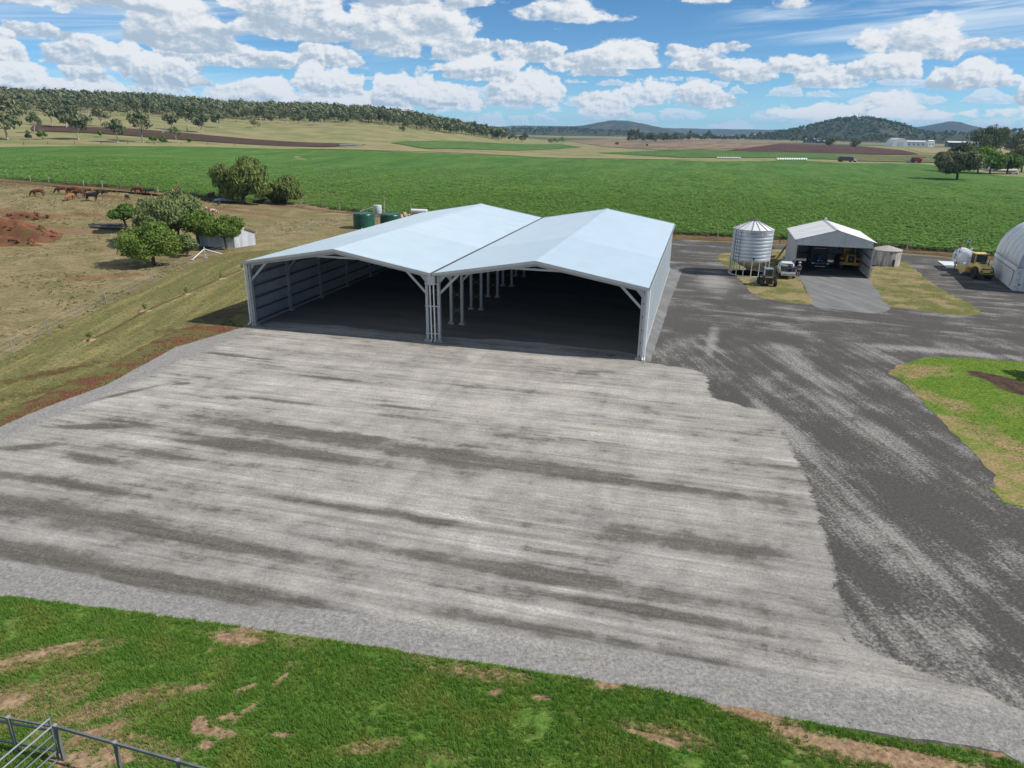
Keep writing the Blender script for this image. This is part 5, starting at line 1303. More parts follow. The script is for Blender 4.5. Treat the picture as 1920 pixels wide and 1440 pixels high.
# trees by the paddock fence
tree('paddock_tree', 'lone round-crowned tree with short trunk nearest the wire fence', (-46.20, 90.80), 5.1, 3.7, 'leaf_bright', 9000, 0.30, 3, 0.24, 0.22, 0.20, 12, flat_top=1.15)
tree('mop_top_tree', 'small dark dense tree beside the pile of old timber', (-61.39, 113.48), 4.4, 2.6, 'leaf_dark', 5600, 0.28, 8, 0.2, 0.42, 0.42, 8, shell=0.6)
tree('pale_tree', 'pale feathery tree on the left of the clump round the tin shed', (-51.85, 104.79), 7.2, 4.0, 'leaf_pale', 9000, 0.30, 11, 0.2, 0.2, 0.12, 10, droop=0.4)
tree('pale_tree', 'tallest pale feathery tree in the clump behind the tin shed', (-50.35, 107.79), 8.6, 3.6, 'leaf_pale', 9000, 0.30, 14, 0.2, 0.2, 0.15, 10, droop=0.4)
tree('dense_tree', 'dark green tree between the feathery trees and the tin shed', (-46.63, 105.41), 5.6, 2.7, 'leaf_bright', 5200, 0.28, 17, 0.2, 0.3, 0.12, 9)
tree('grey_shrub', 'grey-green shrub low at the foot of the tree clump', (-44.74, 97.39), 3.2, 1.5, 'leaf_pale', 1800, 0.25, 19, 0.1, 0.1, 0.05, 7)
tree('overgrown_tree', 'bushy bright tree leaning over the end of the tin shed', (-42.05, 104.32), 4.9, 2.9, 'leaf_bright', 6200, 0.27, 23, 0.16, 0.3, 0.3, 10, lean=(-0.3, 0), shell=0.6)
# pepper trees at the edge of the crop
tree('pepper_tree', 'big drooping pepper tree at the edge of the green crop', (-58.70, 158.10), 9.6, 6.0, 'leaf_pepper', 12000, 0.42, 29, 0.4, 0.15, 0.02, 14, droop=0.7)
tree('pepper_tree', 'smaller drooping pepper tree right of the big one', (-51.38, 163.47), 6.6, 4.6, 'leaf_pepper', 8000, 0.40, 31, 0.3, 0.15, 0.02, 11, droop=0.7)
FB = thing('fallen_branch', 'bare fallen branch on the grass under the smaller pepper tree', 'branch', (-48.19, 159.51), 0.3)
part('wood', MATS['bark'], FB, lambda m: (m.tube((-2.2, 0, 0.15), (2.4, 0.3, 0.25), 0.14, 0.05, 7), m.tube((0, 0.1, 0.2), (1.4, 0.9, 0.9), 0.08, 0.03, 6), m.tube((0.8, 0.1, 0.22), (2.3, -0.6, 0.6), 0.07, 0.02, 6), m.tube((-1, 0, 0.2), (-0.4, -0.8, 0.7), 0.06, 0.02, 6)), smooth=True)
# trees on the right beyond the crop
tree('lone_field_tree', 'lone spreading tree standing in the green crop on the right', (183.70, 307.31), 12.0, 9.0, 'leaf_gum', 9000, 0.85, 37, 0.5, 0.26, 0.22, 13, bark='bark', droop=0.3, lean=(-1.5, 0))
RT = [(1800, 322, 15, 7, 'leaf_gum_dark', 'dark leaning tree behind the lone field tree'), (1833, 325, 13, 10, 'leaf_lime', 'broad bright green tree by the homestead garden'), (1856, 326, 9.5, 6.5, 'leaf_dark', 'round dark tree left of the homestead roof'),
      (1888, 326, 10, 7, 'leaf_dark', 'round dark tree right of the homestead roof'), (1845, 304, 26, 12, 'leaf_gum_dark', 'huge dark gum tree above the homestead garden'), (1872, 296, 27, 8, 'leaf_gum_dark', 'tallest gum tree on the skyline right of the huge dark gum'), (1905, 304, 21, 11, 'leaf_gum', 'wide gum tree near the right edge behind the homestead'), (1915, 322, 16, 9, 'leaf_gum', 'grey-green tree at the right edge above the parked car')]
for k, (px, b, h, r, lf, lab) in enumerate(RT):
    pos_ = [(227.03, 378.55), (227.32, 364.37), (231.07, 360.76), (240.92, 363.13), (332.56, 528.66), (415.68, 642.48), (361.60, 538.21), (264.72, 388.09)][k]
    tree('homestead_tree', lab, pos_, h, r, lf, 3600, 1.0, 41 + k, 0.4, 0.3, 0.28 if h > 18 else 0.18, 9, group='trees round the homestead', shell=0.35)

# ---------------------------------------------------------------- far gum trees: a few kinds, then one object per tree
def gum_proto(seed, h, rx, leaf, nleaf=420, size=1.0, crown_lo=0.32, droop=0.2, bark='bark_pale'):
    o = tree('gum_tree', 'x', (0, 0, 0), h, rx, leaf, nleaf, size, seed, 0.26, 0.3, crown_lo, 7, droop, bark=bark, shell=0.3)
    return o


PROTO = [gum_proto(101, 11, 5.0, 'leaf_gum'), gum_proto(102, 13, 5.0, 'leaf_gum'), gum_proto(103, 10, 5.2, 'leaf_gum_dark'), gum_proto(104, 14, 4.6, 'leaf_gum_dark'), gum_proto(105, 8, 4.4, 'leaf_gum')]
rnd = random.Random(5)
used = set()


def place_gum(k, x, y, s, label, group, rz=None, sz=None):
    src = PROTO[k]
    o = src if k not in used else copy_tree(src)
    used.add(k)
    o.location = (x, y, T(x, y) - 0.2); o.rotation_euler = (0, 0, rnd.uniform(0, 6.28) if rz is None else rz)
    o.scale = (s, s, s * (sz or 1))
    return tag(o, label, 'tree', group)


LEFT_TREES = [((-253.87, 374.02), 4, 1.35, 'bushy gum tree at the far left edge of the pasture'), ((-292.43, 436.35), 0, 1.2, 'wide gum tree above the ploughed strip at the left edge'), ((-268.34, 419.84), 3, 0.62, 'narrow dark gum tree on the near side of the ploughed strip'),
              ((-228.92, 392.19), 4, 1.25, 'low spreading gum tree in the far left pasture'), ((-206.58, 388.19), 2, 0.85, 'gum tree with thin pale trunk in the far pasture'), ((-198.94, 399.60), 1, 0.98, 'open tall gum tree with pale trunk in the far pasture'),
              ((-187.60, 414.19), 1, 0.5, 'small thin gum right of the dead tree'), ((-293.87, 477.74), 0, 0.9, 'big gum tree beyond the ploughed strip'), ((-278.39, 466.72), 2, 1.0, 'dark big gum beyond the low spreading gum'), ((-271.29, 493.31), 0, 0.8, 'gum tree beyond the ploughed strip, left of the bare patch'),
              ((-219.11, 502.60), 3, 0.95, 'upright gum left of the lone pasture bush'), ((-210.10, 503.91), 2, 0.95, 'rounded gum standing alone on the bare pasture'), ((-232.53, 509.74), 4, 0.9, 'small pale gum behind the dead tree'), ((-220.63, 561.78), 4, 1.0, 'pale gum at the edge of the wooded ridge')]
for p_, k, s, lab in LEFT_TREES: place_gum(k, p_[0], p_[1], s * 1.4, lab, 'gum trees on the left pasture')
# row of gums along the foot of the ridge
n_row = 0
for i in range(95):
    azd = -36 + 37.2 * (i + rnd.uniform(-0.4, 0.4)) / 95
    D = rnd.uniform(690, 830) if azd < -6 else rnd.uniform(820, 930)
    x, y = D * math.sin(R(azd)), D * math.cos(R(azd))
    place_gum(rnd.choice((0, 1, 2, 3, 4, 0, 2)), x, y, rnd.uniform(0.75, 1.25), 'grey-green gum tree along the foot of the wooded ridge', 'gum trees along the foot of the ridge')
# belts of trees on the plain to the right
BELT = [(191, 1261), (193, 1258), (211, 1352), (193, 1232), (212, 1333), (212, 1304), (215, 1307), (227, 1367), (211, 1256), (217, 1280), (241, 1402), (229, 1317), (248, 1419), (240, 1349), (231, 1287), (233, 1286), (239, 1309), (239, 1293), (272, 1451), (269, 1429), (268, 1400), (276, 1430), (276, 1419), (272, 1388), (266, 1339), (269, 1341), (271, 1338), (307, 1501), (280, 1354), (299, 1434), (318, 1513), (307, 1446), (332, 1558), (299, 1381), (307, 1417), (343, 1563), (318, 1438), (361, 1609), (364, 1615), (354, 1556), (328, 1428), (330, 1429), (381, 1640), (391, 1663), (397, 1680), (421, 1758), (378, 1574), (379, 1558), (422, 1712), (415, 1676), (416, 1662), (419, 1660), (433, 1696), (421, 1642), (455, 1761), (448, 1708), (491, 1864), (451, 1698), (451, 1692), (504, 1867), (476, 1747), (490, 1786), (466, 1682), (524, 1887), (459, 1632), (501, 1774), (520, 1823), (525, 1830), (506, 1750), (531, 1821), (574, 1947), (512, 1726), (563, 1889), (570, 1892), (553, 1830), (596, 1952), (576, 1876), (574, 1850), (609, 1948), (562, 1792), (591, 1864), (629, 1982), (630, 1965), (569, 1760), (630, 1944), (600, 1831), (639, 1937), (647, 1958), (661, 1977), (647, 1928), (654, 1937), (697, 2042), (605, 1773), (612, 1770), (619, 1784), (715, 2045), (645, 1832), (688, 1945), (716, 2015), (762, 2133), (739, 2052), (785, 2163), (571, 1560), (560, 1513), (592, 1584), (578, 1545), (625, 1651), (612, 1593), (580, 1498), (640, 1635), (596, 1513), (609, 1528), (670, 1668), (617, 1518), (622, 1523), (630, 1517), (717, 1713), (634, 1503), (694, 1640), (674, 1576), (686, 1587), (746, 1706), (733, 1672), (745, 1686), (672, 1495), (708, 1574), (735, 1617), (705, 1537), (742, 1602), (749, 1609), (728, 1554), (756, 1593), (782, 1643), (740, 1539), (772, 1589), (750, 1532), (833, 1693), (807, 1623), (821, 1638), (899, 1778), (852, 1669), (899, 1752), (856, 1648), (955, 1815), (906, 1709), (963, 1810), (923, 1722), (936, 1725), (991, 1809), (1026, 1858), (1028, 1857), (1134, 2034), (1196, 2115), (1190, 2099), (1212, 2108), (1074, 1864), (1094, 1884), (1126, 1916), (145, 3084), (189, 3705), (179, 3213), (223, 3710), (189, 2908), (233, 3507), (225, 3056), (291, 3795), (271, 3322), (465, 2519), (476, 2534), (492, 2547), (496, 2516), (543, 2622), (596, 2822), (834, 1850), (886, 1946), (880, 1913), (992, 2126), (889, 1900), (959, 2011), (933, 1945), (1031, 2134), (988, 2021), (1081, 2188), (965, 1924), (1021, 2025), (1013, 1986), (1163, 2255)]
for x, y in BELT: place_gum(rnd.choice((0, 2, 3, 4, 2)), x, y, rnd.uniform(0.95, 1.7), 'dark gum tree in the tree belt across the far plain', 'gum trees in belts on the far plain')
for k_, (p_, s, lab) in enumerate((((345.42, 823.13), 1.35, 'tree standing in the red ploughed field, left of the pair'), ((394.19, 870.29), 1.25, 'tree standing in the red ploughed field, right of the pair'), ((1451.88, 4509.74), 1.3, 'tall tree alone on the far plain'))):
    place_gum((0, 2, 1)[k_], p_[0], p_[1], s, lab, 'single trees on the far plain')
# bushes
def bush(label, p_, h, r, leaf='leaf_dark', n=350, size=0.5, seed=1, group='bushes in the far fields', name='bush'):
    return tree(name, label, p_, h, r, leaf, n, size, seed, 0.1, 0.12, 0.05, 6, group=group, cat='bush', shell=0.4)


for k, (p_, h, r, lf, lab) in enumerate((((-246.70, 379.45), 5, 1.6, 'leaf_gum_dark', 'thin upright bush at the far left pasture'), ((-241.89, 382.99), 5, 2.4, 'leaf_bright', 'bright bush left of the low spreading gum'), ((-194.39, 401.32), 4.4, 2.4, 'leaf_dark', 'dark round bush left of the dead tree'), ((-191.49, 406.72), 3.4, 2.0, 'leaf_dark', 'dark round bush at the foot of the dead tree'),
     ((-229.74, 415.91), 4, 2, 'leaf_bright', 'bush beside the fallen pale branches'), ((-185.09, 425.52), 2.4, 1.5, 'leaf_dark', 'small bush right of the dead tree'), ((-204.53, 590.05), 7, 5, 'leaf_gum', 'round bush alone in the middle of the pasture'), ((-98.94, 660.07), 5, 3, 'leaf_dark', 'tiny dark bush alone on the pale far pasture'),
     ((52.21, 995.27), 8, 5.5, 'leaf_dark', 'dark bush, left one of the clump at the stubble field corner'), ((62.86, 1018.77), 10, 6.5, 'leaf_dark', 'tallest dark bush of the clump at the stubble field corner'), ((49.55, 1060.51), 6, 4, 'leaf_gum', 'grey bush behind the clump at the stubble field corner'), ((135.91, 1001.24), 4, 3, 'leaf_dark', 'dark bush on the near edge of the stubble field'), ((167.77, 955.04), 3, 1.6, 'leaf_dark', 'small bush right on the near edge of the stubble field'))):
    bush(lab, p_, h, r, lf, 500, 0.7, 300 + k)
# dead tree
DT = thing('dead_tree', 'bare white dead tree in the far left pasture', 'tree', (-194.19, 414.54), 0.0)
rd = random.Random(9)
def dead(m):
    f = Vector((0, 0, 4.0)); limb_path(m, (0, 0, 0), f, 0.3, 0.24, rd, 7)
    for k in range(7):
        a = k * 0.9; e = f + Vector((math.cos(a) * rd.uniform(1.5, 3.2), math.sin(a) * rd.uniform(1.5, 3), rd.uniform(2, 5.5)))
        limb_path(m, f, e, 0.15, 0.06, rd, 5)
        for _ in range(3): limb_path(m, e.lerp(f, rd.uniform(0, 0.4)), e + Vector((rd.uniform(-1.2, 1.2), rd.uniform(-1.2, 1.2), rd.uniform(0.3, 1.6))), 0.06, 0.02, rd, 4)
part('trunk', MATS['deadwood'], DT, dead, smooth=True)

# the wood on the ridge: beyond counting
def low_tree(rng, nq, leafs=2.6):
    P = []
    n = nq
    d = rng.normal(size=(n, 3)); d /= np.linalg.norm(d, axis=1)[:, None]
    c = d * (0.5 + 0.5 * rng.random(n)[:, None]) * np.array([4.2, 4.2, 3.6]) * (1 + 0.25 * np.sin(d[:, :1] * 4 + 1)) + np.array([0, 0, 7.6])
    a = rng.normal(size=(n, 3)); a /= np.linalg.norm(a, axis=1)[:, None]
    b = np.cross(a, d); b /= np.linalg.norm(b, axis=1)[:, None]
    s = leafs * (0.4 + 0.7 * rng.random(n))[:, None] * 0.5
    V = np.stack([c - a * s, c + b * s, c + a * s, c - b * s], 1).reshape(-1, 3)
    F = np.arange(4 * n).reshape(n, 4)
    tv = np.array([(-0.25, 0, 0), (0.25, 0, 0), (0.15, 0, 6), (-0.15, 0, 6), (0, -0.25, 0), (0, 0.25, 0), (0, 0.15, 6), (0, -0.15, 6)], float)
    return np.vstack([V, tv]), np.vstack([F, np.array([(0, 1, 2, 3), (4, 5, 6, 7)]) + len(V)])


def scatter(name, templates, pts, scale, mat, rng, kind='stuff', yaw=True, sink=0.0, zs=None):
    """many copies of small templates merged into one mesh; pts = (x, y, z)"""
    pts = np.asarray(pts, float); n = len(pts)
    ti = rng.integers(0, len(templates), n)
    VS, FS, off = [], [], 0
    for k, (tv, tf) in enumerate(templates):
        sel = np.where(ti == k)[0]
        if not len(sel): continue
        a = rng.random(len(sel)) * 2 * math.pi if yaw else np.zeros(len(sel))
        sc = scale[0] + (scale[1] - scale[0]) * rng.random(len(sel))
        hz = sc * (zs[0] + (zs[1] - zs[0]) * rng.random(len(sel))) if zs else sc
        ca, sa = np.cos(a)[:, None], np.sin(a)[:, None]
        X = (tv[None, :, 0] * ca - tv[None, :, 1] * sa) * sc[:, None] + pts[sel, 0:1]
        Y = (tv[None, :, 0] * sa + tv[None, :, 1] * ca) * sc[:, None] + pts[sel, 1:2]
        Z = tv[None, :, 2] * hz[:, None] + pts[sel, 2:3] - sink
        VS.append(np.stack([X, Y, Z], -1).reshape(-1, 3))
        FS.append((tf[None] + (np.arange(len(sel)) * len(tv))[:, None, None]).reshape(-1, tf.shape[1]) + off)
        off += len(VS[-1])
    o = link_mesh(name, mesh_np(name, np.vstack(VS), np.vstack(FS)), MATS[mat])
    return tag(o, kind=kind)


rng = np.random.default_rng(77)
tmpl = [low_tree(rng, 85) for _ in range(4)]
pts_a, pts_b = [], []
for i in range(2300):
    azd = rng.uniform(-38, 2.5); D = rng.uniform(790, 1180)
    if azd > -4 and D < 850: continue
    if T(D * math.sin(R(azd)), D * math.cos(R(azd))) < 6: continue
    x, y = D * math.sin(R(azd)), D * math.cos(R(azd))
    (pts_a if rng.random() < 0.55 else pts_b).append((x, y, T(x, y)))
o = scatter('ridge_forest', tmpl, pts_a, (0.75, 1.25), 'leaf_gum', rng); tag(o, 'grey-green gum forest covering the ridge on the left', 'forest')
o = scatter('ridge_forest', tmpl, pts_b, (0.75, 1.2), 'leaf_gum_dark', rng); tag(o, 'darker gums through the forest on the ridge', 'forest')

# ---------------------------------------------------------------- distant hills
m, t = new_mat('wooded_hill')
p = t.pos()
n = t.noise(p, 0.035, 6, 0.7)
c = t.mix(t.ss(n, 0.36, 0.64), (0.030, 0.040, 0.022), (0.085, 0.088, 0.048))
c = t.mix(t.m('MULTIPLY', t.ss(t.noise(p, 0.006, 3, 0.5), 0.55, 0.68), 0.5), c, (0.16, 0.145, 0.085))
finish(t, c, 0.95, 0, n, 1.0, 6.0, 0.1)


def hill(name, c, prof, depth, mat='wooded_hill', rough=2.0, nseg=90, seed=0):
    """ridge of land seen side-on: prof = (lateral offset, height) pairs, rounded front to back"""
    cx, cy = c; d = math.hypot(cx, cy); fx, fy = cx / d, cy / d; sx_, sy_ = fy, -fx
    xs = [q[0] for q in prof]; hs = [q[1] for q in prof]
    vs, fs = [], []
    nv = 14
    for j in range(nv + 1):
        g = -1 + 2 * j / nv
        fall = math.cos(g * math.pi / 2) ** 0.8 if abs(g) < 1 else 0
        for i in range(nseg + 1):
            u = xs[0] + (xs[-1] - xs[0]) * i / nseg
            h = float(np.interp(u, xs, hs)) * fall
            x, y = cx + sx_ * u + fx * g * depth, cy + sy_ * u + fy * g * depth
            h += rough * mnoise.noise((x * 0.008, y * 0.008, seed)) * min(1, h / 15) + rough * 0.6 * mnoise.noise((x * 0.03, y * 0.03, seed)) * min(1, h / 15)
            vs.append((x, y, h - 1.0))
    for j in range(nv):
        for i in range(nseg): b = j * (nseg + 1) + i; fs.append((b, b + 1, b + nseg + 2, b + nseg + 1))
    return tag(link_mesh(name, mesh_np(name, np.array(vs), np.array(fs), True), MATS[mat]), kind='structure')


def polar(px, D):
    a = math.atan((px - 960) / 1331.0 * 0.965)
    return D * math.sin(a), D * math.cos(a)


K = 1.0 / 1331.0
H1 = hill('wooded_hill', polar(1588, 2600), [(-330, 0), (-200, 24), (-110, 50), (-60, 62), (0, 65), (55, 59), (110, 48), (180, 26), (300, 12), (420, 0)], 330, rough=4.0, seed=1)
hill('blue_peak', polar(1752, 6400), [(-1000, 0), (-420, 52), (-200, 78), (-90, 104), (-20, 120), (50, 116), (110, 98), (210, 74), (420, 56), (900, 44), (1500, 0)], 900, rough=4.0, seed=2)
hill('blue_range', polar(1130, 5000), [(-520, 0), (-330, 44), (-180, 50), (0, 84), (120, 86), (230, 66), (330, 48), (520, 0)], 600, rough=4.0, seed=3)
hill('blue_range', polar(1300, 7200), [(-2600, 0), (-1700, 62), (-700, 58), (0, 52), (600, 52), (900, 62), (1200, 84), (1500, 60), (2300, 48), (3300, 0)], 900, rough=5.0, seed=4)
hill('wooded_rise', polar(1900, 2300), [(-420, 0), (-250, 18), (-100, 26), (100, 34), (300, 36), (600, 30), (900, 0)], 300, rough=4.0, seed=5)
hill('wooded_rise', polar(1010, 3000), [(-300, 0), (-100, 22), (100, 24), (300, 16), (500, 0)], 300, rough=3.0, seed=6)
pts = []
dg = bpy.context.evaluated_depsgraph_get()


def hill_trees(ob, n, rngs, minz=4):
    me = ob.data; co = np.empty(len(me.vertices) * 3, np.float32); me.vertices.foreach_get('co', co); co = co.reshape(-1, 3)
    F_ = np.array([p_.vertices[:] for p_ in me.polygons])
    fi = rngs.integers(0, len(F_), n); a, b = rngs.random((n, 1)), rngs.random((n, 1))
    q = co[F_[fi, 0]] * (1 - a) * (1 - b) + co[F_[fi, 1]] * a * (1 - b) + co[F_[fi, 2]] * a * b + co[F_[fi, 3]] * (1 - a) * b
    return q[q[:, 2] > minz]


tm2 = [low_tree(rng, 34, 4.2) for _ in range(3)]
o = scatter('hill_forest', tm2, hill_trees(H1, 1700, rng), (0.7, 1.15), 'leaf_gum_dark', rng, sink=1.0); tag(o, 'dark trees covering the round hill with a mast', 'forest')
hr = [q for q in bpy.data.objects if q.name.startswith('wooded_rise')]
o = scatter('hill_forest', tm2, np.vstack([hill_trees(q, 700, rng) for q in hr]), (0.7, 1.15), 'leaf_gum_dark', rng, sink=1.0); tag(o, 'trees covering the low rises on the horizon', 'forest')
# mast on the hill
x, y = polar(1582, 2600)
MS = thing('radio_mast', 'thin lattice mast on top of the round wooded hill', 'mast', (x, y, 62.0))
MS.scale = (0.6, 0.6, 0.6)
part('mast', MATS['steel_dark'], MS, lambda m: ([m.tube((2.0 * math.cos(k * 2.09), 2.0 * math.sin(k * 2.09), 0), (0.4 * math.cos(k * 2.09), 0.4 * math.sin(k * 2.09), 36), 0.35, 0.3, 5) for k in range(3)],
     [m.tube((2.0 * (1 - j / 15) * math.cos(k * 2.09), 2.0 * (1 - j / 15) * math.sin(k * 2.09), j * 2.6), (2.0 * (1 - j / 15) * math.cos(k * 2.09 + 2.09), 2.0 * (1 - j / 15) * math.sin(k * 2.09 + 2.09), j * 2.6 + 2.6), 0.15, n=4) for k in range(3) for j in range(13)]))
part('antenna', MATS['steel_dark'], MS, lambda m: (m.box((0, 0, 33), (3.0, 0.6, 0.6)), m.box((0, 0, 30), (0.6, 2.4, 0.8))))

# ---------------------------------------------------------------- bodies grown over a skeleton
def grow(verts, edges, level=2, name='body'):
    """verts: (x, y, z, rx, ry); one continuous surface through the joints, root first"""
    me = bpy.data.meshes.new(name); me.from_pydata([v[:3] for v in verts], edges, [])
    ob = bpy.data.objects.new(name, me); COL.objects.link(ob)
    ob.modifiers.new('skin', 'SKIN'); sub = ob.modifiers.new('sub', 'SUBSURF'); sub.levels = level; sub.render_levels = level
    for i, v in enumerate(verts):
        sv = me.skin_vertices[0].data[i]; sv.radius = (v[3], v[4] if len(v) > 4 else v[3]); sv.use_root = (i == 0)
    dg_ = bpy.context.evaluated_depsgraph_get()
    out = bpy.data.meshes.new_from_object(ob.evaluated_get(dg_))
    bpy.data.objects.remove(ob); bpy.data.meshes.remove(me)
    out.polygons.foreach_set('use_smooth', [True] * len(out.polygons))
    return out


def cow_mesh(pose):
    v = [(-0.75, 0, 1.06, 0.27, 0.30), (-0.1, 0, 1.0, 0.34, 0.35), (0.55, 0, 1.04, 0.30, 0.35)]
    e = [(0, 1), (1, 2)]
    if pose == 'graze': v += [(0.98, 0, 0.88, 0.17, 0.2), (1.22, 0, 0.5, 0.13, 0.13), (1.34, 0, 0.28, 0.12, 0.11), (1.40, 0, 0.10, 0.075, 0.07)]
    else: v += [(0.95, 0, 1.28, 0.18, 0.22), (1.2, 0, 1.5, 0.13, 0.14), (1.42, 0, 1.42, 0.115, 0.12), (1.62, 0, 1.3, 0.075, 0.08)]
    e += [(2, 3), (3, 4), (4, 5), (5, 6)]
    for s in (-1, 1):
        n = len(v); v += [(0.55, s * 0.19, 0.72, 0.13, 0.12), (0.57, s * 0.19, 0.40, 0.07), (0.55, s * 0.19, 0.10, 0.055), (0.58, s * 0.19, 0.03, 0.065)]
        e += [(2, n), (n, n + 1), (n + 1, n + 2), (n + 2, n + 3)]
        n = len(v); v += [(-0.72, s * 0.2, 0.76, 0.17, 0.14), (-0.84, s * 0.2, 0.45, 0.08), (-0.78, s * 0.2, 0.10, 0.055), (-0.74, s * 0.2, 0.03, 0.065)]
        e += [(0, n), (n, n + 1), (n + 1, n + 2), (n + 2, n + 3)]
        n = len(v); hx, hz = (v[4][0], v[4][2])
        v += [(hx - 0.04, s * 0.26, hz + 0.08, 0.035, 0.05)]; e += [(4, n)]
    n = len(v); v += [(-1.02, 0, 1.18, 0.05), (-1.10, 0, 0.75, 0.03), (-1.10, 0, 0.42, 0.045)]; e += [(0, n), (n, n + 1), (n + 1, n + 2)]
    return grow(v, e, 1, 'cow')


COWM = {'graze': cow_mesh('graze'), 'stand': cow_mesh('stand')}
lie = cow_mesh('stand')
for v_ in lie.vertices:
    if v_.co.z < 0.62: v_.co.z = 0.55 + (v_.co.z - 0.62) * 0.18; v_.co.y *= 1.5
for v_ in lie.vertices: v_.co.z -= 0.45
COWM['lie'] = lie
M('hide_red', (0.135, 0.040, 0.015), (0.095, 0.030, 0.013), 1.5, 0.75)
M('hide_orange', (0.27, 0.115, 0.050), (0.21, 0.085, 0.035), 1.5, 0.75)
M('hide_tan', (0.24, 0.125, 0.062), (0.19, 0.095, 0.05), 1.5, 0.75)
M('hide_black', (0.012, 0.012, 0.013), (0.022, 0.02, 0.019), 1.5, 0.6)
M('hide_dark', (0.045, 0.027, 0.020), (0.03, 0.02, 0.016), 1.5, 0.7)
M('hide_white', (0.55, 0.48, 0.42), (0.22, 0.07, 0.03), 2.0, 0.75, lo=0.45, hi=0.52)
hide_cache = {}


def cow(label, p_, pose, hide, face, s=1.0):
    key = (pose, hide)
    if key not in hide_cache:
        me = COWM[pose].copy(); me.materials.clear(); me.materials.append(MATS[hide]); hide_cache[key] = me
    o = bpy.data.objects.new('cow', hide_cache[key]); COL.objects.link(o)
    o.location = (p_[0], p_[1], T(*p_)); o.rotation_euler = (0, 0, R(face)); o.scale = (s * 1.12, s * 1.12, s * 1.12)
    return tag(o, label, 'cow', 'cattle in the paddock')


for a in (('red-brown cow grazing alone, leftmost of the herd', (-90.87, 139.18), 'graze', 'hide_red', 188), ('red-brown cow grazing second from the left', (-88.93, 143.62), 'graze', 'hide_red', 185), ('red-brown cow half hidden behind the orange one', (-86.90, 143.90), 'graze', 'hide_red', 175),
          ('orange-brown cow seen head-on with lowered head', (-83.12, 136.42), 'graze', 'hide_orange', 265, 0.95), ('red-brown cow standing just left of the black bull', (-83.99, 140.79), 'graze', 'hide_red', 180), ('tan cow grazing behind the black bull', (-83.97, 144.08), 'graze', 'hide_tan', 182, 1.02),
          ('black bull standing broadside with raised head', (-79.53, 137.29), 'stand', 'hide_black', 2, 1.06), ('dark brown calf right of the black bull', (-80.86, 144.14), 'graze', 'hide_dark', 150, 0.72), ('black calf grazing alone above the small dark tree', (-75.12, 141.41), 'graze', 'hide_black', -40, 0.68),
          ('red cow grazing by the crop fence beside two black calves', (-77.59, 150.83), 'graze', 'hide_red', 185), ('black calf touching the red cow by the crop fence', (-76.74, 151.32), 'graze', 'hide_black', -15, 0.72), ('black calf facing left at the end of the herd', (-75.48, 151.86), 'graze', 'hide_black', 200, 0.8),
          ('red cow behind the top of the small dark tree', (-69.31, 129.80), 'graze', 'hide_red', 175), ('red cow seen end-on above the feathery trees', (-73.07, 157.46), 'stand', 'hide_red', 80, 0.9), ('red cow left of the heap of old rails', (-66.28, 159.40), 'stand', 'hide_red', -30, 0.8),
          ('black calf in front of the heap of old rails', (-60.95, 149.85), 'graze', 'hide_black', -60, 0.7), ('red and white cow behind the bushy tree at the tin shed', (-55.94, 134.20), 'stand', 'hide_white', 175, 0.95), ('black cow lying in the shade of the big pepper tree', (-56.25, 160.32), 'lie', 'hide_black', 10, 1.0)):
    cow(*a)

# ---------------------------------------------------------------- people
M('skin', (0.46, 0.27, 0.19), (0.42, 0.24, 0.165), 4.0, 0.6)
M('shirt_blue', (0.025, 0.06, 0.26), (0.02, 0.05, 0.2), 4.0, 0.85)
M('shirt_pale_blue', (0.14, 0.20, 0.42), (0.12, 0.17, 0.36), 4.0, 0.85)
M('shorts_navy', (0.015, 0.018, 0.04), (0.02, 0.02, 0.035), 4.0, 0.85)
M('hat_straw', (0.68, 0.60, 0.44), (0.6, 0.52, 0.38), 4.0, 0.8)
M('boot', (0.09, 0.055, 0.035), (0.06, 0.04, 0.03), 4.0, 0.7)
M('hair', (0.05, 0.035, 0.025), (0.03, 0.022, 0.018), 6.0, 0.8)


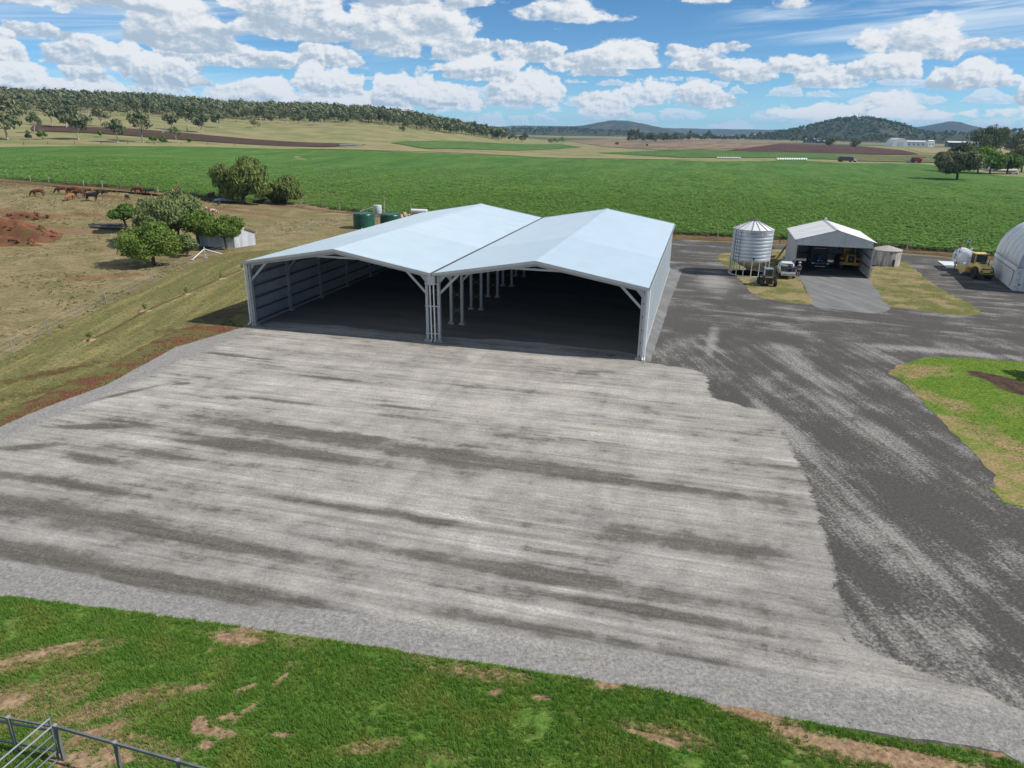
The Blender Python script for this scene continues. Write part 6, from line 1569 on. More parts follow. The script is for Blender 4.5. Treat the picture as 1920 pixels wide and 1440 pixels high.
def person(label, loc, rz, shirt, hat, arm):
    o = thing('person', label, 'person', loc, rz)
    v = [(0, 0, 0.96, 0.15, 0.11), (0, 0, 1.18, 0.14, 0.10), (0, 0, 1.40, 0.165, 0.11), (0, 0.0, 1.50, 0.07, 0.07), (0, 0.02, 1.58, 0.062, 0.068), (0, 0.03, 1.68, 0.078, 0.095), (0, 0.02, 1.76, 0.065, 0.08)]
    e = [(0, 1), (1, 2), (2, 3), (3, 4), (4, 5), (5, 6)]
    n = len(v); v += [(0, 0.135, 1.655, 0.014, 0.016)]; e += [(5, n)]
    for s in (-1, 1):
        n = len(v); st = 0.07 * s
        v += [(s * 0.10, 0, 0.86, 0.085, 0.09), (s * 0.11, st + 0.01, 0.50, 0.058, 0.06), (s * 0.115, st - 0.02, 0.10, 0.038, 0.042), (s * 0.12, st + 0.10, 0.04, 0.04, 0.03)]
        e += [(0, n), (n, n + 1), (n + 1, n + 2), (n + 2, n + 3)]
        n = len(v); b = arm[0 if s < 0 else 1]
        v += [(s * 0.20, 0, 1.42, 0.055), (s * 0.25, -0.02 + 0.3 * b[0], 1.14 + 0.1 * b[1], 0.042), (s * 0.25, 0.04 + 0.75 * b[0], 0.90 + 0.6 * b[1], 0.03), (s * 0.25, 0.06 + 0.85 * b[0], 0.83 + 0.7 * b[1], 0.026, 0.036)]
        e += [(2, n), (n, n + 1), (n + 1, n + 2), (n + 2, n + 3)]
        pm = n + 3; c = v[pm]
        for q in range(4):
            k = len(v); y = c[1] - 0.03 + q * 0.02
            v += [(c[0] - s * 0.005, y, c[2] - 0.06, 0.009), (c[0] - s * 0.015, y + 0.008, c[2] - 0.095 - 0.006 * (q in (1, 2)), 0.008)]; e += [(pm, k), (k, k + 1)]
        k = len(v); v += [(c[0] - s * 0.01, c[1] + 0.05, c[2] - 0.02, 0.010), (c[0] - s * 0.015, c[1] + 0.062, c[2] - 0.055, 0.009)]; e += [(pm, k), (k, k + 1)]
        n = len(v); v += [(s * 0.088, 0.02, 1.665, 0.014, 0.022)]; e += [(5, n)]
    me = grow(v, e, 1, 'body'); link_mesh('body', me, MATS['skin'], o)
    sv = [(0, 0, 0.93, 0.172, 0.13), (0, 0, 1.18, 0.165, 0.125), (0, 0, 1.41, 0.18, 0.13), (0, 0, 1.49, 0.09, 0.085)]; se = [(0, 1), (1, 2), (2, 3)]
    for s in (-1, 1):
        n = len(sv); b = arm[0 if s < 0 else 1]; sv += [(s * 0.20, 0, 1.42, 0.075), (s * 0.24, -0.015 + 0.2 * b[0], 1.22 + 0.07 * b[1], 0.066)]; se += [(2, n), (n, n + 1)]
    link_mesh('shirt', grow(sv, se, 1, 'shirt'), MATS[shirt], o)
    pv = [(0, 0, 0.97, 0.168, 0.125)]; pe = []
    for s in (-1, 1):
        n = len(pv); pv += [(s * 0.10, 0, 0.84, 0.105, 0.11), (s * 0.11, 0.04 * s, 0.58, 0.088, 0.09)]; pe += [(0, n), (n, n + 1)]
    link_mesh('shorts', grow(pv, pe, 1, 'shorts'), MATS['shorts_navy'], o)
    for s in (-1, 1):
        part('boot', MATS['boot'], o, lambda m: m.loft([[(s * 0.115 + x, 0.07 * s - 0.02 + y, z) for x, y in ((-0.05, -0.07), (0.05, -0.07), (0.055, 0.12), (0.03, 0.17), (-0.03, 0.17), (-0.055, 0.12))] if z < 0.09 else [(s * 0.115 + x, 0.07 * s - 0.02 + y, z) for x, y in ((-0.048, -0.06), (0.048, -0.06), (0.05, 0.03), (0.03, 0.055), (-0.03, 0.055), (-0.05, 0.03))] for z in (0.03, 0.085, 0.12, 0.22)]), smooth=True)
        part('eye', MATS['black'], o, lambda m: m.lathe([(0.0, -0.008), (0.011, 0), (0.0, 0.008)], 8, (s * 0.033, 0.118, 1.69), 'y'))
    part('mouth', MATS['terracotta'], o, lambda m: m.box((0, 0.118, 1.612), (0.05, 0.012, 0.012)))
    if hat:
        part('hat', MATS[hat], o, lambda m: m.lathe([(0.21, 1.77), (0.2, 1.755), (0.105, 1.765), (0.1, 1.86), (0.085, 1.885), (0.0, 1.87)], 24, (0, 0.02, 0)), smooth=True)
    part('hair', MATS['hair'], o, lambda m: m.lathe([(0.092, 1.66), (0.098, 1.72), (0.09, 1.79), (0.05, 1.84), (0.0, 1.85)], 16, (0, 0.0, 0)), smooth=True)
    return o


person('person in blue shirt, dark shorts and wide pale hat standing at the small shed opening', (36.04, 89.48), R(-10), 'shirt_blue', 'hat_straw', ((0.15, 0.05), (0.05, 0.0)))
person('person in pale blue shirt behind the white pickup by the shed wall', (35.64, 90.68), R(150), 'shirt_pale_blue', None, ((0.3, 0.25), (0.35, 0.3)))

# ---------------------------------------------------------------- fences
def fence(name, label, pts, h, mats, nw=3, lean=0.03, size=0.05, seed=1, thick=None):
    rd_ = random.Random(seed)
    a = pts[0]
    o = thing(name, label, 'fence', (a[0], a[1], T(*a)))
    base = Vector((a[0], a[1], T(*a))); tops = []
    for i, p_ in enumerate(pts):
        q = Vector((p_[0], p_[1], T(*p_))) - base
        hh = h * rd_.uniform(0.92, 1.08); ln = Vector((rd_.uniform(-lean, lean), rd_.uniform(-lean, lean), 1)) * hh
        sz = size * (1.7 if (thick and i % thick == 0) else 1)
        part('post', MATS[mats[i % len(mats)]], o, lambda m: m.beam(q - Vector((0, 0, 0.1)), q + ln, sz, sz))
        tops.append((q, ln))
    for k in range(nw):
        f = 0.3 + 0.62 * k / max(1, nw - 1)
        part('wire', MATS['galvanised'], o, lambda m: m.path([q + ln * f + Vector((0, -size * 0.6, 0)) for q, ln in tops], 0.008, 3))
    return o


fence('wire_fence', 'steel picket wire fence between the paddock and the mown verge', [(-38.69, 49.43), (-39.32, 53.26), (-39.92, 58.83), (-40.38, 64.15), (-40.87, 69.73), (-40.87, 74.68), (-41.28, 80.30), (-42.08, 86.73), (-41.73, 90.77), (-41.25, 103.04), (-39.45, 115.78), (-37.77, 119.92), (-35.98, 123.68), (-35.51, 131.80), (-33.96, 136.73), (-32.61, 141.99)], 1.25, ['galvanised'], 3, size=0.055)
fence('wire_fence', 'old wooden post fence along the left edge of the green crop', [(-124.95, 176.62), (-118.62, 174.05), (-110.93, 168.19), (-104.24, 164.29), (-98.06, 160.52), (-92.37, 157.10), (-87.24, 155.00), (-83.13, 154.21), (-79.84, 155.39), (-75.94, 155.64), (-72.30, 156.48), (-68.77, 157.70)], 1.35, ['deadwood', 'bark', 'deadwood'], 2, 0.06, 0.13, 3)
fence('wire_fence', 'post fence along the crop right of the pepper trees', [(-48.29, 164.77), (-43.04, 161.74), (-38.01, 157.96), (-32.52, 154.42), (-27.00, 150.09), (-21.45, 146.02)], 1.35, ['deadwood', 'bark'], 2, 0.05, 0.13, 4)
fence('wire_fence', 'thin post fence in the weeds behind the small shed', [(27.76, 124.26), (34.46, 121.72), (43.87, 118.38), (51.84, 116.80), (56.91, 112.86), (61.07, 111.13), (69.07, 105.93), (73.11, 103.08)], 1.5, ['bark', 'deadwood'], 3, 0.04, 0.13, 5)
fence('wire_fence', 'far post fence along the upper edge of the green crop', [(-236.98, 343.29), (-230.28, 349.97), (-223.23, 356.78), (-214.88, 364.31), (-206.47, 372.71), (-198.30, 382.66), (-189.94, 393.66), (-181.65, 406.55), (-172.84, 420.42), (-162.36, 432.45), (-147.73, 444.04), (-130.91, 451.58)], 1.4, ['bark'], 1, 0.03, 0.2, 6)

# corner strainer assembly, propped
CS = thing('corner_strainer', 'white propped strainer post where the paddock fence turns', 'fence post', (-42.08, 96.79), 0.0)
MATS['wp'] = MATS['flashing']
part('post', MATS['flashing'], CS, lambda m: m.tube((0, 0, 0), (0, 0, 1.5), 0.08))
part('stay', MATS['white_pvc'], CS, lambda m: m.tube((0, 0, 1.25), (-1.0, -1.9, 0.06), 0.055))
part('stay', MATS['white_pvc'], CS, lambda m: m.tube((0, 0, 1.25), (2.25, 0.3, 0.55), 0.055))
part('footing', MATS['concrete'], CS, lambda m: (m.box((0, 0, 0.05), (0.5, 0.4, 0.14)), m.box((-1.0, -1.95, 0.05), (0.5, 0.4, 0.14))))

M('rail_steel', (0.20, 0.215, 0.23), (0.15, 0.16, 0.17), 2.0, 0.5, 0.4)
rs = MATS['rail_steel']
# steel cattle-yard rails in the near left corner
YR = thing('yard_rail_fence', 'grey steel rail fence crossing the near left corner', 'fence', (-12.55, 15.3, 0.0))
def rel(x, y, z=0.0): return (x + 12.55, y - 15.3, z)
def yr_post(x, y, h): 
    o = part('post', rs, YR, lambda m: m.box((*rel(x, y)[:2], h / 2), (0.085, 0.085, h), rz=-0.28), bevel=0.008)
    part('post_cap', MATS['chrome'], o, lambda m: m.box((*rel(x, y)[:2], h + 0.01), (0.1, 0.1, 0.03), rz=-0.28))
yd = Vector((0.963, -0.27, 0))
P0 = Vector((-12.55, 15.3, 0))
for k in range(0, 4):
    p_ = P0 + yd * (2.02 * k); yr_post(p_.x, p_.y, 1.28)
for z in (1.24,):
    for k in range(3):
        a, b = P0 + yd * (2.02 * k + 0.05), P0 + yd * (2.02 * (k + 1) - 0.05)
        part('rail', MATS['paint_charcoal'] if False else rs, YR, lambda m: m.beam(rel(a.x, a.y, z), rel(b.x, b.y, z), 0.06, 0.08))
for z in (0.30, 1.05, 1.22):
    a, b = P0 + Vector((-0.05, 0.012, 0)), P0 + Vector((-2.9, 0.55, 0))
    part('rail', rs, YR, lambda m: m.beam(rel(a.x, a.y, z), rel(b.x, b.y, z), 0.045, 0.05))
yr_post(P0.x - 1.5, P0.y + 0.28, 1.26)
GT = thing('yard_gate', 'steel bar gate standing open at the near left corner', 'gate', (-12.62, 15.2, 0.0), R(0))
gd = Vector((-0.30, -0.954, 0))
part('hinge_stile', rs, GT, lambda m: m.beam((0, 0, 0.12), (-0.02, 0.06, 1.62), 0.05, 0.05))
for k in range(6):
    z = 0.16 + k * 0.28
    part('bar', ga if k > 3 else rs, GT, lambda m: m.tube((0, 0.06 * z / 1.6, z), tuple(gd * 2.9 + Vector((0, 0, z))), 0.024, n=8), smooth=True)
part('end_stile', rs, GT, lambda m: m.beam(tuple(gd * 2.9 + Vector((0, 0, 0.12))), tuple(gd * 2.9 + Vector((0, 0, 1.62))), 0.05, 0.05))

# ---------------------------------------------------------------- tanks behind the main shed
M('tank_green', (0.012, 0.075, 0.050), (0.018, 0.095, 0.062), 1.0, 0.35, spec=0.5)
def poly_tank(label, p_, r, h):
    o = thing('water_tank', label, 'tank', p_)
    prof = [(r * 0.98, 0.0)]
    for k in range(9):
        z = 0.1 + k * (h - 0.35) / 9; d = (h - 0.35) / 9
        prof += [(r, z + 0.02), (r, z + d * 0.62), (r - 0.035, z + d * 0.74), (r - 0.035, z + d * 0.94)]
    prof += [(r, h - 0.22), (r * 0.96, h - 0.1)]
    part('tank_wall', MATS['tank_green'], o, lambda m: m.lathe(prof, 40), smooth=True)
    def roof(m):
        n = 12
        for k in range(n):
            a0, a1, am = 2 * math.pi * k / n, 2 * math.pi * (k + 1) / n, 2 * math.pi * (k + 0.5) / n
            m.add([(r * 0.98 * math.cos(a0), r * 0.98 * math.sin(a0), h - 0.12), (r * 0.98 * math.cos(am), r * 0.98 * math.sin(am), h + 0.02), (r * 0.98 * math.cos(a1), r * 0.98 * math.sin(a1), h - 0.12), (0.3 * math.cos(a1), 0.3 * math.sin(a1), h + 0.22), (0.3 * math.cos(a0), 0.3 * math.sin(a0), h + 0.22)], [(0, 1, 4), (1, 3, 4), (1, 2, 3)])
    part('roof', MATS['tank_green'], o, roof)
    part('hatch', MATS['tank_green'], o, lambda m: m.lathe([(0.36, h + 0.18), (0.36, h + 0.28), (0.0, h + 0.33)], 20), smooth=True)
    part('outlet', MATS['white_pvc'], o, lambda m: m.tube((0, -r, 0.25), (0, -r - 0.5, 0.25), 0.05))
    return o


poly_tank('dark green ribbed water tank, nearer of the two behind the main shed', (-27.00, 129.72), 1.9, 2.7)
poly_tank('dark green ribbed water tank half hidden behind the main shed roof', (-22.40, 130.95), 1.9, 2.5)
HT = thing('header_tank', 'small pale header tank on a stand between the green tanks', 'tank', (-25.51, 135.25), 0.0)
part('tank', MATS['old_zinc'], HT, lambda m: m.lathe([(0.78, 2.0), (0.8, 2.05), (0.8, 3.5), (0.78, 3.55), (0.0, 3.62)], 28), smooth=True)
for x, y in ((-0.6, -0.6), (0.6, -0.6), (0.6, 0.6), (-0.6, 0.6)): part('leg', MATS['deadwood'], HT, lambda m: m.beam((x * 1.2, y * 1.2, 0), (x, y, 2.0), 0.09, 0.09))
part('brace', MATS['deadwood'], HT, lambda m: (m.beam((-0.72, -0.72, 0.2), (0.6, -0.62, 1.9), 0.06, 0.06), m.beam((0.72, -0.70, 0.2), (-0.6, -0.6, 1.9), 0.06, 0.06)))
part('pipe', MATS['white_pvc'], HT, lambda m: m.path([(-0.4, 0.5, 3.3), (-2.5, 1.5, 2.6), (-3.6, 1.8, 2.2)], 0.08))
UP = thing('bore_pole', 'tall thin pole with slanting line behind the small header tank', 'pole', (-24.93, 139.43), 0.0)
part('pole', MATS['deadwood'], UP, lambda m: m.tube((0, 0, 0), (0, 0, 4.6), 0.09, 0.07))
part('cable', MATS['steel_dark'], UP, lambda m: m.path([(0, 0, 4.3), (4.5, -0.5, 2.4), (8, -1, 1.8)], 0.03, 4))
TW = thing('rubble_heap', 'pale orange broken rubble heap behind the main shed roof', 'rubble', (-20.55, 143.41), 0.0)
M('rubble', (0.46, 0.30, 0.21), (0.55, 0.42, 0.33), 3.0, 0.9)
rd = random.Random(4)
for k in range(26): part('stone', MATS['rubble'], TW, lambda m: m.box((rd.uniform(-3, 3), rd.uniform(-1, 1), 0.3 + rd.uniform(0, 1.2) * (1 - abs(k - 13) / 16)), (rd.uniform(0.4, 0.9), rd.uniform(0.4, 0.8), rd.uniform(0.3, 0.6)), rd.uniform(0, 3), rd.uniform(-0.4, 0.4), rd.uniform(-0.4, 0.4), taper=0.75))
WT = thing('white_pipe_section', 'white pipe section lying on the rubble behind the main shed', 'pipe', (-19.63, 145.32), R(-10))
part('pipe', MATS['white_pvc'], WT, lambda m: m.lathe([(0.3, -1.6), (0.42, -1.6), (0.42, 1.6), (0.3, 1.6)], 20, (0.6, 0, 1.5), 'x'), smooth=True)
part('cradle', MATS['deadwood'], WT, lambda m: (m.box((-0.4, 0, 0.55), (0.2, 0.8, 1.1)), m.box((1.6, 0, 0.55), (0.2, 0.8, 1.1))))
part('riser', MATS['deadwood'], WT, lambda m: m.tube((-1.3, 0.5, 0), (-1.3, 0.5, 3.0), 0.07))

# ---------------------------------------------------------------- old tin shed under the trees
TS = thing('tin_shed', 'old rusty grey corrugated tin shed half buried in trees', 'shed', (-41.20, 105.39), R(0))
m, t = new_mat('old_tin')
p = t.obj()
c = t.mix(t.ss(t.noise(t.v('MULTIPLY', p, (1.3, 1.3, 0.1)), 1.2, 4, 0.6), 0.40, 0.60), (0.40, 0.43, 0.48), (0.55, 0.57, 0.60))
c = t.mix(t.m('MULTIPLY', t.ss(t.noise(p, 1.5, 5, 0.7), 0.58, 0.75), 0.5), c, (0.22, 0.13, 0.08))
finish(t, c, 0.6, 0.15)
ot = MATS['old_tin']
ax = Vector((-5.9, 0.6)); ay = Vector((1.9, 3.4))      # long wall to the left, end wall to the right
def tsq(a, b, z): q = ax * a + ay * b; return (q.x, q.y, z)
def panel(nm, a0, b0, a1, b1, zb, zt0, zt1, ribs):
    def f(m):
        vs = []
        for i in range(ribs + 1):
            tt = i / ribs
            a, b = a0 + (a1 - a0) * tt, b0 + (b1 - b0) * tt
            x, y, _ = tsq(a, b, 0); off = 0.03 if i % 2 else 0.0
            zt = zt0 + (zt1 - zt0) * tt if not callable(zt0) else zt0(tt)
            vs += [(x + off, y - off, zb), (x + off, y - off, zt)]
        m.add(vs, [(2 * i, 2 * i + 2, 2 * i + 3, 2 * i + 1) for i in range(ribs)])
    o = part(nm, ot, TS, f); s_ = o.modifiers.new('thick', 'SOLIDIFY'); s_.thickness = 0.02
panel('wall_sheet', 0, 0, 1, 0, 0, 1.9, 1.9, 60)
panel('wall_sheet', 0, 0, 0, 1, 0, lambda q: 1.9 + 0.75 * (1 - abs(2 * q - 1)), 0, 40)
panel('wall_sheet', 0, 1, 1, 1, 0, 1.9, 1.9, 60)
panel('wall_sheet', 1, 0, 1, 1, 0, lambda q: 1.9 + 0.75 * (1 - abs(2 * q - 1)), 0, 40)
for b0, b1, z0, z1 in ((-0.05, 0.5, 1.88, 2.68), (0.5, 1.05, 2.68, 1.88)):
    def rf(m):
        q = [tsq(-0.03, b0, z0), tsq(1.03, b0, z0), tsq(1.03, b1, z1), tsq(-0.03, b1, z1)]
        m.add(q + [(x, y, z + 0.03) for x, y, z in q], [(0, 1, 2, 3), (7, 6, 5, 4), (0, 4, 5, 1), (1, 5, 6, 2), (2, 6, 7, 3), (3, 7, 4, 0)])
    part('roof_sheet', ot, TS, rf)
part('dark_gable_board', MATS['tarp_brown'], TS, lambda m: m.beam(tsq(-0.035, 0.5, 2.62), tsq(-0.035, 1.0, 1.9), 0.05, 0.2))

# piles of old timber, rails and dirt
M('old_timber', (0.33, 0.29, 0.25), (0.17, 0.145, 0.125), 2.0, 0.9)
M('old_timber_dark', (0.055, 0.05, 0.048), (0.10, 0.09, 0.08), 2.0, 0.9)
TP = thing('timber_pile', 'low pile of grey weathered timber beside the small dark tree', 'timber', (-65.27, 116.25), R(-5))
rd = random.Random(12)
for k in range(22): part('beam', MATS['old_timber' if k % 3 else 'old_timber_dark'], TP, lambda m: m.beam((-2.9 + rd.uniform(-0.4, 1.2), -1 + 0.1 * k + rd.uniform(-0.2, 0.2), 0.12 + 0.14 * (k % 4)), (1.6 + rd.uniform(-0.6, 1.4), -1 + 0.1 * k + rd.uniform(-0.3, 0.3), 0.12 + 0.14 * (k % 4)), rd.uniform(0.14, 0.26), rd.uniform(0.12, 0.2)))
RP = thing('rail_heap', 'heap of dark rails and tin sheets beside the big pepper tree', 'scrap', (-63.02, 157.19), R(-8))
for k in range(7): part('rail', MATS['steel_dark' if k % 2 else 'old_timber_dark'], RP, lambda m: m.beam((-1.9 + 0.1 * k, -0.6 + 0.35 * k, 0.3 + 0.22 * k), (2.4 - 0.05 * k, -0.6 + 0.3 * k, 0.2 + 0.24 * k), 0.12, 0.1))
for k in range(4): part('tin_sheet', MATS['old_zinc'], RP, lambda m: m.box((-0.5 + 0.6 * k, -1.0 + 0.15 * k, 0.25 + 0.06 * k), (2.6, 1.6, 0.04), 0.2 * k, 0.12, 0.05 * k))
for k in range(4): part('post', MATS['old_timber_dark'], RP, lambda m: m.box((-2.0 + 1.35 * k, 0.4, 0.85), (0.12, 0.12, 1.7)))
TN = thing('white_tin_sheet', 'white tin sheet leaning behind the small dark tree', 'tin sheet', (-63.98, 123.10), R(-20))
part('sheet', MATS['white_roof'], TN, lambda m: m.box((0, 0, 0.75), (1.7, 0.06, 1.6), rx=-0.35))
part('prop', MATS['old_timber'], TN, lambda m: m.beam((0.2, 0.8, 0.0), (0.2, 0.1, 1.2), 0.08, 0.08))
HB = thing('straw_heap', 'pale straw-coloured heap behind the tallest feathery tree', 'heap', (-62.28, 140.46), 0.0)
M('straw', (0.50, 0.34, 0.20), (0.42, 0.28, 0.17), 3.0, 0.95, bump=0.5)
def dome(m, rx, ry, h, n=28, k=10, seed=0.0, rough=0.12, at=None, rz=0.0):
    vs = []; fs = []
    for j in range(k + 1):
        for i in range(n):
            a = 2 * math.pi * i / n; q = j / k
            w1 = 1 + rough * 2 * mnoise.noise((math.cos(a) * 1.5 + seed, math.sin(a) * 1.5, seed))
            z = h * (0.5 + 0.5 * math.cos(math.pi * q)) * (1 + rough * 1.5 * mnoise.noise((math.cos(a) * q * 3 + seed, math.sin(a) * q * 3, 5.0)))
            x_, y_ = rx * q * w1 * math.cos(a), ry * q * w1 * math.sin(a)
            if at is not None: z += T(at[0] + x_ * math.cos(rz) - y_ * math.sin(rz), at[1] + x_ * math.sin(rz) + y_ * math.cos(rz)) - T(*at) - 0.22 * q
            vs.append((x_, y_, z - 0.08 * q))
    for j in range(k):
        for i in range(n): fs.append((j * n + i, j * n + (i + 1) % n, (j + 1) * n + (i + 1) % n, (j + 1) * n + i))
    m.add(vs, fs)
part('heap', MATS['straw'], HB, lambda m: dome(m, 1.6, 1.4, 1.3), smooth=True)
part('loose_straw', MATS['straw'], HB, lambda m: dome(m, 2.6, 2.0, 0.25, seed=3.0), smooth=True)
m, t = new_mat('red_soil')
p = t.obj()
c = t.mix(t.ss(t.noise(p, 0.5, 6, 0.65), 0.4, 0.62), (0.235, 0.105, 0.058), (0.15, 0.070, 0.040))
c = t.mix(t.m('MULTIPLY', t.ss(t.noise(p, 0.35, 5, 0.65), 0.58, 0.68), 0.8), c, (0.10, 0.115, 0.035))
n = t.noise(p, 5, 5, 0.7)
c = t.mix(t.ss(n, 0.36, 0.66), t.mix(1.0, c, (0.72, 0.72, 0.72), 'MULTIPLY'), c)
finish(t, c, 0.95, 0, n, 0.8, 0.15, 0.1)
for nm, lab, p_, rx, ry, h, rz, sd in (('dirt_mound', 'red earth mound at the left edge of the paddock', (-75.02, 106.90), 10.5, 4.6, 2.6, -0.12, 1.0), ('dirt_mound', 'low red spoil bank in front of the earth mound', (-73.34, 102.35), 7.5, 3.0, 1.1, -0.1, 2.0), ('dirt_mound', 'low dark spoil bank behind the earth mound', (-81.22, 120.02), 6.0, 2.6, 0.9, -0.1, 3.0)):
    o = thing(nm, lab, 'mound', p_, rz)
    part('earth', MATS['red_soil'], o, lambda m: dome(m, rx, ry, h, 44, 14, sd, 0.2, p_, rz), smooth=True)
    rq = random.Random(sd)
    def clods(m):
        for _ in range(26):
            a, q = rq.uniform(0, 6.28), rq.uniform(0.35, 0.75); m.box((rx * q * math.cos(a), ry * q * math.sin(a), h * (0.5 + 0.5 * math.cos(math.pi * q)) + 0.05), (rq.uniform(0.2, 0.5), rq.uniform(0.2, 0.5), rq.uniform(0.15, 0.35)), rq.uniform(0, 3), rq.uniform(-0.5, 0.5), 0, taper=0.7)
    tag(part('clods', MATS['red_soil'], o, clods), kind='stuff')

# drip line with mulched seedlings on the verge
HL = thing('drip_hose', 'brown irrigation hose running along the verge past the seedlings', 'hose', (*(-35.30, 56.60), 0.0))
hp = [(-35.30, 56.60), (-35.14, 60.48), (-35.51, 65.65), (-35.44, 69.59), (-35.08, 74.27), (-34.92, 78.66), (-34.68, 82.93), (-34.21, 89.11)]
part('hose', M('hose_brown', (0.10, 0.05, 0.03), (0.08, 0.045, 0.03), 2.0, 0.8), HL, lambda m: m.path([(x - hp[0][0], y - hp[0][1], 0.05) for x, y in hp], 0.06, 6))
part('coupling', MATS['black'], HL, lambda m: [m.box((x - hp[0][0], y - hp[0][1], 0.06), (0.16, 0.16, 0.14)) for x, y in hp[::2]])
M('straw_mulch', (0.42, 0.29, 0.17), (0.32, 0.22, 0.13), 4.0, 0.95, bump=0.5)
for k, (p_, lab) in enumerate((((-35.34, 56.92), 'mulched seedling nearest the camera on the verge'), ((-35.72, 67.12), 'mulched seedling with small dark leaves, second along the verge hose'), ((-34.92, 74.54), 'mulched seedling third along the verge hose'), ((-34.56, 82.94), 'mulched seedling fourth along the verge hose'), ((-34.21, 89.11), 'mulched seedling nearest the main shed corner'))):
    o = thing('seedling', lab, 'seedling', p_, 0.0, 'seedlings along the verge')
    part('mulch', MATS['straw_mulch'], o, lambda m: dome(m, 1.05, 0.7, 0.12, seed=k * 1.7, rough=0.25), smooth=True)
    rng_ = np.random.default_rng(k)
    link_mesh('foliage', leaves_mesh('foliage', [((0, 0, 0.45), 0.22, 0.22, 0.3)], 50, 0.14, rng_), MATS['leaf_dark'], o)
    part('stem', MATS['bark'], o, lambda m: m.tube((0, 0, 0), (0.03, 0, 0.6), 0.015, 0.008, 5))
# clipped shrub at the right edge, its shade falling on the mulch bed
tree('garden_shrub', 'dark garden shrub just past the right edge, its shade on the mulch bed', (40.98, 50.18), 3.0, 1.7, 'leaf_dark', 3500, 0.22, 61, 0.1, 0.12, 0.02, 9, cat='shrub', shell=0.5)

# ---------------------------------------------------------------- things far off on the plain
M('wrap_white', (0.70, 0.70, 0.68), (0.6, 0.6, 0.585), 1.0, 0.5)
def bales(n, a, b, r, lab, grp):
    for k in range(n):
        f = k / (n - 1); x, y = a[0] + (b[0] - a[0]) * f, a[1] + (b[1] - a[1]) * f
        o = thing('wrapped_bale', lab, 'bale', (x, y), math.atan2(b[1] - a[1], b[0] - a[0]), grp)
        part('wrap', MATS['wrap_white'], o, lambda m: m.lathe([(r * 0.3, -0.8), (r * 0.92, -0.78), (r, -0.68), (r, 0.68), (r * 0.92, 0.78), (r * 0.3, 0.8)], 16, (0, 0, r * 0.95), 'x'), smooth=True)
        part('twine', MATS['galvanised'], o, lambda m: [m.lathe([(r + 0.01, q), (r + 0.025, q), (r + 0.025, q + 0.05), (r + 0.01, q + 0.05)], 16, (0, 0, r * 0.95), 'x') for q in (-0.35, 0.3)])
bales(13, (175.08, 497.85), (196.85, 505.33), 0.95, 'white wrapped bale in the thick row at the far side of the crop', 'row of white bales right')
bales(9, (142.38, 523.47), (157.56, 524.11), 0.6, 'white wrapped bale in the thin far row left of the thick row', 'row of white bales left')
TB = thing('hay_truck', 'long hay load under blue tarpaulin with pale cab at the far edge of the crop', 'truck', (220.62, 496.02), R(-8))
M('tarp_blue', (0.03, 0.11, 0.34), (0.10, 0.25, 0.48), 0.6, 0.6)
part('load', MATS['tarp_brown'], TB, lambda m: m.box((-0.8, 0, 1.95), (9.4, 2.4, 2.3)), bevel=0.1)
part('tarpaulin', MATS['tarp_blue'], TB, lambda m: m.prism([(-5.6, 2.6), (-5.4, 3.3), (-3, 3.5), (0, 3.35), (2.8, 3.35), (4.0, 2.9), (4.0, 2.5), (2.5, 2.9), (-1, 2.8), (-4, 2.9)], -1.3, 1.3, 'y'))
part('cab', MATS['paint_white'], TB, lambda m: m.loft([[(4.2, y, z) for y, z in ((-1.1, 0.6), (1.1, 0.6), (1.1, 2.1), (-1.1, 2.1))], [(5.2, y, z) for y, z in ((-1.1, 0.6), (1.1, 0.6), (1.05, 2.0), (-1.05, 2.0))], [(6.2, y, z) for y, z in ((-1.0, 0.6), (1.0, 0.6), (1.0, 1.3), (-1.0, 1.3))]]))
part('deck', MATS['steel_dark'], TB, lambda m: m.box((0, 0, 0.75), (10.6, 2.3, 0.2)))
for x in (-4.4, -3.3, 2.4, 5.3):
    for y in (-1.0, 1.0): part('wheel', MATS['rubber'], TB, lambda m: m.lathe([(0.2, -0.15), (0.5, -0.15), (0.5, 0.15), (0.2, 0.15)], 16, (x, y, 0.5), 'y'), smooth=True)
HV = thing('harvester', 'red harvester standing at the far right edge of the crop', 'harvester', (265.41, 494.07), R(-5))
M('paint_red', (0.30, 0.022, 0.018), (0.24, 0.02, 0.016), 1.0, 0.4)
part('body', MATS['paint_red'], HV, lambda m: m.prism([(-1.4, 1.1), (3.2, 0.9), (3.6, 1.6), (3.4, 2.7), (1.8, 2.9), (1.4, 3.6), (-0.6, 3.6), (-1.4, 2.9)], -1.4, 1.4, 'y'), bevel=0.08)
part('cab', MATS['glass_dark'], HV, lambda m: m.prism([(-3.0, 1.6), (-1.5, 1.6), (-1.5, 3.4), (-2.7, 3.5), (-3.2, 2.6)], -1.0, 1.0, 'y'))
part('cab_roof', MATS['paint_red'], HV, lambda m: m.box((-2.2, 0, 3.55), (1.9, 2.1, 0.16)))
part('unloading_auger', MATS['paint_red'], HV, lambda m: m.tube((0.2, -0.8, 3.2), (5.4, -1.2, 3.4), 0.22))
part('header', MATS['steel_dark'], HV, lambda m: m.prism([(-5.4, 0.2), (-3.4, 0.2), (-3.4, 1.2), (-4.0, 1.3), (-5.2, 0.5)], -3.0, 3.0, 'y'))
for x, r_ in ((-1.8, 0.9), (2.4, 0.6)):
    for y in (-1.3, 1.3): part('wheel', MATS['rubber'], HV, lambda m: m.lathe([(0.3, -0.3), (r_, -0.3), (r_, 0.3), (0.3, 0.3)], 20, (x, y, r_), 'y'), smooth=True)
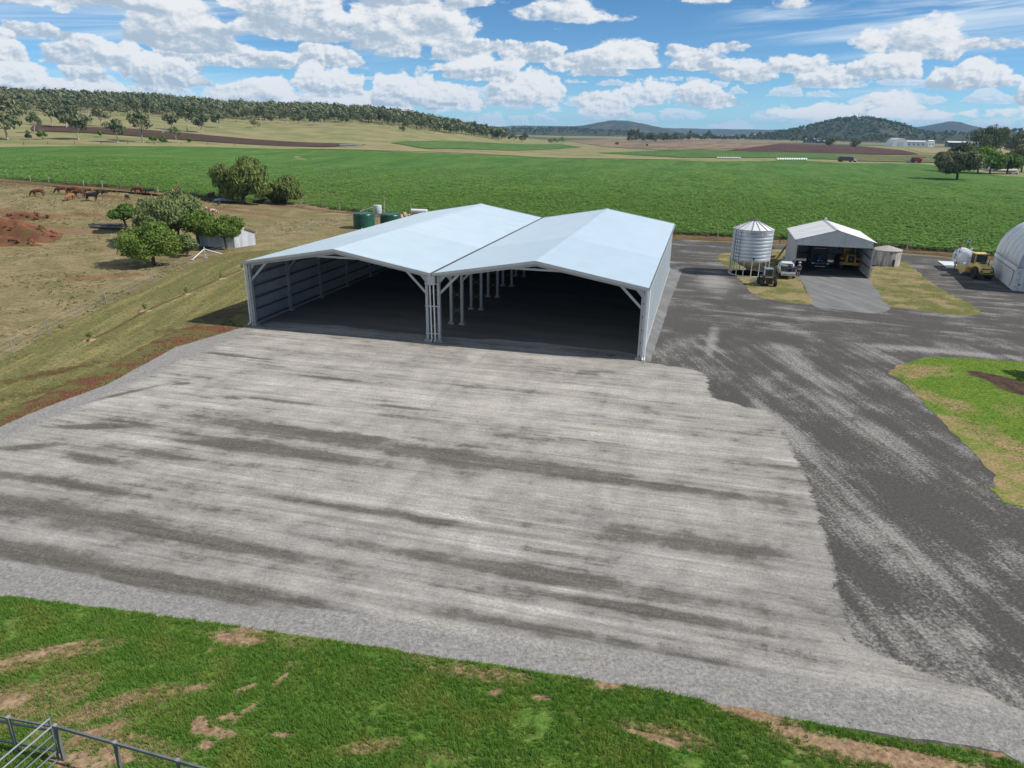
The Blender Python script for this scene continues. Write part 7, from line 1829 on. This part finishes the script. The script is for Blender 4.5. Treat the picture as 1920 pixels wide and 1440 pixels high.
def far_shed(name, label, p_, wd, dp, h, roof, wall, rz=0.0, open_side=False):
    o = thing(name, label, 'building', p_, rz)
    part('wall', MATS[wall], o, lambda m: m.box((0, 0, h / 2), (wd, dp, h)))
    part('roof', MATS[roof], o, lambda m: m.prism([(-dp / 2 - 0.4, h), (0, h + dp * 0.16), (dp / 2 + 0.4, h), (dp / 2 + 0.4, h + 0.15), (0, h + dp * 0.16 + 0.2), (-dp / 2 - 0.4, h + 0.15)], -wd / 2 - 0.4, wd / 2 + 0.4, 'x'))
    nb_ = max(2, int(wd / 7))
    for k in range(nb_):
        x = -wd / 2 + wd * (k + 0.5) / nb_
        part('doorway' if open_side else 'window', MATS['black'], o, lambda m: m.box((x, -dp / 2 - 0.03, h * 0.46), (wd / nb_ * (0.82 if open_side else 0.3), 0.12, h * (0.84 if open_side else 0.3))))
    return o
far_shed('farm_shed', 'long low pale grey shed on the far plain right of the white dome', (670.26, 1264.48), 62, 16, 7, 'old_zinc', 'old_zinc', 0.02)
far_shed('farm_shed', 'white-roofed open shed, left of two on the far plain', (742.26, 1269.25), 26, 13, 7, 'white_roof', 'steel_dark', -0.1, True)
far_shed('farm_shed', 'white-roofed closed shed, right of two on the far plain', (761.94, 1261.46), 22, 13, 7, 'white_roof', 'zinc_wall', -0.1)
far_shed('farm_house', 'white-roofed farmhouse at the far edge of the red field', (609.53, 1558.69), 22, 12, 7, 'white_roof', 'steel_dark', 0.05)
far_shed('farm_shed', 'low dark shed right of the white-roofed farmhouse', (629.74, 1543.03), 22, 9, 4, 'old_zinc', 'steel_dark', 0.05, True)
far_shed('farm_shed', 'tiny white building among the far trees', (1516.61, 4817.27), 34, 16, 9, 'white_roof', 'white_roof', 0.0)
far_shed('farm_shed', 'pinkish low roof at the end of the wooded ridge', (49.42, 3780.73), 40, 16, 5, 'wrap_white', 'old_timber', 0.0)
far_shed('homestead', 'pale-roofed homestead among garden trees on the right', (266.36, 409.83), 15, 11, 4.2, 'white_roof', 'white_roof', 0.3)
far_shed('farm_shed', 'pale tall silo-like shed left of the open sheds', (677.64, 1228.76), 10, 9, 9, 'white_roof', 'white_roof', 0.1)
PD = thing('white_dome', 'white dome shed on the far plain', 'building', (627.55, 1236.83), 0.0)
part('dome', MATS['wrap_white'], PD, lambda m: m.prism([(12.5 * math.cos(math.pi * i / 16), 13 * math.sin(math.pi * i / 16) ** 0.8) for i in range(17)], -12, 12, 'y'), smooth=True)
part('doorway', MATS['old_zinc'], PD, lambda m: m.box((1, -12.1, 3.5), (9, 0.3, 7)))
CR = thing('parked_car', 'small white car parked by the homestead at the right edge', 'car', (242.58, 361.29), R(170))
part('body', MATS['paint_white'], CR, lambda m: m.loft([[(x, y, z) for y, z in ((-w2, 0.35), (w2, 0.35), (w2, h2), (-w2, h2))] for x, w2, h2 in ((-2.2, 0.8, 0.8), (-1.9, 0.9, 1.0), (1.0, 0.9, 1.02), (2.0, 0.85, 0.85), (2.25, 0.75, 0.7))]), bevel=0.1)
part('cab', MATS['paint_white'], CR, lambda m: m.loft([[(x, y, z) for y, z in ((-w2, 1.0), (w2, 1.0), (w2 * 0.85, h2), (-w2 * 0.85, h2))] for x, w2, h2 in ((-2.0, 0.85, 1.1), (-1.4, 0.85, 1.5), (0.2, 0.85, 1.52), (1.1, 0.82, 1.06))]), bevel=0.06)
part('window', MATS['glass_dark'], CR, lambda m: m.prism([(-1.5, 1.08), (0.8, 1.08), (0.2, 1.44), (-1.3, 1.44)], -0.83, 0.83, 'y'))
for x in (-1.3, 1.35):
    for y in (-0.82, 0.82): part('wheel', MATS['rubber'], CR, lambda m: m.lathe([(0.1, -0.1), (0.33, -0.1), (0.33, 0.1), (0.1, 0.1)], 16, (x, y, 0.33), 'y'), smooth=True)
SM = thing('spray_boom', 'pale flat farm implement at the edge of the ploughed strip', 'implement', (-102.28, 465.17), 0.0)
part('frame', MATS['wrap_white'], SM, lambda m: (m.beam((-7, 0, 1.2), (7, 0, 1.2), 0.4, 0.4), m.beam((-7, 0, 0.5), (7, 0, 0.5), 0.2, 0.2)))
for x in (-6.5, -3, 0, 3, 6.5): part('strut', MATS['galvanised'], SM, lambda m: m.beam((x, 0, 0.0), (x + 0.4, 0, 1.3), 0.15, 0.15))

leaf_mat('grass_side', (0.12, 0.19, 0.030), (0.20, 0.23, 0.06), (0.17, 0.20, 0.045), 0.4)
# ---------------------------------------------------------------- crop, grass and weeds: beyond counting
def in_poly(P, poly):
    x, y = P[:, 0], P[:, 1]; ins = np.zeros(len(P), bool); n = len(poly)
    for i in range(n):
        x0, y0 = poly[i]; x1, y1 = poly[(i + 1) % n]
        if y0 == y1: continue
        c = ((y0 > y) != (y1 > y)) & (x < (x1 - x0) * (y - y0) / (y1 - y0) + x0)
        ins ^= c
    return ins


def rand_in(poly, n, rng, bbox=None):
    xs = [p_[0] for p_ in poly]; ys = [p_[1] for p_ in poly]
    b = bbox or (min(xs), max(xs), min(ys), max(ys))
    P = np.stack([rng.uniform(b[0], b[1], n), rng.uniform(b[2], b[3], n)], 1)
    return P[in_poly(P, poly)]


def in_blobs(P, blobs, grow_=1.0):
    out = np.zeros(len(P), bool)
    for c, rx, ry, a in blobs:
        d = P - np.array(c); ca, sa = math.cos(a), math.sin(a)
        u = (d[:, 0] * ca + d[:, 1] * sa) / (rx * grow_); v = (-d[:, 0] * sa + d[:, 1] * ca) / (ry * grow_)
        out |= (u * u + v * v) < 1
    return out


def vnoise(P, s, seed=0.0):
    return np.array([mnoise.noise((p_[0] * s, p_[1] * s, seed)) for p_ in P])


def tuft(rng, n, h, wd, spread, lean=0.5):
    vs, fs = [], []
    for k in range(n):
        a = rng.uniform(0, 6.28); r = rng.uniform(0, spread); x, y = r * math.cos(a), r * math.sin(a)
        b = rng.uniform(0, 6.28); l = rng.uniform(0.2, 1) * lean * h; hh = h * rng.uniform(0.55, 1.1)
        i = len(vs)
        vs += [(x - wd * math.sin(b), y + wd * math.cos(b), 0), (x + wd * math.sin(b), y - wd * math.cos(b), 0), (x + l * math.cos(b), y + l * math.sin(b), hh)]
        fs.append((i, i + 1, i + 2))
    return np.array(vs), np.array(fs)


def leafy(rng, n, h, r, size):
    vs, fs = [], []
    for k in range(n):
        a = rng.uniform(0, 6.28); q = r * math.sqrt(rng.random()); z = h * rng.uniform(0.6, 1.0)
        c = np.array([q * math.cos(a), q * math.sin(a), z]); d = np.array([math.cos(a), math.sin(a), rng.uniform(-0.25, 0.35)]); d /= np.linalg.norm(d)
        s = np.cross(d, [0, 0, 1]); s /= np.linalg.norm(s) + 1e-6
        L_ = size * rng.uniform(0.6, 1.2); i = len(vs)
        vs += [c - d * L_ * 0.4, c + s * L_ * 0.3 + d * 0.1, c + d * L_ * 0.7, c - s * L_ * 0.3 + d * 0.1]; fs.append((i, i + 1, i + 2, i + 3))
    return np.array(vs), np.array(fs)


rng = np.random.default_rng(2024)
Tz = lambda P: np.array([T(a, b) for a, b in P])
# crop, near part in plants, farther part in coarser clumps
P = rand_in(CROP, 230000, rng, (-150, 135, 100, 230))
ra_ = R(76); pr_ = -P[:, 0] * math.sin(ra_) + P[:, 1] * math.cos(ra_); dd_ = np.round(pr_ / 1.1) * 1.1 + rng.normal(size=len(P)) * 0.17 - pr_
P = P + np.c_[-math.sin(ra_) * dd_, math.cos(ra_) * dd_]
d_ = np.hypot(P[:, 0], P[:, 1]); keep = (d_ < 225) & (np.abs(P[:, 0]) < 0.78 * P[:, 1] + 8) & (rng.random(len(P)) < np.clip((228 - d_) / 105, 0.04, 1)); P = P[keep]
ct = [leafy(rng, 7, 0.62, 0.45, 0.46) for _ in range(6)]
tag(scatter('crop_plants', ct, np.c_[P, Tz(P) + 0.06], (0.75, 1.25), 'leaf_crop', rng), 'dense knee-high green crop plants filling the near field', 'crop')
P = rand_in(CROP, 34000, rng, (-260, 260, 150, 350))
d_ = np.hypot(P[:, 0], P[:, 1]); P = P[(d_ > 195) & (d_ < 350) & (np.abs(P[:, 0]) < 0.78 * P[:, 1] + 8)]
P = P[rng.random(len(P)) < np.clip((360 - np.hypot(P[:, 0], P[:, 1])) / 110, 0.08, 1)]
tag(scatter('crop_plants', [leafy(rng, 6, 0.6, 0.8, 0.75) for _ in range(5)], np.c_[P, Tz(P) + 0.06], (0.7, 1.3), 'leaf_crop', rng), 'taller clumps among the farther crop', 'crop')
# front lawn
gt = [tuft(rng, 7, 0.10, 0.010, 0.07, 0.9) for _ in range(6)]
P = rand_in(LAWN, 110000, rng, (-22, 16, 11.5, 24))
P = P[~in_blobs(P, LAWN_BARE, 0.92) | (rng.random(len(P)) < 0.05)]
nz = vnoise(P, 0.55, 1.0) + 0.6 * vnoise(P, 2.1, 4.0); dry = vnoise(P, 0.33, 9.0) + 0.5 * vnoise(P, 1.7, 7.0)
inD = in_blobs(P, LAWN_DRY, 1.0)
P2 = P[(~inD | (rng.random(len(P)) < 0.3)) & (nz > -0.75 + 0.5 * rng.random(len(P))) & (dry < 0.34 + 0.3 * rng.random(len(P)))]
tag(scatter('lawn_grass', gt, np.c_[P2, np.full(len(P2), 0.026)], (0.7, 1.5), 'grass_blade', rng), 'short green lawn grass in the foreground', 'grass')
P3 = P[(inD & (rng.random(len(P)) < 0.5)) | ((dry >= 0.15 + 0.4 * rng.random(len(P))) & (rng.random(len(P)) < 0.5))]
tag(scatter('lawn_grass', gt, np.c_[P3, np.full(len(P3), 0.026)], (0.6, 1.1), 'grass_dry', rng), 'dry straw-coloured tufts in the foreground lawn', 'grass')
# weeds and tufts along the borders of the gravel
# paddock tufts
P = np.stack([rng.uniform(-130, -25, 26000), rng.uniform(45, 170, 26000)], 1)
P = P[~in_poly(P, VERGE) & ~in_poly(P, APRON) & ~in_poly(P, CROP) & ~in_blobs(P, PADDOCK_RED, 0.8)]
P = P[vnoise(P, 0.12, 3.0) + 0.5 * vnoise(P, 0.5, 5.0) > -0.1]
pt = [tuft(rng, 6, 0.15, 0.04, 0.22, 1.2) for _ in range(5)]
tag(scatter('paddock_grass', pt, np.c_[P, Tz(P)], (0.6, 1.4), 'grass_olive', rng), 'grazed olive tufts over the paddock', 'grass')
P = rand_in(VERGE, 42000, rng)
P = P[~in_blobs(P, VERGE_DIRT, 0.85) & ~in_poly(P, RED_STRIP) & (np.hypot(P[:, 0], P[:, 1]) < 110)]
vt = [tuft(rng, 5, 0.05, 0.018, 0.14, 1.0) for _ in range(5)]
tag(scatter('verge_grass', vt, np.c_[P, np.full(len(P), 0.01)], (0.6, 1.3), 'grass_olive', rng), 'mown olive grass on the verge beside the main shed', 'grass')
P = np.vstack([rand_in(SIDE, 30000, rng, (28, 48, 28, 56)), rand_in(ISLAND_B, 9000, rng), rand_in(ISLAND_A, 8000, rng)])
P = P[~in_blobs(P, MULCH, 1.0)]
k = vnoise(P, 0.25, 6.0) + 0.4 * vnoise(P, 1.0, 2.0)
st_ = [tuft(rng, 5, 0.05, 0.014, 0.10, 1.0) for _ in range(5)]
Pg = P[rng.random(len(P)) < 0.75]
tag(scatter('side_grass', st_, np.c_[Pg, np.full(len(Pg), 0.024)], (0.5, 1.1), 'grass_side', rng), 'short grass on the lawns right of the yard road', 'grass')
# taller weeds along the crop edge and the fence behind the small shed
P = np.array([(a[0] + (b[0] - a[0]) * f + rng.normal() * 0.5, a[1] + (b[1] - a[1]) * f + rng.normal() * 0.5) for a, b in zip(CROP_NEAR[8:], CROP_NEAR[9:]) for f in rng.random(150)])
tag(scatter('edge_weeds', [tuft(rng, 9, 0.6, 0.05, 0.35, 0.7) for _ in range(4)], np.c_[P, Tz(P)], (0.5, 1.3), 'grass_olive', rng), 'rank weeds along the edge of the crop', 'weeds')
# red clods and pebbles on the dirt beside the apron
P = rand_in([(-30.82, 37.55), (-30.95, 39.54), (-30.51, 42.68), (-29.10, 48.03), (-28.71, 58.23), (-26.41, 64.14), (-24.35, 61.23), (-27.39, 55.29), (-28.08, 46.15), (-29.76, 41.50), (-30.35, 38.66)], 4000, rng)
peb = [(np.array([(-.05, -.04, 0), (.05, -.05, 0), (.06, .05, 0), (-.04, .05, 0), (-.02, -.02, .06), (.03, -.02, .05), (.02, .03, .06), (-.02, .02, .05)]) * s_, np.array([(0, 1, 5, 4), (1, 2, 6, 5), (2, 3, 7, 6), (3, 0, 4, 7), (4, 5, 6, 7)])) for s_ in (1.0, 0.7)]
tag(scatter('soil_clods', peb, np.c_[P, np.full(len(P), 0.01)], (0.5, 1.6), 'red_soil', rng), 'red soil clods along the border of the gravel', 'soil')
P = np.vstack([rand_in(APRON, 9000, rng, (-20, 16, 14, 40))])
tag(scatter('gravel_stones', peb, np.c_[P, np.full(len(P), 0.018)], (0.15, 0.55), 'apron_gravel', rng), 'loose stones scattered over the gravel apron', 'gravel')

# ---------------------------------------------------------------- air
hz = MB(); hz.box((0, 5500, 89), (26000, 13400, 182))
m = bpy.data.materials.new('air'); m.use_nodes = True; m.node_tree.nodes.clear()
nt = m.node_tree
vol = nt.nodes.new('ShaderNodeVolumePrincipled'); out = nt.nodes.new('ShaderNodeOutputMaterial')
vol.inputs['Color'].default_value = (0.32, 0.62, 1.0, 1); vol.inputs['Density'].default_value = 0.000068; vol.inputs['Anisotropy'].default_value = 0.0
nt.links.new(vol.outputs[0], out.inputs['Volume'])
tag(hz.build('haze', m), 'thin blue haze over the land', 'haze', kind='stuff')
